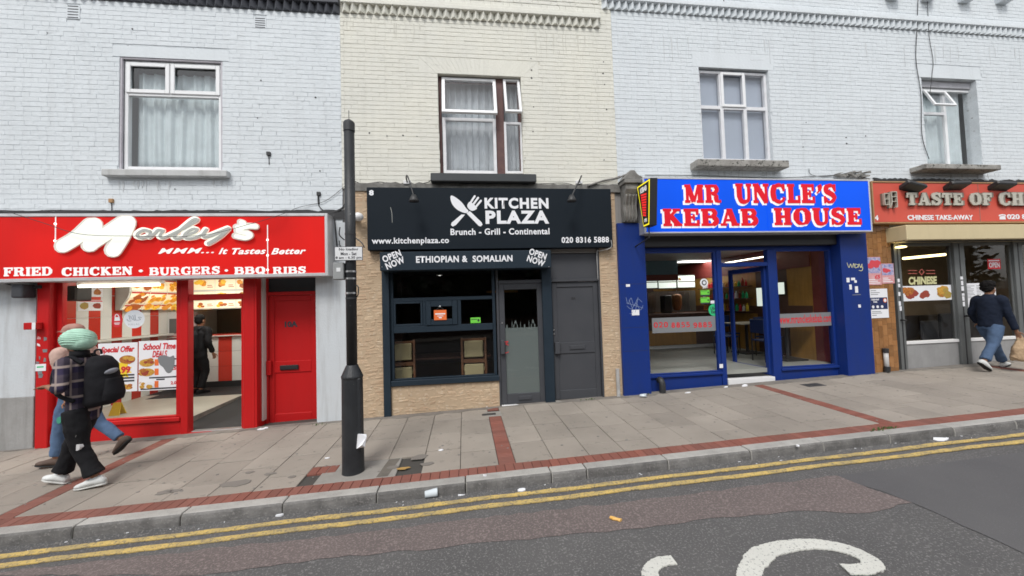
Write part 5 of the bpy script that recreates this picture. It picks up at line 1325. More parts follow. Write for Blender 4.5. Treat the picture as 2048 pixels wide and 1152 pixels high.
# menu lightbox along the left wall, curved like a hood
mbx = thing('menu_board', 'curved backlit menu box of food pictures on the takeaway wall', 'menu board', (xw + .2, 2.9, 1.87))
prof = [(.10, 1.86), (.16, 1.98), (.24, 2.10), (.28, 2.24), (.27, 2.40), (.22, 2.52)]
m = MB(); m.gen([(xw + .02, 1.98, 1.86)] + [(xw + p, 1.98, z) for p, z in prof] + [(xw + .02, 1.98, 2.52)], [(xw + .02, 4.9, 1.86)] + [(xw + p, 4.9, z) for p, z in prof] + [(xw + .02, 4.9, 2.52)]); part(m, 'housing', 'int_white', mbx)
rr = random.Random(4)
for k in range(6):
    ya, yb = 2.02 + k * .47, 2.02 + k * .47 + .45
    for lo, hi in ((0, 1), (1, 3), (3, 5)):
        pa, pb = prof[lo], prof[hi]; g = .012
        A = Vector((xw + pa[0] + .008, ya, pa[1] + g)); B = Vector((xw + pa[0] + .008, yb, pa[1] + g)); Cc = Vector((xw + pb[0] + .008, yb, pb[1] - g)); D = Vector((xw + pb[0] + .008, ya, pb[1] - g))
        if hi - lo > 1:
            md = prof[lo + 1]; E1, F1 = Vector((xw + md[0] + .012, ya, md[1])), Vector((xw + md[0] + .012, yb, md[1]))
            m = MB(); m.add([A, B, F1, E1, Cc, D], [(0, 1, 2, 3), (3, 2, 4, 5)])
        else: m = MB(); m.add([A, B, Cc, D], [(0, 1, 2, 3)])
        pn = part(m, 'menu_panel', 'menu_lit', mbx); sd = pn.modifiers.new('t', 'SOLIDIFY'); sd.thickness = .004
        u = (B - A); w = (D - A) if hi - lo == 1 else (E1 - A); nrm = u.cross(w).normalized()
        if nrm.x < 0: nrm = -nrm
        top_a, top_b = (D, Cc); dn_ = ((A - D) if hi - lo == 1 else (E1 - D)); dn_ = dn_.normalized() * .03; nn_ = u.cross(dn_).normalized(); nn_ = nn_ if nn_.x > 0 else -nn_
        hb = MB(); hb.gen([top_a + nn_ * .006, top_b + nn_ * .006, top_b + dn_ + nn_ * .006, top_a + dn_ + nn_ * .006], [top_a + nn_ * .010, top_b + nn_ * .010, top_b + dn_ + nn_ * .010, top_a + dn_ + nn_ * .010]); part(hb, 'heading_print', 'ink_red', pn)
        for q in range(9 if k else 11):
            s, tt = rr.uniform(.12, .88), rr.uniform(.15, .85); 
            if hi - lo == 1: c0 = A + u * s + (D - A) * tt
            else: c0 = (A + u * s + (E1 - A) * (tt * 2)) if tt < .5 else (E1 + u * s + (D - E1) * (tt * 2 - 1))
            rad = rr.uniform(.035, .075); w2 = w.normalized(); u2 = u.normalized(); mm = MB()
            pl = [c0 + nrm * (.012 + .001 * q) + u2 * (rad * 1.2 * math.cos(a * .785) * rr.uniform(.8, 1.2)) + w2 * (rad * math.sin(a * .785) * rr.uniform(.7, 1.1)) for a in range(8)]
            mm.add(pl, [tuple(range(8))]); part(mm, 'food_print', rr.choice(['glow_a', 'glow_a', 'glow_b'] if k else ['glow_a', 'glow_d', 'glow_d']), pn)
m2_ = thing('menu_board', 'row of backlit burger menu panels hung over the takeaway counter', 'menu board', (-4.6, 3.25, 1.86))
box('housing', 'int_white', m2_, -6.3, -3.37, 3.30, 3.5, 1.84, 2.62)
for k in range(8):
    xa, xb = -6.28 + k * .46, -6.28 + k * .46 + .44
    for za_, zb_ in ((1.86, 2.03), (2.05, 2.25), (2.30, 2.58)):
        pn = box('menu_panel', 'menu_lit', m2_, xa, xb, 3.288, 3.30, za_, zb_); foodblob(pn, xa, xb - .16, za_, zb_, 3.287, 70 + k * 3 + int(za_ * 10), ('glow_a', 'glow_b', 'glow_d'), 5); box('print_line', 'glow_d', pn, xb - .15, xb - .03, 3.284, 3.287, za_ + .05, za_ + .065); box('print_line', 'glow_d', pn, xb - .15, xb - .05, 3.284, 3.287, za_ + .09, za_ + .105)
wp = thing('wall_poster', 'two small food posters on the red striped takeaway wall', 'poster', (xw + .015, 1.47, 1.85))
for z0_ in (1.86, 2.12):
    o = part(MB().box(xw + .0125, xw + .018, 1.24, 1.72, z0_, z0_ + .2), 'sheet', 'paper', wp)
    for q in range(2):
        mm = MB(); yy = 1.36 + .24 * q; pl = [(xw + .020 + .0005 * q, yy + .085 * math.cos(a * .785) * random.uniform(.8, 1.2), z0_ + .09 + .06 * math.sin(a * .785) * random.uniform(.8, 1.2)) for a in range(8)]; mm.add(pl, [tuple(range(8))]); part(mm, 'food_print', ('food_d', 'food_a', 'food_c', 'food_d')[q + (2 if z0_ < 2 else 0)], o)
    part(MB().box(xw + .018, xw + .0195, 1.25, 1.71, z0_ + .17, z0_ + .19), 'heading', 'ink_red', o)
# tv, microwave
p = RC(126, 572, 157, 602, .7); solo(MB().box(p[0], p[1], .66, .95, p[2], p[3]), 'speaker', 'black_metal', 'black speaker box hung high in the corner of the takeaway', 'speaker', bevel=.02)
p = RC(319, 624, 361, 668, 3.2); t = thing('oven', 'white oven with dark glass doors behind the takeaway counter', 'oven', ((p[0] + p[1]) / 2, 3.5, 1.226)); box('body', 'white_plastic', t, p[0], p[1], 3.4, 3.8, 1.226, p[3], bevel=.01); box('door_glass', 'steel_grey', t, p[0] + .07, p[1] - .10, 3.395, 3.4, 1.29, p[3] - .16)
t = thing('tube_light', 'long fluorescent tube just inside the takeaway window', 'tube light', (-5.3, .40, P(240, 569, .4).z)); za_ = P(240, 570, .4).z
xa, xb = P(160, 570, .4).x, P(321, 568, .4).x
part(MB().tube([(xa, .38, za_ - .01), (xb, .38, za_ - .01)], .022, 10), 'tube', 'tube_lit', t, smooth=True); box('batten', 'white_plastic', t, xa - .02, xb + .02, .40, .46, za_ + .015, za_ + .06); lamp_light('lamp', t, ((xa + xb) / 2, .5, za_ - .06), 1.2, .06, 2.5, (1, .95, .8))
for x, y, lab in ((-3.9, 1.3, 'square ceiling light nearest the takeaway doorway'), (-5.6, 2.3, 'square ceiling light over the middle of the takeaway')): ceiling_light(lab, x, y, zc1 - .001, .62, .62, 15, group='takeaway ceiling lights')
for u, c, lab in ((173, 'orange_plastic', 'orange plastic bin seen low in the takeaway window'),):
    q = P(137, 800, .9); solo(MB().box(q.x - .06, q.x + .06, .8, 1.0, 0, .62), 'bin', c, lab, 'bin', bevel=.02)
q = P(232, 815, 1.1); t = MB(); t.gen([(q.x - .14, 1.0, 0.001), (q.x + .14, 1.0, 0.001), (q.x + .14, 1.03, 0.001), (q.x - .14, 1.03, 0.001)], [(q.x - .10, 1.12, .34), (q.x + .10, 1.12, .34), (q.x + .10, 1.13, .34), (q.x - .10, 1.13, .34)]); t.gen([(q.x - .14, 1.24, 0.001), (q.x + .14, 1.24, 0.001), (q.x + .14, 1.27, 0.001), (q.x - .14, 1.27, 0.001)], [(q.x - .10, 1.14, .34), (q.x + .10, 1.14, .34), (q.x + .10, 1.15, .34), (q.x - .10, 1.15, .34)])
t.v = [((v[0] - q.x) * .6 + q.x, (v[1] - 1.13) * .6 + 1.13, (v[2] - .001) * .62 + .001) for v in t.v]
solo(t, 'floor_sign', 'yellow_plastic', 'yellow folding wet floor sign inside the takeaway', 'floor sign')
# posters and stickers on the red shop's glass
yg = Yg + .0185
def poster(u0, v0, u1, v1, label): return sticker('paper', u0, v0, u1, v1, yg, label, 'poster', group='offer posters in the takeaway window')
t, r = poster(196, 686, 275, 784, 'left offer poster with yellow starburst in the takeaway window'); W, H = r[1] - r[0], r[3] - r[2]
text('Special Offer', 'ink_red', t, r[0] + .04, r[1] - .04, r[3] - .17, r[3] - .05, yg - .004, bold=.04, shear=.25)
M('burst', (0.85, 0.62, 0.03), 0.6)
cx_, cz_ = r[0] + W * .55, r[2] + H * .44; part(MB().prism([(cx_ + (.16 if k % 2 else .11) * math.cos(k * .2618) * 1.1, cz_ + (.16 if k % 2 else .11) * math.sin(k * .2618)) for k in range(24)], yg - .0035, yg - .002), 'starburst', 'burst', t)
text('£1.99', 'ink_red', t, cx_ - .14, cx_ + .15, cz_ - .05, cz_ + .06, yg - .005, bold=.05)
disc('food_a', t, r[1] - .14, r[3] - .26, .11, .065, yg - .003, 'food_print'); foodblob(t, r[1] - .26, r[1] - .03, r[3] - .34, r[3] - .18, yg - .0045, 5, ('food_d', 'food_b'), 6)
foodblob(t, r[1] - .26, r[1] - .02, r[2] + .0, r[2] + .14, yg - .003, 6, ('food_a', 'food_b'), 6)
for k in range(3): box('print_line', 'ink_dark', t, r[1] - .30, r[1] - .04, yg - .0035, yg - .002, r[2] + .15 + .045 * k, r[2] + .175 + .045 * k)
t, r = poster(277.5, 681, 361.5, 780, 'right offer poster reading School Time Deals with a torn grey hole'); W, H = r[1] - r[0], r[3] - r[2]
text('School Time', 'ink_red', t, r[0] + .06, r[1] - .07, r[3] - .14, r[3] - .04, yg - .004, bold=.04, shear=.25); text('DEALS', 'ink_red', t, r[0] + .19, r[1] - .19, r[3] - .26, r[3] - .155, yg - .004, bold=.04, shear=.25)
for k, (fx, fz_) in enumerate(((.2, .56), (.2, .37), (.2, .12))):
    disc('food_b' if k < 2 else 'paper', t, r[0] + W * fx, r[2] + H * fz_, .105, .06, yg - .003, 'food_print'); foodblob(t, r[0] + W * fx - .13, r[0] + W * fx + .13, r[2] + H * fz_ - .08, r[2] + H * fz_ + .08, yg - .0045, 9 + k, ('food_a', 'food_d') if k < 2 else ('food_b',), 6)
    box('drink_print', 'orange_card', t, r[0] + W * .38, r[0] + W * .38 + .055, yg - .0035, yg - .002, r[2] + H * fz_ - .05, r[2] + H * fz_ + .05)
part(MB().prism(spl([(r[0] + W * x, r[2] + H * z) for x, z in ((.46, .66), (.6, .70), (.74, .66), (.84, .68), (.85, .5), (.78, .36), (.68, .34), (.58, .46), (.5, .52))], 3, True), yg - .0065, yg - .003), 'torn_patch', 'silver_film', t)
for tx, z in (('1.50', .39), ('2.00', .10)): text(tx, 'ink_red', t, r[1] - .14, r[1] - .025, r[2] + H * z, r[2] + H * z + .05, yg - .004, bold=.04)
for x0_, x1_, z in ((.25, .93, .24), (.42, .62, .20), (.05, .95, .02), (.72, .93, .6), (.72, .93, .46)): box('print_line', 'ink_dark', t, r[0] + W * x0_, r[0] + W * x1_, yg - .0032, yg - .002, r[2] + H * z, r[2] + H * z + .022)
M('halal_white', (0.70, 0.74, 0.78), 0.6); M('halal_ink', (0.36, 0.40, 0.45), 0.6)
t, r = sticker('halal_white', 248, 620, 289.5, 656.5, yg, 'big round white halal sticker on the takeaway window', round_=True); W, H = r[1] - r[0], r[3] - r[2]
text('HALAL', 'halal_ink', t, r[0] + W * .22, r[1] - W * .22, r[2] + H * .17, r[2] + H * .27, yg - .005, bold=.0, space=1.3)
m = MB(); 
for k, pl in enumerate(([(.86, .56), (.78, .60), (.70, .58), (.80, .48), (.72, .44), (.62, .44), (.56, .46)], [(.56, .46), (.545, .60), (.53, .74)], [(.56, .46), (.50, .44), (.46, .60), (.43, .72)], [(.44, .46), (.36, .58), (.33, .68)], [(.36, .42), (.28, .40), (.18, .44), (.16, .52)], [(.30, .48), (.27, .62), (.25, .72)])):
    stroke(m, spl([(r[0] + W * a, r[2] + H * b) for a, b in pl], 4), .011, lambda a, b, d: (a, d, b), yg - .0055 - .0003 * k, yg - .003)
part(m, 'arabic_script', 'halal_ink', t)
t, r = sticker('ink_red', 223.5, 626, 245.5, 655, yg, 'red oval bag sticker left of the round halal sticker', round_=True); W, H = r[1] - r[0], r[3] - r[2]
part(MB().prism([(r[0] + W * a, r[2] + H * b) for a, b in ((.25, .46), (.78, .46), (.72, .72), (.3, .72))], yg - .005, yg - .003), 'bag_print', 'paper', t); scrawl([[(230, 634), (232, 629), (236, 630), (238, 634)]], .012, 'paper', t, yg - .003, 'handle_print'); box('print_line', 'paper', t, r[0] + W * .25, r[0] + W * .75, yg - .005, yg - .003, r[2] + H * .28, r[2] + H * .33); box('print_line', 'paper', t, r[0] + W * .3, r[0] + W * .7, yg - .005, yg - .003, r[2] + H * .2, r[2] + H * .24)

# restaurant: dim room with chairs
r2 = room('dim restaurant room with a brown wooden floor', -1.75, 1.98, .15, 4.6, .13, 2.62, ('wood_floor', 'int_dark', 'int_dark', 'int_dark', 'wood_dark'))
def dining_chair(x, y, z, rz_, label):   # back towards the glass
    t = thing('dining_chair', label, 'chair', (x, y, z), rz_, 'cream dining chairs')
    for sx in (-1, 1):
        for sy in (-1, 1):
            h = .45 if sy < 0 else 1.03; part(MB().box(sx * .21 - .02, sx * .21 + .02, sy * .2 - .02, sy * .2 + .02, 0, h), 'leg', 'wood_floor', t, local=True, bevel=.004)
    part(MB().box(-.20, .20, -.22, .20, .43, .50), 'seat', 'chair_cream', t, local=True, bevel=.02); part(MB().box(-.17, .17, .18, .235, .68, .98), 'backrest', 'chair_cream', t, local=True, bevel=.015); part(MB().box(-.17, .17, .18, .23, .36, .56), 'lower_back', 'chair_cream', t, local=True, bevel=.01); part(MB().box(-.189, .189, .185, .215, .585, .65), 'rail', 'wood_floor', t, local=True); part(MB().box(-.189, .189, .185, .215, .98, 1.02), 'rail', 'wood_floor', t, local=True)
q = P(806, 700, .7); dining_chair(q.x, .62, 0.13, R(186), 'left cream padded dining chair in the restaurant window'); q = P(948, 700, .7); dining_chair(q.x, .62, 0.13, R(177), 'right cream padded dining chair in the restaurant window')
t = thing('dining_table', 'dark wooden dining table between two cream chairs', 'table', (-.4, 1.3, 0)); box('tabletop', 'wood_dark', t, -1.3, .5, 1.0, 1.7, .72, .76, bevel=.005)
for x in (-1.2, .4):
    for y in (1.08, 1.62): box('leg', 'wood_dark', t, x - .03, x + .03, y - .03, y + .03, 0, .719)
ceiling_light('tiny spotlight glowing inside the dark restaurant', P(879, 553, 1.2).x, 1.2, P(879, 551, 1.2).z + .02, .05, .05, 0)
box('wood_post', 'wood_wall', r2, .72, .78, 1.9, 1.96, 0, 2.3); box('wood_rail', 'wood_wall', r2, .5, 1.2, 1.9, 1.95, 2.0, 2.05)
t = thing('hanging_notice', 'orange open notice hanging on the small restaurant window', 'notice', (P(880, 640, 0).x, .0, P(880, 640, 0).z)); yk = .0
p = RC(868, 620, 893, 640, yk); box('card', 'orange_card', t, p[0], p[1], yk - .008, yk - .004, p[2], p[3]); box('print_line', 'paper', t, p[0] + .02, p[1] - .02, yk - .0095, yk - .008, p[3] - .075, p[3] - .055); box('print_line', 'paper', t, p[0] + .05, p[1] - .05, yk - .0095, yk - .008, p[3] - .105, p[3] - .095); box('print_line', 'paper', t, p[0] + .08, p[1] - .08, yk - .0095, yk - .008, p[2] + .03, p[2] + .05)
part(MB().tube([P(872, 620, yk - .006), P(880, 613, yk - .006), P(888, 620, yk - .006)], .004, 5), 'string', 'cable', t); part(MB().ball(P(880, 613, yk - .006), .015, .008, .015, 8, 6), 'sucker', 'chrome', t)
t, r = sticker('sticker_green', 941, 635, 961, 646, Yk + .0385, 'bright green hygiene rating sticker in the restaurant window'); box('print_line', 'ink_dark', t, r[0] + .01, r[1] - .06, Yk + .035, Yk + .0365, r[3] - .035, r[3] - .025); disc('ink_dark', t, r[1] - .035, (r[2] + r[3]) / 2, .018, .022, Yk + .0365, 'print_spot', 10)

# kebab shop
fz3 = P(1380, 744, Yb).z - .02
r3 = room('kebab shop room with wood panelled wall and pale floor', 3.28, 7.35, .24, 6.2, fz3, 2.86, ('floor_grey', 'ceil_grey', 'wood_wall', 'wood_dark', None))
for ya, yb, mt in ((.24, .72, 'red_wall'), (.721, 1.35, 'wood_wall'), (1.351, 1.62, 'wood_dark'), (1.621, 2.05, 'kitchen_grey'), (2.051, 2.3, 'wood_dark'), (2.301, 6.2, 'wood_wall')): box('side_wall', mt, r3, 7.35, 7.43, ya, yb, fz3, 2.86)
box('dado_rail', 'wood_dark', r3, 7.335, 7.349, .73, 6.19, fz3 + .95, fz3 + 1.15)
box('frieze', 'red_wall', r3, 7.33, 7.349, .73, 6.19, 2.35, 2.85)
box('bulkhead', 'cer_teal', r3, 3.3, 6.2, 3.9, 4.1, 2.45, 2.855); box('bulkhead', 'red_wall', r3, 3.3, 6.2, 3.88, 4.1, 2.28, 2.449); box('back_panel', 'wood_dark', r3, 3.3, 6.0, 5.0, 5.1, fz3, 2.45)
ka, kb = P(1275, 640, 3.6).x, P(1432, 640, 3.6).x; kz1, kz2, kz3 = P(1350, 629, 3.6).z, P(1350, 660, 3.6).z, P(1350, 690, 3.6).z
kc = thing('counter', 'wood fronted kebab counter with dark top', 'counter', ((ka + kb) / 2, 3.9, fz3)); box('counter_body', 'wood_dark', kc, ka, kb, 3.6, 4.3, kz3, kz1 - .04); box('front_panel', 'wood_wall', kc, ka + .05, P(1391, 670, 3.6).x, 3.57, 3.599, kz3 + .005, kz2); box('counter_top', 'wood_dark', kc, ka, kb + .05, 3.5, 4.4, kz1 - .039, kz1 + .03, bevel=.006); box('base_tiles', 'tile_white', kc, ka, kb, 3.62, 4.3, fz3, kz3 - .001)
gl_ = thing('splashback', 'ribbed steel splashback behind the kebab grill', 'splashback', ((ka + kb) / 2, 4.8, kz1)); kt = P(1350, 583, 4.8).z
ra = P(1290, 600, 4.8).x
for k in range(30): box('rib', 'steel', gl_, ra + k * .05, ra + .028 + k * .05, 4.78, 4.81, kz1 + .03, kt)
box('sheet', 'kitchen_grey', gl_, ra - .2, ra + 1.7, 4.811, 4.83, kz1 + .03, kt + .02)
q = P(1354, 605, 4.0); t = thing('kebab_spit', 'brown cone of kebab meat on an upright spit', 'kebab spit', (q.x, 4.0, kz1 + .03)); part(MB().rings([((q.x, 4.0, z), (r_, 0, 0), (0, r_, 0)) for z, r_ in ((kz1 + .10, .07), (kz1 + .14, .105), (kz1 + .25, .125), (kz1 + .4, .135), (kz1 + .52, .13), (kz1 + .56, .10), (kz1 + .58, .05))], 14), 'meat', 'meat', t, smooth=True); part(MB().tube([(q.x, 4, kz1 + .03), (q.x, 4, kz1 + .7)], .012, 8), 'spit', 'steel', t); box('burner', 'black_metal', t, q.x - .42, q.x - .18, 3.95, 4.2, kz1 + .031, kz1 + .55, bevel=.02)
t = thing('menu_board', 'row of three lit menu screens over the kebab counter', 'menu board', (5.2, 4.5, 2.0))
for (a, b, c, d) in ((1284, 553, 1314.5, 576), (1318, 551.5, 1352, 576), (1356, 551.5, 1389.5, 574.5)):
    p = RC(a, b, c, d, 4.4); o = box('screen', 'menu_cool', t, p[0], p[1], 4.4, 4.43, p[2], p[3]); box('divider', 'wood_dark', o, p[0], p[1], 4.39, 4.4, (p[2] + p[3]) / 2 - .012, (p[2] + p[3]) / 2 + .012); foodblob(o, p[0], p[0] + .12, (p[2] + p[3]) / 2, p[3], 4.389, int(a), ('food_d', 'food_c'), 4)
    box('surround', 'int_dark', o, p[0] - .03, p[1] + .03, 4.431, 4.44, p[2] - .03, p[3] + .03)
for i, (u, v, y, sx, sy, lab) in enumerate(((1386, 522, 2.2, 1.0, .62, 'broad square ceiling light nearest the kebab shop window'), (1327, 537.5, 4.4 - .9, .62, .5, 'ceiling light deeper inside the kebab shop'))):
    z = 2.855; d = ray(u, v); q = CAM + d * ((z - CAM.z) / d.z); ceiling_light(lab, q.x, max(q.y, .8), z, sx, sy * .8, 8 if i == 0 else 5, col=(.95, 1, .97), group='kebab shop ceiling lights')
for u, v in ((1317, 505), (1380, 505), (1464, 503), (1543, 501), (1617, 499)):
    y = .5; q = P(u, v, y); solo(MB().rings([((q.x, y, 2.855), (.045, 0, 0), (0, .045, 0)), ((q.x, y, 2.83), (.045, 0, 0), (0, .045, 0))], 12), 'spotlight', 'lamp_lit', ('leftmost recessed spotlight above the left kebab shop window', 'recessed spotlight in the middle of the left kebab shop window', 'recessed spotlight over the left side of the kebab shop doorway', 'recessed spotlight over the right side of the kebab shop doorway', 'recessed spotlight above the right kebab shop window')[(1317, 1380, 1464, 1543, 1617).index(u)], 'spotlight', group='recessed spotlights in the kebab shop')
t = thing('neon_light', 'thin red neon strip under the kebab shop ceiling', 'neon light', (6, 2.6, 2.4)); part(MB().tube([P(1480, 540, 2.6), P(1570, 526, 2.6)], .018, 8), 'tube', 'neon_red', t)
t = thing('strip_light', 'pale yellow strip light near the kebab shop ceiling', 'strip light', (6, 2.2, 2.6)); part(MB().tube([P(1446, 527, 1.8), P(1567, 507, 1.8)], .014, 8), 'tube', 'tube_lit', t)
q = P(1520, 563, 4.9); t = thing('wall_lamp', 'round white wall lamp glowing on the kebab shop back wall', 'wall lamp', q); part(MB().ball(q, .13, .06, .09, 14, 8), 'shade', 'lamp_lit', t, smooth=True)
def cafe_table(x, y, lab):
    t = thing('cafe_table', lab, 'table', (x, y, fz3), 0, 'kebab shop tables'); box('tabletop', 'tabletop', t, x - .38, x + .38, y - .32, y + .32, fz3 + .72, fz3 + .75, bevel=.008); part(MB().tube([(x, y, fz3 + .03), (x, y, fz3 + .72)], .035, 8), 'column', 'black_metal', t); box('foot', 'black_metal', t, x - .25, x + .25, y - .25, y + .25, fz3, fz3 + .03)
def cafe_chair(x, y, rz_, lab):
    t = thing('cafe_chair', lab, 'chair', (x, y, fz3), rz_, 'blue kebab shop chairs'); part(MB().box(-.2, .2, -.2, .2, .43, .46), 'seat', 'chair_blue', t, local=True, bevel=.01); part(MB().box(-.2, .2, .18, .21, .6, .9), 'backrest', 'chair_blue', t, local=True, bevel=.01)
    for sx in (-.18, .18):
        for sy in (-.17, .19): part(MB().tube([(sx, sy, 0), (sx, sy, .43 if sy < 0 else .88)], .014, 6), 'leg', 'black_metal', t, local=True)
cafe_table(6.92, .98, 'cream topped table behind the right kebab shop window'); cafe_table(6.9, 2.15, 'cream topped table deeper inside the kebab shop')
for x, y, a, lab in ((6.4, .95, 90, 'blue chair left of the nearer kebab shop table'), (6.95, 1.52, 0, 'blue chair behind the nearer kebab shop table'), (6.3, 2.1, 90, 'blue chair left of the deeper kebab shop table'), (6.85, 2.75, 0, 'blue chair behind the deeper kebab shop table')): cafe_chair(x, y, R(a), lab)
sh_ = thing('wall_shelf', 'dark wall shelf crowded with bottles and jars on the kebab shop side wall', 'shelf', (7.25, 3.6, 1.3))
for zz in (1.35, 1.68, 2.0): box('board', 'wood_dark', sh_, 7.12, 7.33, 2.4, 4.4, zz, zz + .025)
rr = random.Random(12)
for zz in (1.375, 1.705, 2.025):
    for k in range(15): 
        y = 2.48 + k * .125; r_ = rr.uniform(.025, .042); h = rr.uniform(.12, .24); part(MB().rings([((7.22, y, zz), (r_, 0, 0), (0, r_, 0)), ((7.22, y, zz + h * .65), (r_, 0, 0), (0, r_, 0)), ((7.22, y, zz + h * .8), (r_ * .4, 0, 0), (0, r_ * .4, 0)), ((7.22, y, zz + h), (r_ * .4, 0, 0), (0, r_ * .4, 0))], 8), 'bottle', rr.choice(['food_a', 'food_d', 'paper', 'ink_red', 'sticker_teal', 'yellow_plastic']), sh_)
for ya_, yb_, za_, zb_, lab in ((1.40, 1.66, 1.78, 2.05, 'pale lit menu screen on the kebab shop side wall'), (2.0, 2.25, 1.5, 1.95, 'framed menu sheet beside the shelf on the kebab shop side wall')):
    t = thing('wall_menu', lab, 'menu', (7.33, ya_, za_)); part(MB().box(7.315, 7.349, ya_ - .02, yb_ + .02, za_ - .02, zb_ + .02), 'frame', 'int_dark', t); part(MB().box(7.31, 7.3145, ya_, yb_, za_, zb_), 'sheet', 'menu_cool', t)
p = RC(1519, 592, 1534, 615, 4.2); solo(MB().box(p[0], p[1], 4.0, 4.2, p[2] - .1, p[3]), 'takeaway_bag', 'paper', 'white paper bag standing on the kebab counter', 'bag', bevel=.01)

# Chinese takeaway: shallow brown waiting room
fz4 = gz(9, 0) - .02
r4 = room('brown waiting room of the Chinese takeaway', 8.2, 14.0, .17, 2.4, fz4, 2.9, ('int_brown', 'int_brown', 'int_brown', 'int_brown', 'int_brown'))
t = thing('strip_light', 'warm strip light over the Chinese takeaway waiting room', 'strip light', (9.6, 1.4, 2.7)); a, b = P(1807, 517, 1.4), P(1890, 509, 1.4); part(MB().tube([a, b], .03, 8), 'tube', 'warm_lit', t); lamp_light('lamp', t, ((a.x + b.x) / 2, 1.3, a.z - .08), 1.2, .1, 5, (1, .8, .5))
q = P(1802, 494, -.05); solo(MB().ball(q, .10, .08, .022, 12, 6), 'canopy_lamp', 'warm_lit', 'small oval warm lamp under the beige shutter housing', 'lamp', smooth=True)
for i, (u0, u1, v0) in enumerate(((1848, 1875, 626), (1876, 1906, 622), (1812, 1846, 640))):
    p = RC(u0, v0, u1, 676, .9); t = thing('waiting_chair', ('black waiting room chair in the middle of the first takeaway window', 'black waiting room chair at the right edge of the first takeaway window', 'lower black waiting room seat at the left of the first takeaway window')[i], 'chair', ((p[0] + p[1]) / 2, .9, fz4), 0, 'black waiting chairs'); box('backrest', 'black_metal', t, p[0], p[1], .6, .65, fz4 + .45, p[3], bevel=.02); box('seat', 'black_metal', t, p[0], p[1], .651, 1.1, fz4 + .38, fz4 + .449, bevel=.02)
    for x in (p[0] + .03, p[1] - .03):
        for y in (.64, 1.06): box('leg', 'steel', t, x - .015, x + .015, y - .015, y + .015, fz4, fz4 + .379)
box('doorway', 'int_white', r4, P(1985, 590, 2.3).x, P(2000, 590, 2.3).x, 2.3, 2.39, fz4, 2.6); box('skirting', 'int_dark', r4, 8.25, 13.9, 2.37, 2.399, fz4, fz4 + .9)
p = RC(1838, 600, 1905, 676, 2.3); box('counter_front', 'int_dark', r4, p[0], p[1] + .5, 1.9, 2.3, fz4, 1.1)

# ------------------------------------------------------------------ people
def fabric(name, c, **k): M(name, c, 0.85, var=.5, vs=9, bump=.35, bs=22, local=True, spec=.2, **k)
fabric('skin', (0.30, 0.15, 0.092)); MATS['skin'].node_tree.nodes['Principled BSDF'].inputs['Roughness'].default_value = .55
fabric('skin_tan', (0.30, 0.16, 0.10)); fabric('mint_cloth', (0.45, 0.70, 0.56)); fabric('black_cloth', (0.012, 0.012, 0.014)); fabric('black_pack', (0.014, 0.014, 0.017)); fabric('navy_knit', (0.012, 0.018, 0.035)); fabric('denim', (0.10, 0.16, 0.27), vc=(.06, .10, .17)); fabric('denim_mid', (0.075, 0.12, 0.205), vc=(.05, .08, .13)); fabric('pink_cloth', (0.56, 0.39, 0.33)); fabric('hair', (0.008, 0.007, 0.007)); fabric('shoe_white', (0.68, 0.70, 0.69)); fabric('shoe_brown', (0.12, 0.085, 0.07)); fabric('sole', (0.55, 0.55, 0.53)); fabric('sole_dark', (0.03, 0.03, 0.03)); fabric('bag_tan', (0.42, 0.30, 0.19)); fabric('reflector', (0.25, 0.26, 0.29)); fabric('white_patch', (0.65, 0.65, 0.66)); fabric('green_patch', (0.08, .35, .24))
M('eye', (0.02, 0.02, 0.02), .2)
# plaid shirt: crossing bands worked out from the cloth's own coordinates
m = bpy.data.materials.new('plaid'); MATS['plaid'] = m; m.use_nodes = True; N, L = m.node_tree.nodes, m.node_tree.links; b = N['Principled BSDF']; b.inputs['Roughness'].default_value = .9; b.inputs['Specular IOR Level'].default_value = .2
tc = N.new('ShaderNodeTexCoord'); sp = N.new('ShaderNodeSeparateXYZ'); L.new(tc.outputs['Object'], sp.inputs[0])
def wav(sock, per, ph, lo, hi):
    a = N.new('ShaderNodeMath'); a.operation = 'MULTIPLY_ADD'; L.new(sock, a.inputs[0]); a.inputs[1].default_value = 6.2832 / per; a.inputs[2].default_value = ph
    s = N.new('ShaderNodeMath'); s.operation = 'SINE'; L.new(a.outputs[0], s.inputs[0]); r = N.new('ShaderNodeMapRange'); r.inputs[1].default_value = lo; r.inputs[2].default_value = hi; L.new(s.outputs[0], r.inputs[0]); return r.outputs[0]
ad = N.new('ShaderNodeMath'); ad.operation = 'ADD'; L.new(sp.outputs[0], ad.inputs[0]); L.new(sp.outputs[1], ad.inputs[1])
def mx(f, a, c2, k):
    f2 = N.new('ShaderNodeMath'); f2.operation = 'MULTIPLY'; L.new(f, f2.inputs[0]); f2.inputs[1].default_value = k
    x = N.new('ShaderNodeMix'); x.data_type = 'RGBA'; L.new(f2.outputs[0], x.inputs[0])
    if isinstance(a, tuple): x.inputs[6].default_value = (*a, 1)
    else: L.new(a, x.inputs[6])
    x.inputs[7].default_value = (*c2, 1); return x.outputs[2]
c_ = mx(wav(sp.outputs[2], .17, 0, -.2, .3), (0.035, 0.028, 0.06), (0.075, 0.06, 0.075), .8); c_ = mx(wav(ad.outputs[0], .15, .5, -.1, .4), c_, (0.012, 0.010, 0.02), .6)
c_ = mx(wav(sp.outputs[2], .17, 1.9, .82, .95), c_, (0.36, 0.29, 0.26), .85); c_ = mx(wav(ad.outputs[0], .15, 2.2, .84, .96), c_, (0.30, 0.24, 0.22), .75); L.new(c_, b.inputs['Base Color'])

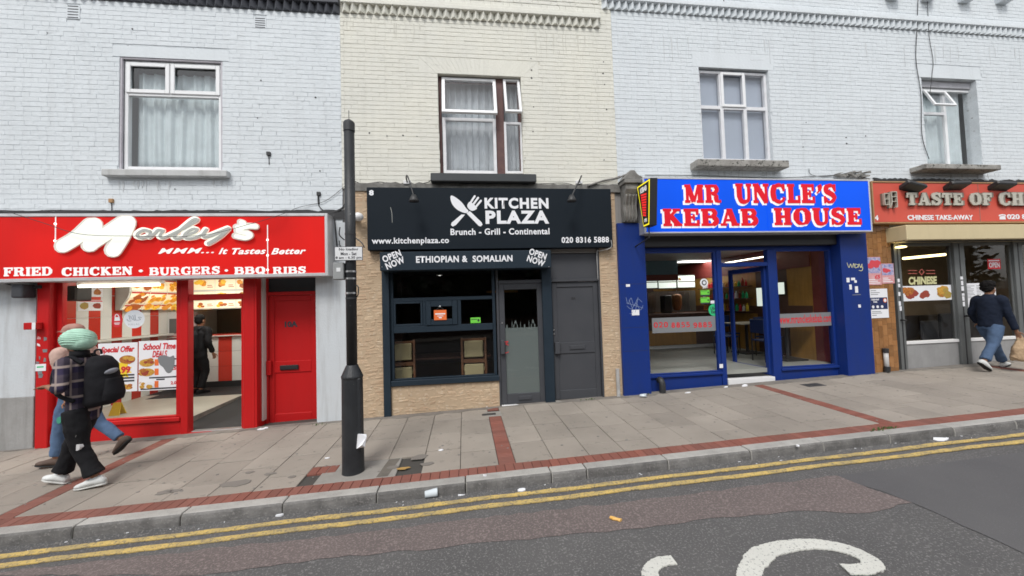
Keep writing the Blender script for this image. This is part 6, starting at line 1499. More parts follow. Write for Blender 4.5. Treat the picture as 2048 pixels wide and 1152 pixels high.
V3 = Vector
def ik(a, b, l1, l2, hint):
    a, b, hint = V3(a), V3(b), V3(hint); d = b - a; D = min(d.length, (l1 + l2) * .999); n = d.normalized(); h = (hint - n * hint.dot(n)).normalized()
    x = (l1 * l1 - l2 * l2 + D * D) / (2 * D); y = math.sqrt(max(l1 * l1 - x * x, 0)); return a + n * x + h * y
def limb(mb, pts, rs, n=12): mb.tube(spl(pts, 5), [rs[min(int(i / 5), len(rs) - 2)] + (rs[min(int(i / 5) + 1, len(rs) - 1)] - rs[min(int(i / 5), len(rs) - 2)]) * ((i % 5) / 5) if i < 5 * (len(pts) - 1) else rs[-1] for i in range(5 * (len(pts) - 1) + 1)], n)
def skin_up(mb, name, mat, parent, vox=.012, smooth=6, fold=0.0, fs=.09, **k):
    o = part(mb, name, mat, parent, local=True, smooth=True, **k)
    r = o.modifiers.new('join', 'REMESH'); r.mode = 'VOXEL'; r.voxel_size = vox; r.use_smooth_shade = True
    s = o.modifiers.new('soft', 'SMOOTH'); s.factor = .5; s.iterations = smooth
    if fold:
        tx = bpy.data.textures.new('folds', 'CLOUDS'); tx.noise_scale = fs; tx.noise_depth = 2
        d = o.modifiers.new('folds', 'DISPLACE'); d.texture = tx; d.strength = fold; d.mid_level = .5; d.texture_coords = 'LOCAL'
    return o
def hand(mb, w, e, curl=.6, side=1):
    """palm, four bent fingers and a thumb at the end of the forearm w->dir"""
    w = V3(w); d = (w - V3(e)).normalized(); up = V3((0, 0, 1)) if abs(d.z) < .9 else V3((1, 0, 0)); s = d.cross(up).normalized(); n = s.cross(d).normalized()
    pm = w + d * .05; mb.rings([(w, s * .024, n * .018), (w + d * .03, s * .034, n * .019), (w + d * .075, s * .040, n * .016), (w + d * .095, s * .037, n * .013)], 10)
    for k, (o, ln) in enumerate(((-.030, .070), (-.010, .080), (.011, .075), (.030, .060))):
        a = w + d * .085 + s * o; p = [a]; ang = 0
        for j in range(3): ang += curl * (.35 + .3 * j); p.append(p[-1] + (d * math.cos(ang) - n * math.sin(ang)) * ln * (.45, .32, .26)[j])
        mb.tube(p, [.0095, .009, .0085, .0065], 7)
    a = w + d * .03 + s * side * .03; mb.tube([a, a + (d * .6 + s * side * .7) * .04, a + (d * .9 + s * side * .7 - n * .3) * .07], [.012, .011, .008], 7)
def head(mb, c, f, H=1.0, tilt=0.0):
    """skull, jaw, nose, brow, lips, ears; f faces forward in the ground plane"""
    c = V3(c); f = V3(f).normalized(); s = f.cross(V3((0, 0, 1))).normalized(); u = V3((0, 0, 1)); rot = Matrix((f, -s, u)).transposed()
    mb.ball(c + u * .03, .098 * H, .078 * H, .105 * H, 18, 12, rot); mb.rings([(c + f * .022 - u * .02, f * .078, s * .068), (c + f * .03 - u * .07, f * .06, s * .052), (c + f * .042 - u * .112, f * .035, s * .03)], 14)
    mb.tube([c + f * .088 + u * .028, c + f * .104 - u * .012, c + f * .112 - u * .022, c + f * .088 - u * .034], [.009, .012, .014, .010], 8); mb.tube([c + f * .084 - s * .04 + u * .034, c + f * .097 + u * .036, c + f * .084 + s * .04 + u * .034], [.009, .010, .009], 6)
    mb.tube([c + f * .084 - s * .024 - u * .06, c + f * .097 - u * .059, c + f * .084 + s * .024 - u * .06], [.006, .009, .006], 6); mb.tube([c + f * .082 - s * .022 - u * .071, c + f * .094 - u * .072, c + f * .082 + s * .022 - u * .071], [.006, .009, .006], 6)
    for k in (-1, 1): mb.ball(c + s * (.078 * k) - u * .008 - f * .008, .020, .010, .034, 8, 6, rot)
    return f, s, u
def eyes(parent, c, f):
    c = V3(c); f = V3(f).normalized(); s = f.cross(V3((0, 0, 1))).normalized(); m = MB()
    for k in (-1, 1): m.ball(c + f * .082 + s * .032 * k + V3((0, 0, .012)), .011, .011, .009, 8, 6)
    part(m, 'eyes', 'eye', parent, local=True, smooth=True)
def shoe(mb, sole, ank, toe_dir, pitch=0.0, ln=.29, w=.052):
    """a shoe under the ankle; pitch lifts the heel"""
    a = V3(ank); t = V3(toe_dir).normalized(); s = t.cross(V3((0, 0, 1))).normalized(); u = V3((0, 0, 1))
    f = (t * math.cos(pitch) - u * math.sin(pitch)); n = s.cross(f).normalized() if s.cross(f).z > 0 else -s.cross(f).normalized(); b = a - n * .088
    mb.rings([(b - f * .085 + n * .035, s * .028, n * .026), (b - f * .06 + n * .05, s * .040, n * .045), (b + n * .058, s * .046, n * .053), (b + f * .06 + n * .048, s * w, n * .042), (b + f * .13 + n * .034, s * w * 1.03, n * .028), (b + f * .18 + n * .028, s * w * .75, n * .021), (b + f * .198 + n * .026, s * .02, n * .012)], 14)
    sole.rings([(b - f * .092 + n * .004, s * .02, n * .012), (b - f * .06 + n * .004, s * .040, n * .014), (b + f * .02 + n * .004, s * .042, n * .014), (b + f * .13 + n * .004, s * (w + .004), n * .014), (b + f * .185 + n * .006, s * w * .75, n * .012), (b + f * .205 + n * .008, s * .018, n * .008)], 12)
def person(label, loc, heading, H, feet, hands, cloth, shoes, trousers, top, skin='skin', lean=.03, trouser_w=1.0, top_len=.02, face=None, bent=(0, 0), long=0.0, toe=(0, 0), bulk=1.0, cuffs=1.0, forearm_skin=False, yaw=0.0):
    """local frame: +x ahead, +y to the left, z up.  feet/hands: (left, right) ankle and wrist points"""
    t = thing('person', label, 'person', loc, heading); k = H / 1.75
    hip = V3((0, 0, .93 * k)); sh = V3((lean, 0, 1.42 * k)); nk = V3((lean * 1.1, 0, 1.50 * k)); hd = V3((lean * 1.25 + .015, 0, 1.615 * k))
    fd = V3((math.cos(face or 0), math.sin(face or 0), 0))
    body, tr, tp, sb, so_ = MB(), MB(), MB(), MB(), MB()
    body.rings([(hip, (0, .13, 0), (.09, 0, 0)), (hip + (sh - hip) * .5, (0, .13, 0), (.09, 0, 0)), (sh, (0, .15, 0), (.08, 0, 0)), (nk, (0, .055, 0), (.058, 0, 0)), (hd - V3((0, 0, .05)), (0, .052, 0), (.055, 0, 0))], 16)
    head(body, hd, fd, k)
    tp.rings([(hip - V3((0, 0, .06 + top_len)), (0, .178 * bulk, 0), (.128 * bulk, 0, 0)), (hip + V3((0, 0, .08)), (0, .175 * bulk, 0), (.128 * bulk, 0, 0)), (hip + (sh - hip) * .55, (0, .182 * bulk, 0), (.128 * bulk, 0, 0)), (hip + (sh - hip) * .85, (0, .195 * bulk, 0), (.122 * bulk, 0, 0)), (sh + V3((0, 0, .005)), (0, .16, 0), (.098, 0, 0)), (sh + (nk - sh) * .7, (0, .085, 0), (.078, 0, 0)), (nk + V3((0, 0, .005)), (0, .068, 0), (.068, 0, 0))], 20)
    tr.rings([(hip + V3((0, 0, .07)), (0, .155 * bulk, 0), (.115 * bulk, 0, 0)), (hip - V3((0, 0, .05)), (0, .168 * bulk, 0), (.125 * bulk, 0, 0)), (hip - V3((0, 0, .11)), (0, .15, 0), (.11, 0, 0))], 18)
    for i, sd in ((0, 1), (1, -1)):
        hj = hip + V3((0, .088 * sd, -.05)); an = V3(feet[i]); kn = ik(hj, an, .405 * k, .40 * k, (1, .05 * sd, .0))
        limb(body, [hj, kn, an], [.075, .05, .036]); w = trouser_w
        foot_dir = V3((math.cos(toe[i] if False else 0), .12 * sd, 0))
        hem = an + (kn - an).normalized() * .035
        limb(tr, [hj, hj + (kn - hj) * .5, kn, kn + (an - kn) * .55, hem], [.10 * (1 + (w - 1) * .4), .092 * w, .070 * w, .064 * w, .062 * w * cuffs])
        shoe(sb, so_, an, foot_dir, bent[i])
        s_j = sh + V3((0, .185 * sd * bulk, -.03)); wr = V3(hands[i]); el = ik(s_j, wr, .29 * k, .26 * k, (-.8, .55 * sd, -.4)); s_in = sh + V3((0, .11 * sd, -.0))
        limb(body, [s_in, s_j, el, wr], [.05, .05, .04, .027]); hand(body, wr, el, .7, -sd)
        end = (el + (wr - el) * (.35 if forearm_skin and i == 0 else .93))
        limb(tp, [s_in, s_j, (s_j + el) * .5, el, end], [.075, .078, .066, .060, .050])
    skin_up(body, 'body', skin, t, .0085, 3); skin_up(tr, 'trousers', trousers, t, .013, 5, .022, .10); skin_up(tp, 'top', top, t, .013, 5, .020, .09)
    part(sb, 'shoes', shoes[0], t, local=True, smooth=True); part(so_, 'soles', shoes[1], t, local=True, smooth=True); eyes(t, hd, fd)
    return t, hd, fd, sh, hip

# turbaned walker with a rucksack
GA = GP(172, 972); loc = (GA.x - .06, -1.64, gz(GA.x, -1.64)); hA = R(177)
kz = 1.0
t, hd, fd, sh, hip = person('person in mint turban and plaid shirt walking past the red takeaway', loc, hA, 1.71, ((-.22, .085, .112), (.30, -.085, .105)), ((.17, .19, 1.14), (.20, -.16, 1.10)), None, ('shoe_white', 'sole'), 'black_cloth', 'plaid', 'skin', lean=.05, trouser_w=1.18, cuffs=1.35, face=R(-18), bent=(.12, -.16), top_len=.13, forearm_skin=True, bulk=.88)
tb = MB(); c = hd + V3((-.015, 0, .052)); RR = V3((.158, .138, .122)); tb.ball(c, *RR, 20, 12); tb.ball(c + V3((-.045, 0, -.03)), .12, .125, .10, 16, 10)
skin_up(tb, 'turban', 'mint_cloth', t, .010, 3, .008, .05)
for k in range(9):
    a = R(-52 + k * 13); off = math.sin(a) * .92; rad = math.sqrt(max(1 - off * off, .02)); m = MB(); tl_ = R(24 + 5 * math.sin(k)); pts = []
    for j in range(25):
        b_ = j * math.pi / 12; u_, v_, w_ = rad * math.cos(b_), rad * math.sin(b_), off
        q_ = V3((u_, v_ * math.cos(tl_) - w_ * math.sin(tl_), v_ * math.sin(tl_) + w_ * math.cos(tl_))); pts.append(c + V3((q_.x * RR.x, q_.y * RR.y, q_.z * RR.z)) * .968)
    m.tube(pts, .008, 6, False); part(m, 'turban_fold', 'mint_cloth', t, local=True, smooth=True)
m = MB(); m.ball(hd + V3((-.045, 0, -.045)), .062, .066, .055, 12, 8); part(m, 'hair', 'hair', t, local=True, smooth=True)
m = MB(); m.rings([(sh + V3((-.01, 0, .04)), (0, .088, 0), (.085, 0, 0)), (sh + V3((-.005, 0, .115)), (0, .078, 0), (.08, 0, 0))], 14); part(m, 'collar', 'black_cloth', t, local=True, smooth=True)
for (x, y, z, w, h, mt) in ((-.05, .168, .60, .05, .045, 'white_patch'), (-.10, .165, .47, .034, .045, 'white_patch'), (.09, .16, .77, .028, .05, 'green_patch')):
    part(MB().rings([((x, y - .04, z), (w, 0, 0), (0, 0, h * .8)), ((x, y, z), (w * .9, 0, 0), (0, 0, h * .75))], 8), 'patch', mt, t, local=True)
bp = thing('backpack', 'bulky black rucksack on the turbaned walker', 'backpack', loc, hA)
m = MB(); c = sh + V3((-.25, -.02, -.20)); m.rings([(c + V3((.02, 0, -.34)), (.12, 0, 0), (0, .15, 0)), (c + V3((.0, 0, -.28)), (.165, 0, 0), (0, .185, 0)), (c + V3((-.01, 0, -.05)), (.165, 0, 0), (0, .19, 0)), (c + V3((.01, 0, .16)), (.14, 0, 0), (0, .175, 0)), (c + V3((.03, 0, .25)), (.09, 0, 0), (0, .13, 0)), (c + V3((.03, 0, .27)), (.04, 0, 0), (0, .07, 0))], 20)
m.v = [((v[0] - c.x) * .86 + c.x + .02, (v[1] - c.y) * .86 + c.y, (v[2] - c.z) * .92 + c.z) for v in m.v]
skin_up(m, 'pack', 'black_pack', bp, .014, 4, .02, .12)
m = MB(); m.rings([(c + V3((-.08, 0, -.26)), (.09, 0, 0), (0, .11, 0)), (c + V3((-.105, 0, -.18)), (.08, 0, 0), (0, .12, 0)), (c + V3((-.10, 0, .0)), (.045, 0, 0), (0, .10, 0))], 16); skin_up(m, 'front_pocket', 'black_pack', bp, .014, 3)
m = MB(); m.ball(c + V3((-.118, .045, .075)), .022, .085, .028, 14, 8, Matrix.Rotation(R(-8), 3, 'X')); part(m, 'reflective_patch', 'reflector', bp, local=True, smooth=True)
for sd in (1, -1):
    m = MB(); m.tube(spl([sh + V3((-.13, .10 * sd, -.02)), sh + V3((-.02, .125 * sd, .055)), sh + V3((.10, .13 * sd, -.04)), sh + V3((.13, .14 * sd, -.20)), sh + V3((.02, .19 * sd, -.34)), sh + V3((-.12, .17 * sd, -.42))], 6), .021, 8); part(m, 'strap', 'black_pack', bp, local=True, smooth=True)
m = MB(); m.tube(spl([c + V3((.07, -.04, .26)), c + V3((.07, -.03, .31)), c + V3((.07, .03, .31)), c + V3((.07, .04, .26))], 4), .011, 6); part(m, 'handle', 'black_pack', bp, local=True)

# second walker half hidden behind
GB = GP(185, 915); GBy = -.86; loc = (-5.02, GBy, gz(-5.02, GBy))
t, hd, fd, sh, hip = person('person in pink cap and pink top walking behind the turbaned walker', loc, R(178), 1.79, ((.17, .08, .10), (-.46, -.08, .25)), ((-.10, .25, .86), (-.06, -.25, .85)), None, ('shoe_brown', 'sole_dark'), 'denim', 'pink_cloth', 'skin', lean=.05, trouser_w=1.05, bent=(-.1, .75), face=R(0), bulk=1.1)
fabric('cap_cloth', (0.40, 0.225, 0.185)); m = MB(); m.ball(hd + V3((-.01, 0, .07)), .118, .098, .085, 18, 10); m.rings([(hd + V3((.10, 0, .065)), (.01, 0, 0), (0, .07, 0)), (hd + V3((.17, 0, .05)), (.008, 0, .004), (0, .055, 0))], 12); skin_up(m, 'cap', 'cap_cloth', t, .010, 2, .012, .04)
m = MB(); m.tube([hd + V3((-.01 + .118 * math.cos(k * .5236), .099 * math.sin(k * .5236), .05)) for k in range(13)], .010, 6, False); part(m, 'cap_band', 'cap_cloth', t, local=True, smooth=True)
m = MB(); m.ball(hd + V3((-.035, 0, -.0)), .082, .082, .075, 14, 9); part(m, 'hair', 'hair', t, local=True, smooth=True)

# man with the carrier bag
loc = (9.86, -.47, gz(9.86, -.47))
t, hd, fd, sh, hip = person('person in navy sweater and jeans striding past the Chinese takeaway', loc, R(6), 1.65, ((.42, .07, .10), (-.40, -.08, .19)), ((.20, .26, .86), (.10, -.28, .74)), None, ('shoe_white', 'sole_dark'), 'denim_mid', 'navy_knit', 'skin_tan', lean=.02, trouser_w=1.12, bent=(-.15, .62), face=R(-14), bulk=.93, cuffs=1.1)
m = MB(); m.ball(hd + V3((-.022, .0, .075)), .108, .098, .085, 18, 10); m.ball(hd + V3((-.055, 0, .02)), .072, .09, .085, 14, 9); m.ball(hd + V3((.055, -.01, .115)), .055, .06, .035, 12, 8)
skin_up(m, 'hair', 'hair', t, .008, 1, .045, .025)
hw = V3((.10, -.28, .74)); bgt = thing('carrier_bag', 'crumpled tan carrier bag held by the person in navy sweater', 'bag', loc, R(6))
m = MB(); c = hw + V3((.05, -.02, -.14)); m.rings([(c + V3((0, 0, .05)), (.03, 0, 0), (0, .02, 0)), (c + V3((.0, 0, -.03)), (.10, 0, 0), (0, .05, 0)), (c + V3((.0, 0, -.16)), (.19, 0, 0), (0, .09, 0)), (c + V3((.01, 0, -.34)), (.225, 0, 0), (0, .12, 0)), (c + V3((.01, 0, -.39)), (.20, 0, 0), (0, .10, 0))], 18); skin_up(m, 'bag', 'bag_tan', bgt, .012, 1, .05, .07)
m = MB(); m.tube(spl([c + V3((-.03, 0, .03)), hw + V3((.04, 0, -.03)), c + V3((.05, 0, .03))], 5), .010, 6); part(m, 'handle', 'bag_tan', bgt, local=True)
# customer inside the red takeaway
loc = (-5.80, 2.66, -.002)
t, hd, fd, sh, hip = person('person in black jacket standing at the takeaway counter', loc, R(75), 1.72, ((.03, .10, .095), (-.03, -.10, .095)), ((.24, .16, 1.08), (.10, -.27, .88)), None, ('black_cloth', 'sole_dark'), 'black_cloth', 'black_cloth', 'skin', lean=.04, trouser_w=1.15, top_len=.08, bulk=1.12)
m = MB(); m.ball(hd + V3((-.02, 0, .06)), .104, .092, .088, 16, 10); m.ball(hd + V3((-.05, 0, .0)), .07, .085, .08, 14, 9); skin_up(m, 'hair', 'hair', t, .010, 2)
bp = thing('backpack', 'flat black rucksack on the customer at the takeaway counter', 'backpack', loc, R(75)); c = sh + V3((-.20, 0, -.22)); m = MB(); m.rings([(c + V3((0, 0, -.24)), (.08, 0, 0), (0, .14, 0)), (c + V3((-.01, 0, -.15)), (.10, 0, 0), (0, .16, 0)), (c + V3((0, 0, .12)), (.085, 0, 0), (0, .15, 0)), (c + V3((.02, 0, .19)), (.05, 0, 0), (0, .10, 0))], 16); skin_up(m, 'pack', 'black_pack', bp, .014, 3)
for sd in (1, -1):
    m = MB(); m.tube(spl([sh + V3((-.12, .09 * sd, .0)), sh + V3((0, .11 * sd, .055)), sh + V3((.10, .12 * sd, -.06)), sh + V3((.05, .17 * sd, -.30)), sh + V3((-.12, .15 * sd, -.38))], 5), .018, 7); part(m, 'strap', 'black_pack', bp, local=True, smooth=True)

# ------------------------------------------------------------------ street furniture
M('crack', (0.20, 0.205, 0.21), 0.95); M('pole_black', (0.014, 0.016, 0.019), 0.5, var=0.5, vs=5, vc=(0.03, 0.033, 0.037), bump=0.35, bs=35, speck=0.9, spc=(0.32, 0.33, 0.33), sps=15, spt=0.695)
M('sign_white', (0.74, 0.75, 0.76), 0.5, var=.2, vs=10); M('grey_box', (0.30, 0.31, 0.31), 0.6, var=.3, vs=8); M('pipe_white', (0.55, 0.55, 0.54), 0.6, var=.7, vs=8, streak=.5)
M('stone_grey', (0.24, 0.235, 0.22), 0.9, var=.8, vs=7, vc=(.12, .115, .105), bump=.7, bs=40)
px_, py_ = -1.272, -2.03; pz = gz(px_, py_)
pl = thing('lamp_post', 'black steel post with a swollen base at the kerb', 'post', (px_, py_, pz))
hz = lambda v: P(706, v, py_).z
def ring(z, r): return ((px_ + (z - pz) * .0015, py_, z), (r, 0, 0), (0, r, 0))
zs_ = [(pz - .02, .122), (pz + .03, .117), (hz(757), .112), (hz(753), .118), (hz(751), .116), (hz(731), .066), (hz(729), .060)]
part(MB().rings([ring(z, r) for z, r in zs_], 28), 'base', 'pole_black', pl, smooth=False, bevel=.004)
ztop_ = P(697, 243, py_).z
part(MB().rings([ring(hz(729) + .001, .0575), ring(ztop_ - .12, .0575)], 24), 'shaft', 'pole_black', pl, smooth=True)
part(MB().rings([ring(ztop_ - .119, .063), ring(ztop_ - .02, .063), ring(ztop_, .05), ring(ztop_ + .02, .02)], 24), 'cap', 'iron_black', pl)
tp = ring(ztop_, 0)[0]; part(MB().tube([tp, (tp[0], tp[1], tp[2] + .13)], .004, 5), 'aerial', 'iron_black', pl)
p = RC(713, 757, 722, 905, py_ - .08); o = part(MB().box(px_ + .055, px_ + .112, py_ - .085, py_ - .055, p[2], p[3]), 'access_door', 'pole_black', pl, bevel=.008)
for v in (470, 545, 559, 588, 598): part(MB().rings([ring(hz(v), .0605), ring(hz(v) + .02, .0605)], 20), 'band', 'steel' if v > 500 and v < 590 else 'iron_black', pl)
for pts in ([(-.06, 0, 480), (-.11, -.02, 470), (-.10, -.03, 455)], [(.06, 0, 476), (.13, -.02, 486), (.16, -.03, 496)], [(.055, 0, 570), (.085, -.01, 575), (.08, -.01, 590), (.055, 0, 594)], [(-.05, -.03, 500), (-.10, -.04, 492), (-.11, -.03, 482)]):
    part(MB().tube(spl([(px_ + a, py_ + b, hz(c)) for a, b, c in pts], 5), .007, 6), 'strap_end', 'iron_black', pl)
ys = py_ - .075
a, b, c, d = RC(669, 493, 725.5, 521, ys)
sg = thing('parking_sign', 'white no loading sign strapped to the black post', 'sign', ((a + b) / 2, ys, c))
box('plate', 'ink_dark', sg, a, b, ys, ys + .006, c, d, bevel=.002); box('face', 'sign_white', sg, a + .006, b - .006, ys - .002, ys - .0002, c + .006, d - .006)
for t, z0_, z1_, m_ in (('No loading', .66, .90, .16), ('Mon - Sat', .37, .60, .22), ('8 am - 6.30 pm', .07, .30, .04)): text(t, 'ink_dark', sg, a + (b - a) * m_, b - (b - a) * m_, c + (d - c) * z0_, c + (d - c) * z1_, ys - .0035, bold=.02)
box('bracket', 'iron_black', sg, px_ - .05, px_ + .05, ys + .0062, py_ - .058, c + .05, c + .09)
a, b, c, d = RC(669, 526, 690, 560, py_); jb = thing('junction_box', 'small grey junction box with white window strapped to the black post', 'box', ((a + b) / 2, py_, c)); box('body', 'grey_box', jb, a, b, py_ - .06, py_ + .03, c, d, bevel=.008); box('window', 'sign_white', jb, a + .04, b - .03, py_ - .064, py_ - .059, c + .09, d - .06); box('bracket', 'iron_black', jb, b + .001, px_ - .058, py_ - .02, py_ + .02, c + .03, d - .02)
q = P(722, 880, py_ - .11); m = MB(); m.gen([(q.x - .05, q.y, q.z - .09), (q.x + .045, q.y - .02, q.z - .07), (q.x + .05, q.y + .03, q.z + .05), (q.x - .04, q.y + .02, q.z + .06)], [(q.x - .035, q.y - .03, q.z - .08), (q.x + .02, q.y - .05, q.z - .04), (q.x + .06, q.y - .0, q.z + .03), (q.x - .02, q.y - .02, q.z + .075)])
solo(m, 'crumpled_paper', 'paper', 'crumpled white paper tucked into the black post', 'litter')
# wall bits
q = P(719, 438, 0); t = thing('security_camera', 'white dome security camera on a bracket left of the black sign', 'camera', q); part(MB().ball((q.x + .02, -.16, q.z), .085, .085, .07, 14, 8), 'dome', 'white_plastic', t, smooth=True); box('arm', 'white_plastic', t, q.x - .09, q.x - .0, -.2, -.005, q.z - .02, q.z + .03, bevel=.005)
p = RC(31, 569, 55, 596, -.15); t = thing('security_camera', 'dark hooded camera under the left end of the red sign', 'camera', ((p[0] + p[1]) / 2, -.15, p[2])); box('body', 'grey_door', t, p[0], p[1], -.22, -.02, p[2], p[3], bevel=.025, seg=3); part(MB().tube(spl([(p[0] + .02, -.1, p[2] + .05), (p[0] - .08, -.06, p[2] + .1), (p[0] - .14, -.02, p[3] - .02), (p[0] - .3, -.01, p[3] + .04)], 6), .008, 6), 'cable', 'cable', t); box('arm', 'grey_door', t, p[1] + .001, p[1] + .10, -.08, -.01, p[3] - .06, p[3] - .01, bevel=.005)
p = RC(55, 645, 73, 659, -.1); t = thing('alarm_box', 'red alarm box on the edge of the red pilaster', 'alarm', ((p[0] + p[1]) / 2, -.1, p[2])); box('body', 'red_door', t, p[0], p[1] + .05, -.16, -.062, p[2], p[3], bevel=.008); box('label', 'paper', t, p[1] + .0, p[1] + .045, -.163, -.159, p[2] - .0, p[3])
for u, v in ((224, 402), (638, 388), (538, 308)):
    q = P(u, v, 0); t = thing('wall_bracket', {224: 'rusty square anchor on the white brick above the red sign', 638: 'small dark bracket on the white brick near the black post', 538: 'small dark hook with a stain below on the white brick'}[u], 'bracket', q); box('plate', 'iron_black' if u != 224 else 'tan_wood', t, q.x - .03, q.x + .03, -.03, .005, q.z - .03, q.z + .03, bevel=.004); part(MB().tube([(q.x, -.01, q.z - .03), (q.x + .005, -.006, q.z - .17)], .006, 5), 'wire', 'cable', t)
for own, lst in ((hc, ((1062, 117), (1063, 140), (1063, 156), (1067, 214), (1066, 263), (1050, 316), (1207, 124), (1206, 147), (1209, 169), (1213, 219), (1214, 268), (1208, 320), (739, 266), (774, 272), (806, 271), (834, 273))), (hr, ((1612, 245), (1692, 275), (1693, 287), (1606, 294), (1731, 272), (1280, 297))), (hl, ((350, 378), (522, 161), (631, 195), (515, 236), (640, 342), (95, 66), (265, 58)))):
    for k, (u, v) in enumerate(lst):
        q = P(u, v, 0); r_ = .008 + .008 * ((k * 37) % 5) / 5; n_ = 7
        part(MB().prism([(q.x + r_ * math.cos(a_ * .8976) * (1 + .3 * math.sin(k + a_ * 2)), q.z + r_ * math.sin(a_ * .8976)) for a_ in range(n_)], -.006, .006), 'wall_plug', 'cable', own)
M('drip', (0.52, 0.54, 0.55), 0.9, var=.5, vs=6, vc=(.60, .63, .65)); M('drip_cream', (0.55, 0.54, 0.48), 0.9, var=.5, vs=6, vc=(.62, .61, .55))
rr = random.Random(8)
for own, mt, u0, u1, v, n_ in ((hl, 'drip', 224, 455, 360, 15), (hc, 'drip_cream', 690, 860, 40, 8), (hr, 'drip', 1396, 1578, 338, 14), (hr, 'drip', 1850, 2010, 344, 10), (hr, 'drip', 1240, 2040, 70, 18), (hc, 'drip_cream', 1060, 1190, 66, 8)):
    for k in range(n_):
        u = rr.uniform(u0, u1); vv = v + (rr.uniform(0, 4) if v > 100 else (u - 1240) * .034 if own is hr else (u - 690) * .058 - 22 * (u0 > 1000)); q = P(u, vv, 0); L_ = rr.uniform(.12, .5) * (.45 if v > 330 else 1); w_ = rr.uniform(.008, .03)
        stroke_ = MB(); stroke(stroke_, [(q.x, q.z), (q.x + rr.uniform(-.01, .01), q.z - L_ * .4), (q.x + rr.uniform(-.015, .015), q.z - L_)], [w_, w_ * .8, .002], lambda a, b, d: (a, d, b), -.0035 - .0002 * k, .004); part(stroke_, 'drip_stain', mt, own)
rr = random.Random(77)
for own, lst in ((hl, ((238, 57, 30), (262, 64, 16), (95, 66, 10), (20, 358, 90), (500, 360, 130), (620, 360, 90), (60, 414, 26), (330, 362, 20), (150, 297, 22), (20, 300, 14), (560, 100, 16), (640, 130, 18), (600, 250, 20))), (hr, ((1640, 150, 34), (1700, 160, 22), (1500, 120, 26), (1560, 75, 20), (1960, 90, 30), (2000, 215, 26), (1300, 250, 22), (1760, 240, 20), (1600, 270, 18), (1900, 60, 24))), (hc, ((860, 130, 20), (760, 120, 26), (1150, 190, 20), (845, 336, 14), (900, 55, 20), (960, 24, 26), (1100, 90, 18)))):
    for u, v, w in lst:
        n_ = 6; pts_ = [(u + w * k / n_, v + w * k / n_ * (.03 if v < 200 else .0) + rr.uniform(-1.0, 1.0)) for k in range(n_ + 1)]
        scrawl([pts_], [.001, .005, .008, .004, .007, .003, .001], 'crack', own, .0, 'crack', rnd=False, n=2, depth=.0012)
# swan-neck lights over the black sign
for u, lab in ((815, 'left black swan neck lamp over the black sign'), (1157, 'right black swan neck lamp over the black sign')):
    s = 1 if u < 1000 else -1; q = P(u, 366, .0); e = P(u + 12 * s, 398, -.5)
    t = thing('sign_lamp', lab, 'lamp', q, 0, 'lamps over the black sign'); box('base', 'white_plastic', t, q.x - .06 , q.x + .06, -.05, .006, q.z - .03, q.z + .03, bevel=.005)
    part(MB().tube(spl([(q.x, -.04, q.z), (q.x, -.14, q.z + .06), (q.x + .05 * s, -.3, q.z + .0), (e.x, -.46, e.z + .06)], 6), .012, 8), 'arm', 'iron_black', t, smooth=True); part(MB().rings([((e.x, -.46, e.z + .08), (.03, 0, 0), (0, .03, 0)), ((e.x, -.45, e.z + .0), (.075, 0, 0), (0, .065, 0)), ((e.x, -.45, e.z - .03), (.08, 0, 0), (0, .07, 0))], 12), 'shade', 'iron_black', t, smooth=True)
# floodlights over the orange sign
for i, (u, v, r_) in enumerate(((1838, 370, 12), (1927, 367, -2), (2018, 368, 2))):
    q = P(u, v, -.3); w = P(u + 19, v, -.3).x - q.x; t = thing('floodlight', ('black floodlight drooping at the left over the orange sign', 'black floodlight in the middle over the orange sign', 'black floodlight at the right over the orange sign')[i], 'floodlight', (q.x, -.2, q.z), 0, 'floodlights over the orange sign')
    a = R(r_); m = MB(); m.box(-w, w, -.10, .12, -.045, .045); o = part(m, 'body', 'iron_black', t, local=True, bevel=.02); o.rotation_euler = (R(-25), a, 0); part(MB().box(-.03, .03, .05, .2, .03, .07), 'bracket', 'iron_black', t, local=True)
# projecting kebab sign
xs_ = P(1290, 405, -.55).x + .02
def SY(u, v): return PX(u, v, xs_)
yo, yi = SY(1299.5, 400).y, SY(1279, 400).y
tl, tr, br, bl = SY(1273.5, 373), SY(1300.5, 356), SY(1299, 450), SY(1287.5, 455.5)
ztp, zbt = (tl.z + tr.z) / 2, (br.z + bl.z) / 2
T4 = [(tl.y, ztp), (tr.y, ztp), (br.y, zbt), (bl.y, zbt)]
ks = thing('hanging_sign', 'black tapered hanging sign with yellow border and kebab picture', 'sign', (xs_ + .06, (tl.y + tr.y) / 2, zbt))
def yz(poly, x0, x1): m = MB(); m.gen([(x0, y, z) for y, z in poly], [(x1, y, z) for y, z in poly]); return m
part(yz(T4, xs_, xs_ + .13), 'case', 'black_metal', ks, bevel=.006)
def ins(k): cy, cz = sum(p[0] for p in T4) / 4, sum(p[1] for p in T4) / 4; return [(p[0] + (cy - p[0]) * k * 1.6, p[1] + (cz - p[1]) * k * .8) for p in T4]
M('yellow_lit', (0.85, 0.72, 0.02), 0.4, emit=(1, .85, .02), es=.5); M('sign_dark', (0.02, 0.02, 0.02), 0.4); M('kebab_red', (0.75, 0.02, 0.02), 0.4, emit=(1, .03, .03), es=.35)
part(yz(ins(.05), xs_ - .004, xs_), 'border', 'yellow_lit', ks); part(yz(ins(.125), xs_ - .007, xs_ - .0035), 'face', 'sign_dark', ks)
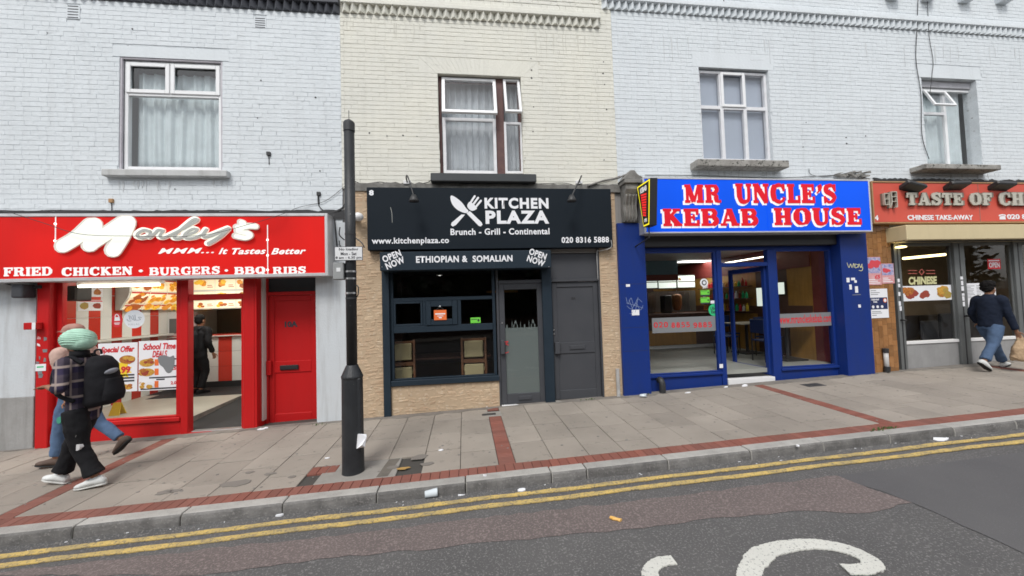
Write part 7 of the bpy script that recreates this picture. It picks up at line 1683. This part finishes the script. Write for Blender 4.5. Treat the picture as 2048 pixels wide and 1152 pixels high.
def on_face(t, y0, y1, z0, z1): 
    me = text_mesh(t, -max(y0, y1), -min(y0, y1), z0, z1, 0, bold=.05); me.transform(Matrix.Identity(4))
    for v in me.vertices: v.co = (xs_ - .0095, -v.co.x, v.co.z)
    return part(me, 'lettering', 'letter_white', ks)
H_ = ztp - zbt; F = ins(.2); on_face('KEBAB', F[0][0] - .05, F[1][0] + .05, ztp - H_ * .22, ztp - H_ * .10); on_face('OPEN', F[3][0] - .02, F[2][0] + .02, zbt + H_ * .10, zbt + H_ * .18)
cyk = (F[0][0] + F[1][0]) / 2
for k in range(9):
    t_ = k / 8; hw = .10 - .055 * t_; z = ztp - H_ * (.28 + .46 * t_); m = MB(); m.gen([(xs_ - .010 - .0004 * k, cyk - hw, z - .028), (xs_ - .010 - .0004 * k, cyk + hw, z - .002), (xs_ - .010 - .0004 * k, cyk + hw, z + .028), (xs_ - .010 - .0004 * k, cyk - hw, z + .002)], [(xs_ - .006, cyk - hw, z - .028), (xs_ - .006, cyk + hw, z - .002), (xs_ - .006, cyk + hw, z + .028), (xs_ - .006, cyk - hw, z + .002)]); part(m, 'kebab_slice', 'kebab_red', ks)
part(MB().tube([(xs_ + .06, cyk, zbt), (xs_ + .06, cyk, zbt - .18), (xs_ + .0, -.02, zbt - .28)], .012, 6), 'lower_stay', 'iron_black', ks); part(MB().tube([(xs_ + .06, cyk + .1, ztp), (xs_ + .04, -.26, ztp + .06), (xs_ - .06, -.02, ztp - .05)], .014, 6), 'upper_arm', 'iron_black', ks)
# scroll bracket at the head of the blue pillar
a, b, c, d = RC(1243, 372, 1276, 444, -.1); sb = thing('console_bracket', 'weathered grey fluted stone bracket above the left blue pillar', 'bracket', ((a + b) / 2, -.05, c))
prf = [(.0, c), (-.10, c), (-.13, c + .1), (-.12, c + .3), (-.19, c + .48), (-.24, c + .56), (-.24, d), (.0, d)]
m = MB(); m.gen([(a + .03, y, z) for y, z in prf], [(b - .03, y, z) for y, z in prf]); part(m, 'scroll', 'stone_grey', sb, bevel=.006)
for k in range(4):
    x = a + .06 + k * (b - a - .12) / 3; part(MB().tube(spl([(x, -.115, c + .02), (x, -.145, c + .12), (x, -.135, c + .3), (x, -.2, c + .47)], 4), .018, 6), 'flute', 'stone_grey', sb, smooth=True)
box('cap', 'stone_grey', sb, a, b, -.28, .0, d + .001, d + .07, bevel=.01); part(MB().prism([(a - .02, d + .071), (b + .02, d + .071), ((a + b) / 2 + .05, d + .24), ((a + b) / 2 - .03, d + .24)], -.25, .0), 'pediment', 'stone_grey', sb, bevel=.01)
p = RC(1204, 378, 1241, 500, .0)
# cables
def cable(label, pts, r_=.007, mat='cable', group='cables along the wall'):
    m = MB().tube(spl(pts, 6), r_, 6); solo(m, 'cable', mat, label, 'cable', group, smooth=True)
W_ = lambda u, v, y=-.02: tuple(P(u, v, y))
cable('dark cable along the top edge of the red sign', [W_(0, 421), W_(60, 423), W_(120, 421), W_(300, 423), W_(460, 421), W_(560, 424), W_(660, 426), W_(690, 413, -.05)], .010)
cable('thin drooping cable crossing the face of the red sign', [W_(0, 422, -.02), W_(20, 425, -.36), W_(90, 447, -.36), W_(160, 468, -.37), W_(260, 472, -.37), W_(400, 471, -.37), W_(500, 448, -.37), W_(560, 430, -.36), W_(600, 414, -.05), W_(650, 402), W_(690, 372)], .004)
cable('thick looped cable beside the black post top of the red sign', [W_(636, 390), W_(638, 412), W_(655, 424), W_(680, 418), W_(692, 405)], .008)
cable('cable rising behind the black post', [W_(668, 428), W_(672, 470), W_(676, 510)], .010)
cable('sagging cable above the black sign left of the sill', [W_(708, 362), W_(730, 369), W_(760, 364), W_(800, 372), W_(850, 366), W_(862, 361)], .007)
cable('cable under the black window sill', [W_(862, 362), W_(900, 371), W_(985, 366), W_(1040, 369), W_(1125, 366), W_(1160, 372), W_(1215, 360), W_(1240, 352)], .006)
cable('thick bundle of cable climbing to the stone bracket', [W_(1175, 372, -.05), W_(1205, 362, -.06), W_(1235, 356, -.08), W_(1262, 347, -.1), W_(1285, 356, -.12)], .018, 'stone_grey')
cable('thin cable along the wall above the blue sign', [W_(1290, 350), W_(1390, 351), W_(1480, 354), W_(1560, 356), W_(1640, 352), W_(1700, 350), W_(1740, 358)], .006)
cable('loose loop of thin wire above the blue sign', [W_(1618, 337), W_(1622, 349), W_(1650, 353), W_(1695, 346), W_(1712, 344), W_(1724, 356)], .005)
cable('thin cable hanging down the white wall left of the small window', [W_(1836, 0), W_(1834, 60), W_(1832, 120), W_(1842, 190), W_(1844, 270), W_(1858, 318)], .006)
cable('second thin cable hanging to the small window', [W_(1855, 0), W_(1858, 70), W_(1866, 120), W_(1864, 150), W_(1860, 185)], .005)
cable('short curved wire high on the white wall', [W_(1447, 0), W_(1452, 10), W_(1462, 17)], .008)
cable('grey cable dangling at the end of the black sign', [W_(1222, 480, -.15), W_(1222, 495, -.15), W_(1200, 502, -.05), W_(1194, 505, -.03), W_(1196, 560, -.03)], .006, 'pipe_white')
# ragged mortar and flashing along the tops of the signs
for (u0, u1, v, own, mt) in ((0, 690, 424.5, hl, 'cable'), (706, 1240, 370, hc, 'stone_grey'), (1745, 2048, 361, hr, 'cable')):
    a_, b_ = P(u0, v).x, P(u1, v).x; n_ = 60; zz = P((u0 + u1) / 2, v).z; rr = random.Random(u0 + 3); up_, dn_ = [], []
    for k in range(n_ + 1):
        x = a_ + (b_ - a_) * k / n_; up_.append((x, -.03, zz + rr.uniform(.0, .035))); dn_.append((x, -.02, zz - .12))
    m = MB(); off = len(up_)
    for k in range(n_): m.add([dn_[k], dn_[k + 1], up_[k + 1], up_[k], (up_[k][0], .01, up_[k][2]), (up_[k + 1][0], .01, up_[k + 1][2])], [(0, 1, 2, 3), (3, 2, 5, 4)])
    part(m, 'flashing', mt, own)
# rag of old flashing over signs
m = MB(); rr = random.Random(9)
for k in range(26):
    x = P(1700, 352, -.05).x + rr.uniform(-.35, .35); z = P(1712, 352, -.05).z + rr.uniform(-.03, .06); m.gen([(x - .06, -.1, z), (x + .05, -.12, z + rr.uniform(-.03, .03)), (x + .06, -.02, z + .02), (x - .05, -.02, z)], [(x - .05, -.1, z + .012), (x + .05, -.11, z + .03), (x + .05, -.02, z + .035), (x - .05, -.02, z + .015)])
o = solo(m, 'rubble', 'stone_grey', 'crumbled mortar lying along the top edge of the blue sign', 'rubble'); o['kind'] = 'stuff'
# pipes at the foot of the walls
q0, q1 = P(1233.5, 738, -.05), P(1238, 795, -.05); solo(MB().tube([(q1.x, -.04, q1.z - .05), (q1.x - .005, -.04, q0.z)], .032, 10), 'waste_pipe', 'pipe_white', 'short white waste pipe at the foot of the stone pier', 'pipe')
q0, q1 = P(1770, 700, -.05), P(1774, 741, -.05); t = thing('waste_pipe', 'stained pale waste pipe with dark collar on the brown tiles', 'pipe', (q1.x, -.05, q1.z)); part(MB().tube([(q1.x, -.05, q1.z - .03), (q1.x, -.05, q0.z)], .04, 10), 'pipe', 'pipe_white', t, smooth=True); part(MB().tube([(q1.x, -.05, q0.z - .05), (q1.x, -.05, q0.z + .03)], .05, 10), 'collar', 'iron_black', t); part(MB().tube([(q1.x, -.05, q1.z - .02), (q1.x, -.06, q1.z + .08)], .052, 10), 'foot', 'iron_black', t)
q0, q1 = P(1318, 762, -.0), P(1322, 786, -.0); solo(MB().tube(spl([(q1.x, .06, q0.z), (q1.x - .01, -.02, q0.z + .02), (q1.x, -.06, q0.z - .05), (q1.x, -.06, q1.z - .02)], 5), .055, 10), 'waste_pipe', 'iron_black', 'bent black waste pipe at the foot of the blue shopfront', 'pipe', smooth=True)

# ------------------------------------------------------------------ litter
M('cup_clear', (0.62, 0.68, 0.72), 0.25); M('wrapper', (0.70, 0.36, 0.06), 0.6, var=.5, vs=30, vc=(.8, .6, .3))
def scrap(u, v, s, label, mat='paper', on='p', seed=0, h=.012, asp=.6):
    q = (GP if on == 'p' else RP)(u, v); rr = random.Random(seed + int(u)); n = 7; m = MB(); zf_ = gz if on == 'p' else rz
    an = rr.uniform(0, 3); o_ = [(q.x + s * rr.uniform(.7, 1.1) * math.cos(k * 6.283 / n + an), q.y + s * asp * rr.uniform(.7, 1.1) * math.sin(k * 6.283 / n + an)) for k in range(n)]
    up = .006 if on == 'p' else .006
    lo = [(x, y, zf_(x, y) + up - .004) for x, y in o_]; hi = [(x, y, zf_(x, y) + up + rr.uniform(.0, h)) for x, y in o_]
    m.gen(lo, hi); solo(m, 'litter', mat, label, 'litter', 'litter on the ground')
scrap(1881, 880, .11, 'flat white sheet of paper in the road beyond the yellow lines', on='r', asp=.45)
scrap(523, 859, .07, 'larger white scrap lying before the red front door', asp=.5); scrap(531, 857, .05, 'second white scrap beside the red front door step', asp=.5)
scrap(559, 1032, .035, 'white scrap in the gutter below the red paver band', on='r'); scrap(1043, 981, .05, 'white torn scrap in the gutter before the restaurant', on='r'); scrap(923, 991, .035, 'thin white scrap in the gutter right of the plastic cup', on='r', asp=.3)
scrap(1376, 786, .06, 'flat white card lying before the blue shop window', asp=.3); scrap(1452, 775, .05, 'white tissue by the kebab shop doorstep', asp=.4); scrap(1490, 773, .06, 'crumpled white tissue by the end of the red paver band', asp=.4, h=.03)
scrap(882, 901, .035, 'small white scrap on the grey slabs before the restaurant'); scrap(655, 917, .03, 'little white scrap left of the black post', asp=.5); scrap(1596, 893, .02, 'tiny white dot of litter on the kerb', asp=.8); scrap(976, 814, .06, 'white smear of paper on the top red pavers', asp=.35); scrap(970, 960 - 8, .02, 'tiny white crumb on the red paver band')
for i in range(26):
    x, y = random.uniform(-5, 9), random.uniform(-2.2, -.2); q = Vector((x, y, gz(x, y)))
M('stain', (0.185, 0.168, 0.15), 0.85); M('old_tar', (0.15, 0.135, 0.115), 0.9, var=.6, vs=8); M('stain_orange', (0.40, 0.25, 0.08), 0.8); M('gum', (0.20, 0.185, 0.17), 0.9)
m = MB(); rr = random.Random(21)
for i in range(150):                                    # trodden chewing gum
    x, y = rr.uniform(-6, 10), rr.uniform(-2.2, -.1); r_ = rr.uniform(.008, .02); n = 7
    m.gen([(x + r_ * math.cos(k * .8976), y + r_ * math.sin(k * .8976), gz(x, y) + .0005) for k in range(n)], [(x + r_ * .9 * math.cos(k * .8976), y + r_ * .9 * math.sin(k * .8976), gz(x, y) + .0045) for k in range(n)])
o = part(m, 'chewing_gum', 'gum', pave, kind='stuff')
rr = random.Random(5)
for u, v, s, a in ((470, 968, .16, .5), (540, 948, .07, .5), (585, 954, .05, .6), (330, 985, .1, .5), (350, 982, .08, .5), (838, 915, .12, .6), (855, 928, .09, .5), (785, 935, .07, .6), (500, 945, .05, .6)):
    q = GP(u, v); n = 11; o_ = [(q.x + s * rr.uniform(.6, 1.15) * math.cos(k * 6.283 / n), q.y + s * a * rr.uniform(.6, 1.15) * math.sin(k * 6.283 / n)) for k in range(n)]
    part(sheet(o_, gz, .0062, .005), 'stain', 'stain', pave)
q = GP(806, 937); part(sheet([(q.x + .11 * rr.uniform(.5, 1.1) * math.cos(k * .5712), q.y + .035 * rr.uniform(.5, 1.2) * math.sin(k * .5712)) for k in range(11)], gz, .0066, .005), 'stain', 'stain_orange', pave)
q = RP(862, 995); cu = thing('plastic_cup', 'clear plastic cup lying in the gutter', 'cup', (q.x, q.y, q.z), R(10))
part(MB().rings([((-.06, 0, .040), (0, .030, 0), (0, 0, .030)), ((.06, 0, .045), (0, .042, 0), (0, 0, .042)), ((.062, 0, .045), (0, .045, 0), (0, 0, .045)), ((.05, 0, .045), (0, .038, 0), (0, 0, .038)), ((-.05, 0, .042), (0, .026, 0), (0, 0, .026))], 16, True), 'body', 'cup_clear', cu, local=True, smooth=True)
q = GP(1287, 795); cu = thing('plastic_cup', 'crushed clear plastic cup at the foot of the left blue pillar', 'cup', (q.x, q.y, q.z), R(-30)); part(MB().rings([((-.06, 0, .03), (0, .03, 0), (0, 0, .022)), ((.05, 0, .04), (0, .045, 0), (0, 0, .035)), ((.04, 0, .04), (0, .038, 0), (0, 0, .03))], 12), 'body', 'cup_clear', cu, local=True, smooth=True)
q = RP(1232, 1041); m = MB(); m.rings([((q.x - .05, q.y + .045, q.z + .02), (.018, .012, 0), (0, 0, .016)), ((q.x - .02, q.y + .01, q.z + .02), (.022, .02, 0), (0, 0, .018)), ((q.x + .01, q.y - .015, q.z + .022), (.014, .016, 0), (0, 0, .014)), ((q.x + .045, q.y - .04, q.z + .02), (.024, .02, 0), (0, 0, .016))], 9); m.v = [((v[0] - q.x) * .72 + q.x, (v[1] - q.y) * .72 + q.y, (v[2] - q.z) * .72 + q.z) for v in m.v]; solo(m, 'wrapper', 'wrapper', 'twisted orange sweet wrapper lying in the road', 'litter')
m = MB(); rr = random.Random(31)
for k in range(32):
    x, y = rr.uniform(-5, 8), KF - abs(rr.gauss(0, .07)) - .01; a = rr.uniform(0, 3.14); L_ = rr.uniform(.007, .013); z = rz(x, y) + .005
    m.tube([(x - L_ * math.cos(a), y - L_ * math.sin(a) * .5, z), (x + L_ * math.cos(a), y + L_ * math.sin(a) * .5, z)], .0032, 5)
o = solo(m, 'cigarette_ends', 'paper', 'pale cigarette ends scattered along the gutter', 'cigarette ends'); o['kind'] = 'stuff'
M('weed', (0.07, 0.11, 0.03), 0.8); m = MB(); rr = random.Random(2)
for u, v, n in ((1775, 857, 22), (1750, 862, 14), (1180, 800, 20), (640, 850, 12), (1290, 790, 14)):
    q = GP(u, v)
    for k in range(n):
        x, y = q.x + rr.gauss(0, .06), q.y + rr.gauss(0, .015); z = gz(x, y); a = rr.uniform(0, 6.28); h = rr.uniform(.01, .035); m.add([(x, y, z), (x + .01 * math.cos(a), y + .01 * math.sin(a), z), (x + .02 * math.cos(a + .5), y + .02 * math.sin(a + .5), z + h), (x + .004, y, z + h * .8)], [(0, 1, 2, 3)])
o = solo(m, 'weeds', 'weed', 'tiny green weeds growing in the pavement joints', 'weeds'); o['kind'] = 'stuff'

# ------------------------------------------------------------------ the far side of the road, seen in the glass
M('leaf', (0.045, 0.065, 0.028), 0.7, var=.8, vs=1.2, vc=(0.025, 0.04, 0.018)); M('bark', (0.07, 0.055, 0.045), 0.9); M('brick_dark', (0.16, 0.10, 0.075), 0.9, var=.5, vs=3)
structure(sheet([(-60, -18), (60, -18), (60, -13.01), (-60, -13.01)], rz, .1, .3), 'far_pavement', 'slab')
lw = thing('boundary_wall', 'low brick wall with black railings across the road', 'wall', (0, -15.5, rz(0, -15)))
m = MB(); m.gen([(-45, -15.7, rz(-45, -15) - .2), (45, -15.7, rz(45, -15) - .2), (45, -15.4, rz(45, -15) - .2), (-45, -15.4, rz(-45, -15) - .2)], [(-45, -15.7, rz(-45, -15) + .9), (45, -15.7, rz(45, -15) + .9), (45, -15.4, rz(45, -15) + .9), (-45, -15.4, rz(-45, -15) + .9)]); part(m, 'wall', 'brick_dark', lw)
m = MB()
for k in range(260):
    x = -19 + k * .15; z = rz(x, -15); m.box(x - .012, x + .012, -15.56, -15.54, z + .9, z + 1.75)
for dz in (1.0, 1.62): m.gen([(-20, -15.57, rz(-20, -15) + dz), (20, -15.57, rz(20, -15) + dz), (20, -15.53, rz(20, -15) + dz), (-20, -15.53, rz(-20, -15) + dz)], [(-20, -15.57, rz(-20, -15) + dz + .04), (20, -15.57, rz(20, -15) + dz + .04), (20, -15.53, rz(20, -15) + dz + .04), (-20, -15.53, rz(-20, -15) + dz + .04)])
part(m, 'railings', 'black_metal', lw)
fb_ = thing('added_building', 'long dark brick building beyond the trees across the road', 'building', (0, -26, rz(0, -18)))  # invented dark block behind the leaf gaps, so the glass reflects less sky
box('wall', 'brick_dark', fb_, -48, 48, -30, -25.5, -2, 7.6); part(MB().prism([(-48.5, 7.601), (48.5, 7.601), (47, 9.0), (-47, 9.0)], -30.2, -25.2), 'roof', 'black_metal', fb_)
rr = random.Random(3); mm = MB()
for k in range(9500):
    x = rr.uniform(-42, 42); zt_ = 6.6 + 1.3 * math.sin(x * .45) + .8 * math.sin(x * 1.3 + 1); z = rr.uniform(.2, max(zt_, 1.2)); y = rr.uniform(-22.5, -18); s = rr.uniform(.22, .5)
    a, b = rr.uniform(0, 6.28), rr.uniform(-1, 1); u_ = Vector((math.cos(a), math.sin(a), b)).normalized() * s; w_ = u_.cross(Vector((rr.uniform(-1, 1), rr.uniform(-1, 1), 1))).normalized() * s * .7; c = Vector((x, y, z + rz(x, -18)))
    mm.add([c - u_ - w_, c + u_ - w_ * .4, c + u_ * .6 + w_, c - u_ * .5 + w_], [(0, 1, 2, 3)])
o = solo(mm, 'far_trees', 'leaf', 'dark mass of bushes and trees behind the railings across the road', 'trees'); o['kind'] = 'stuff'
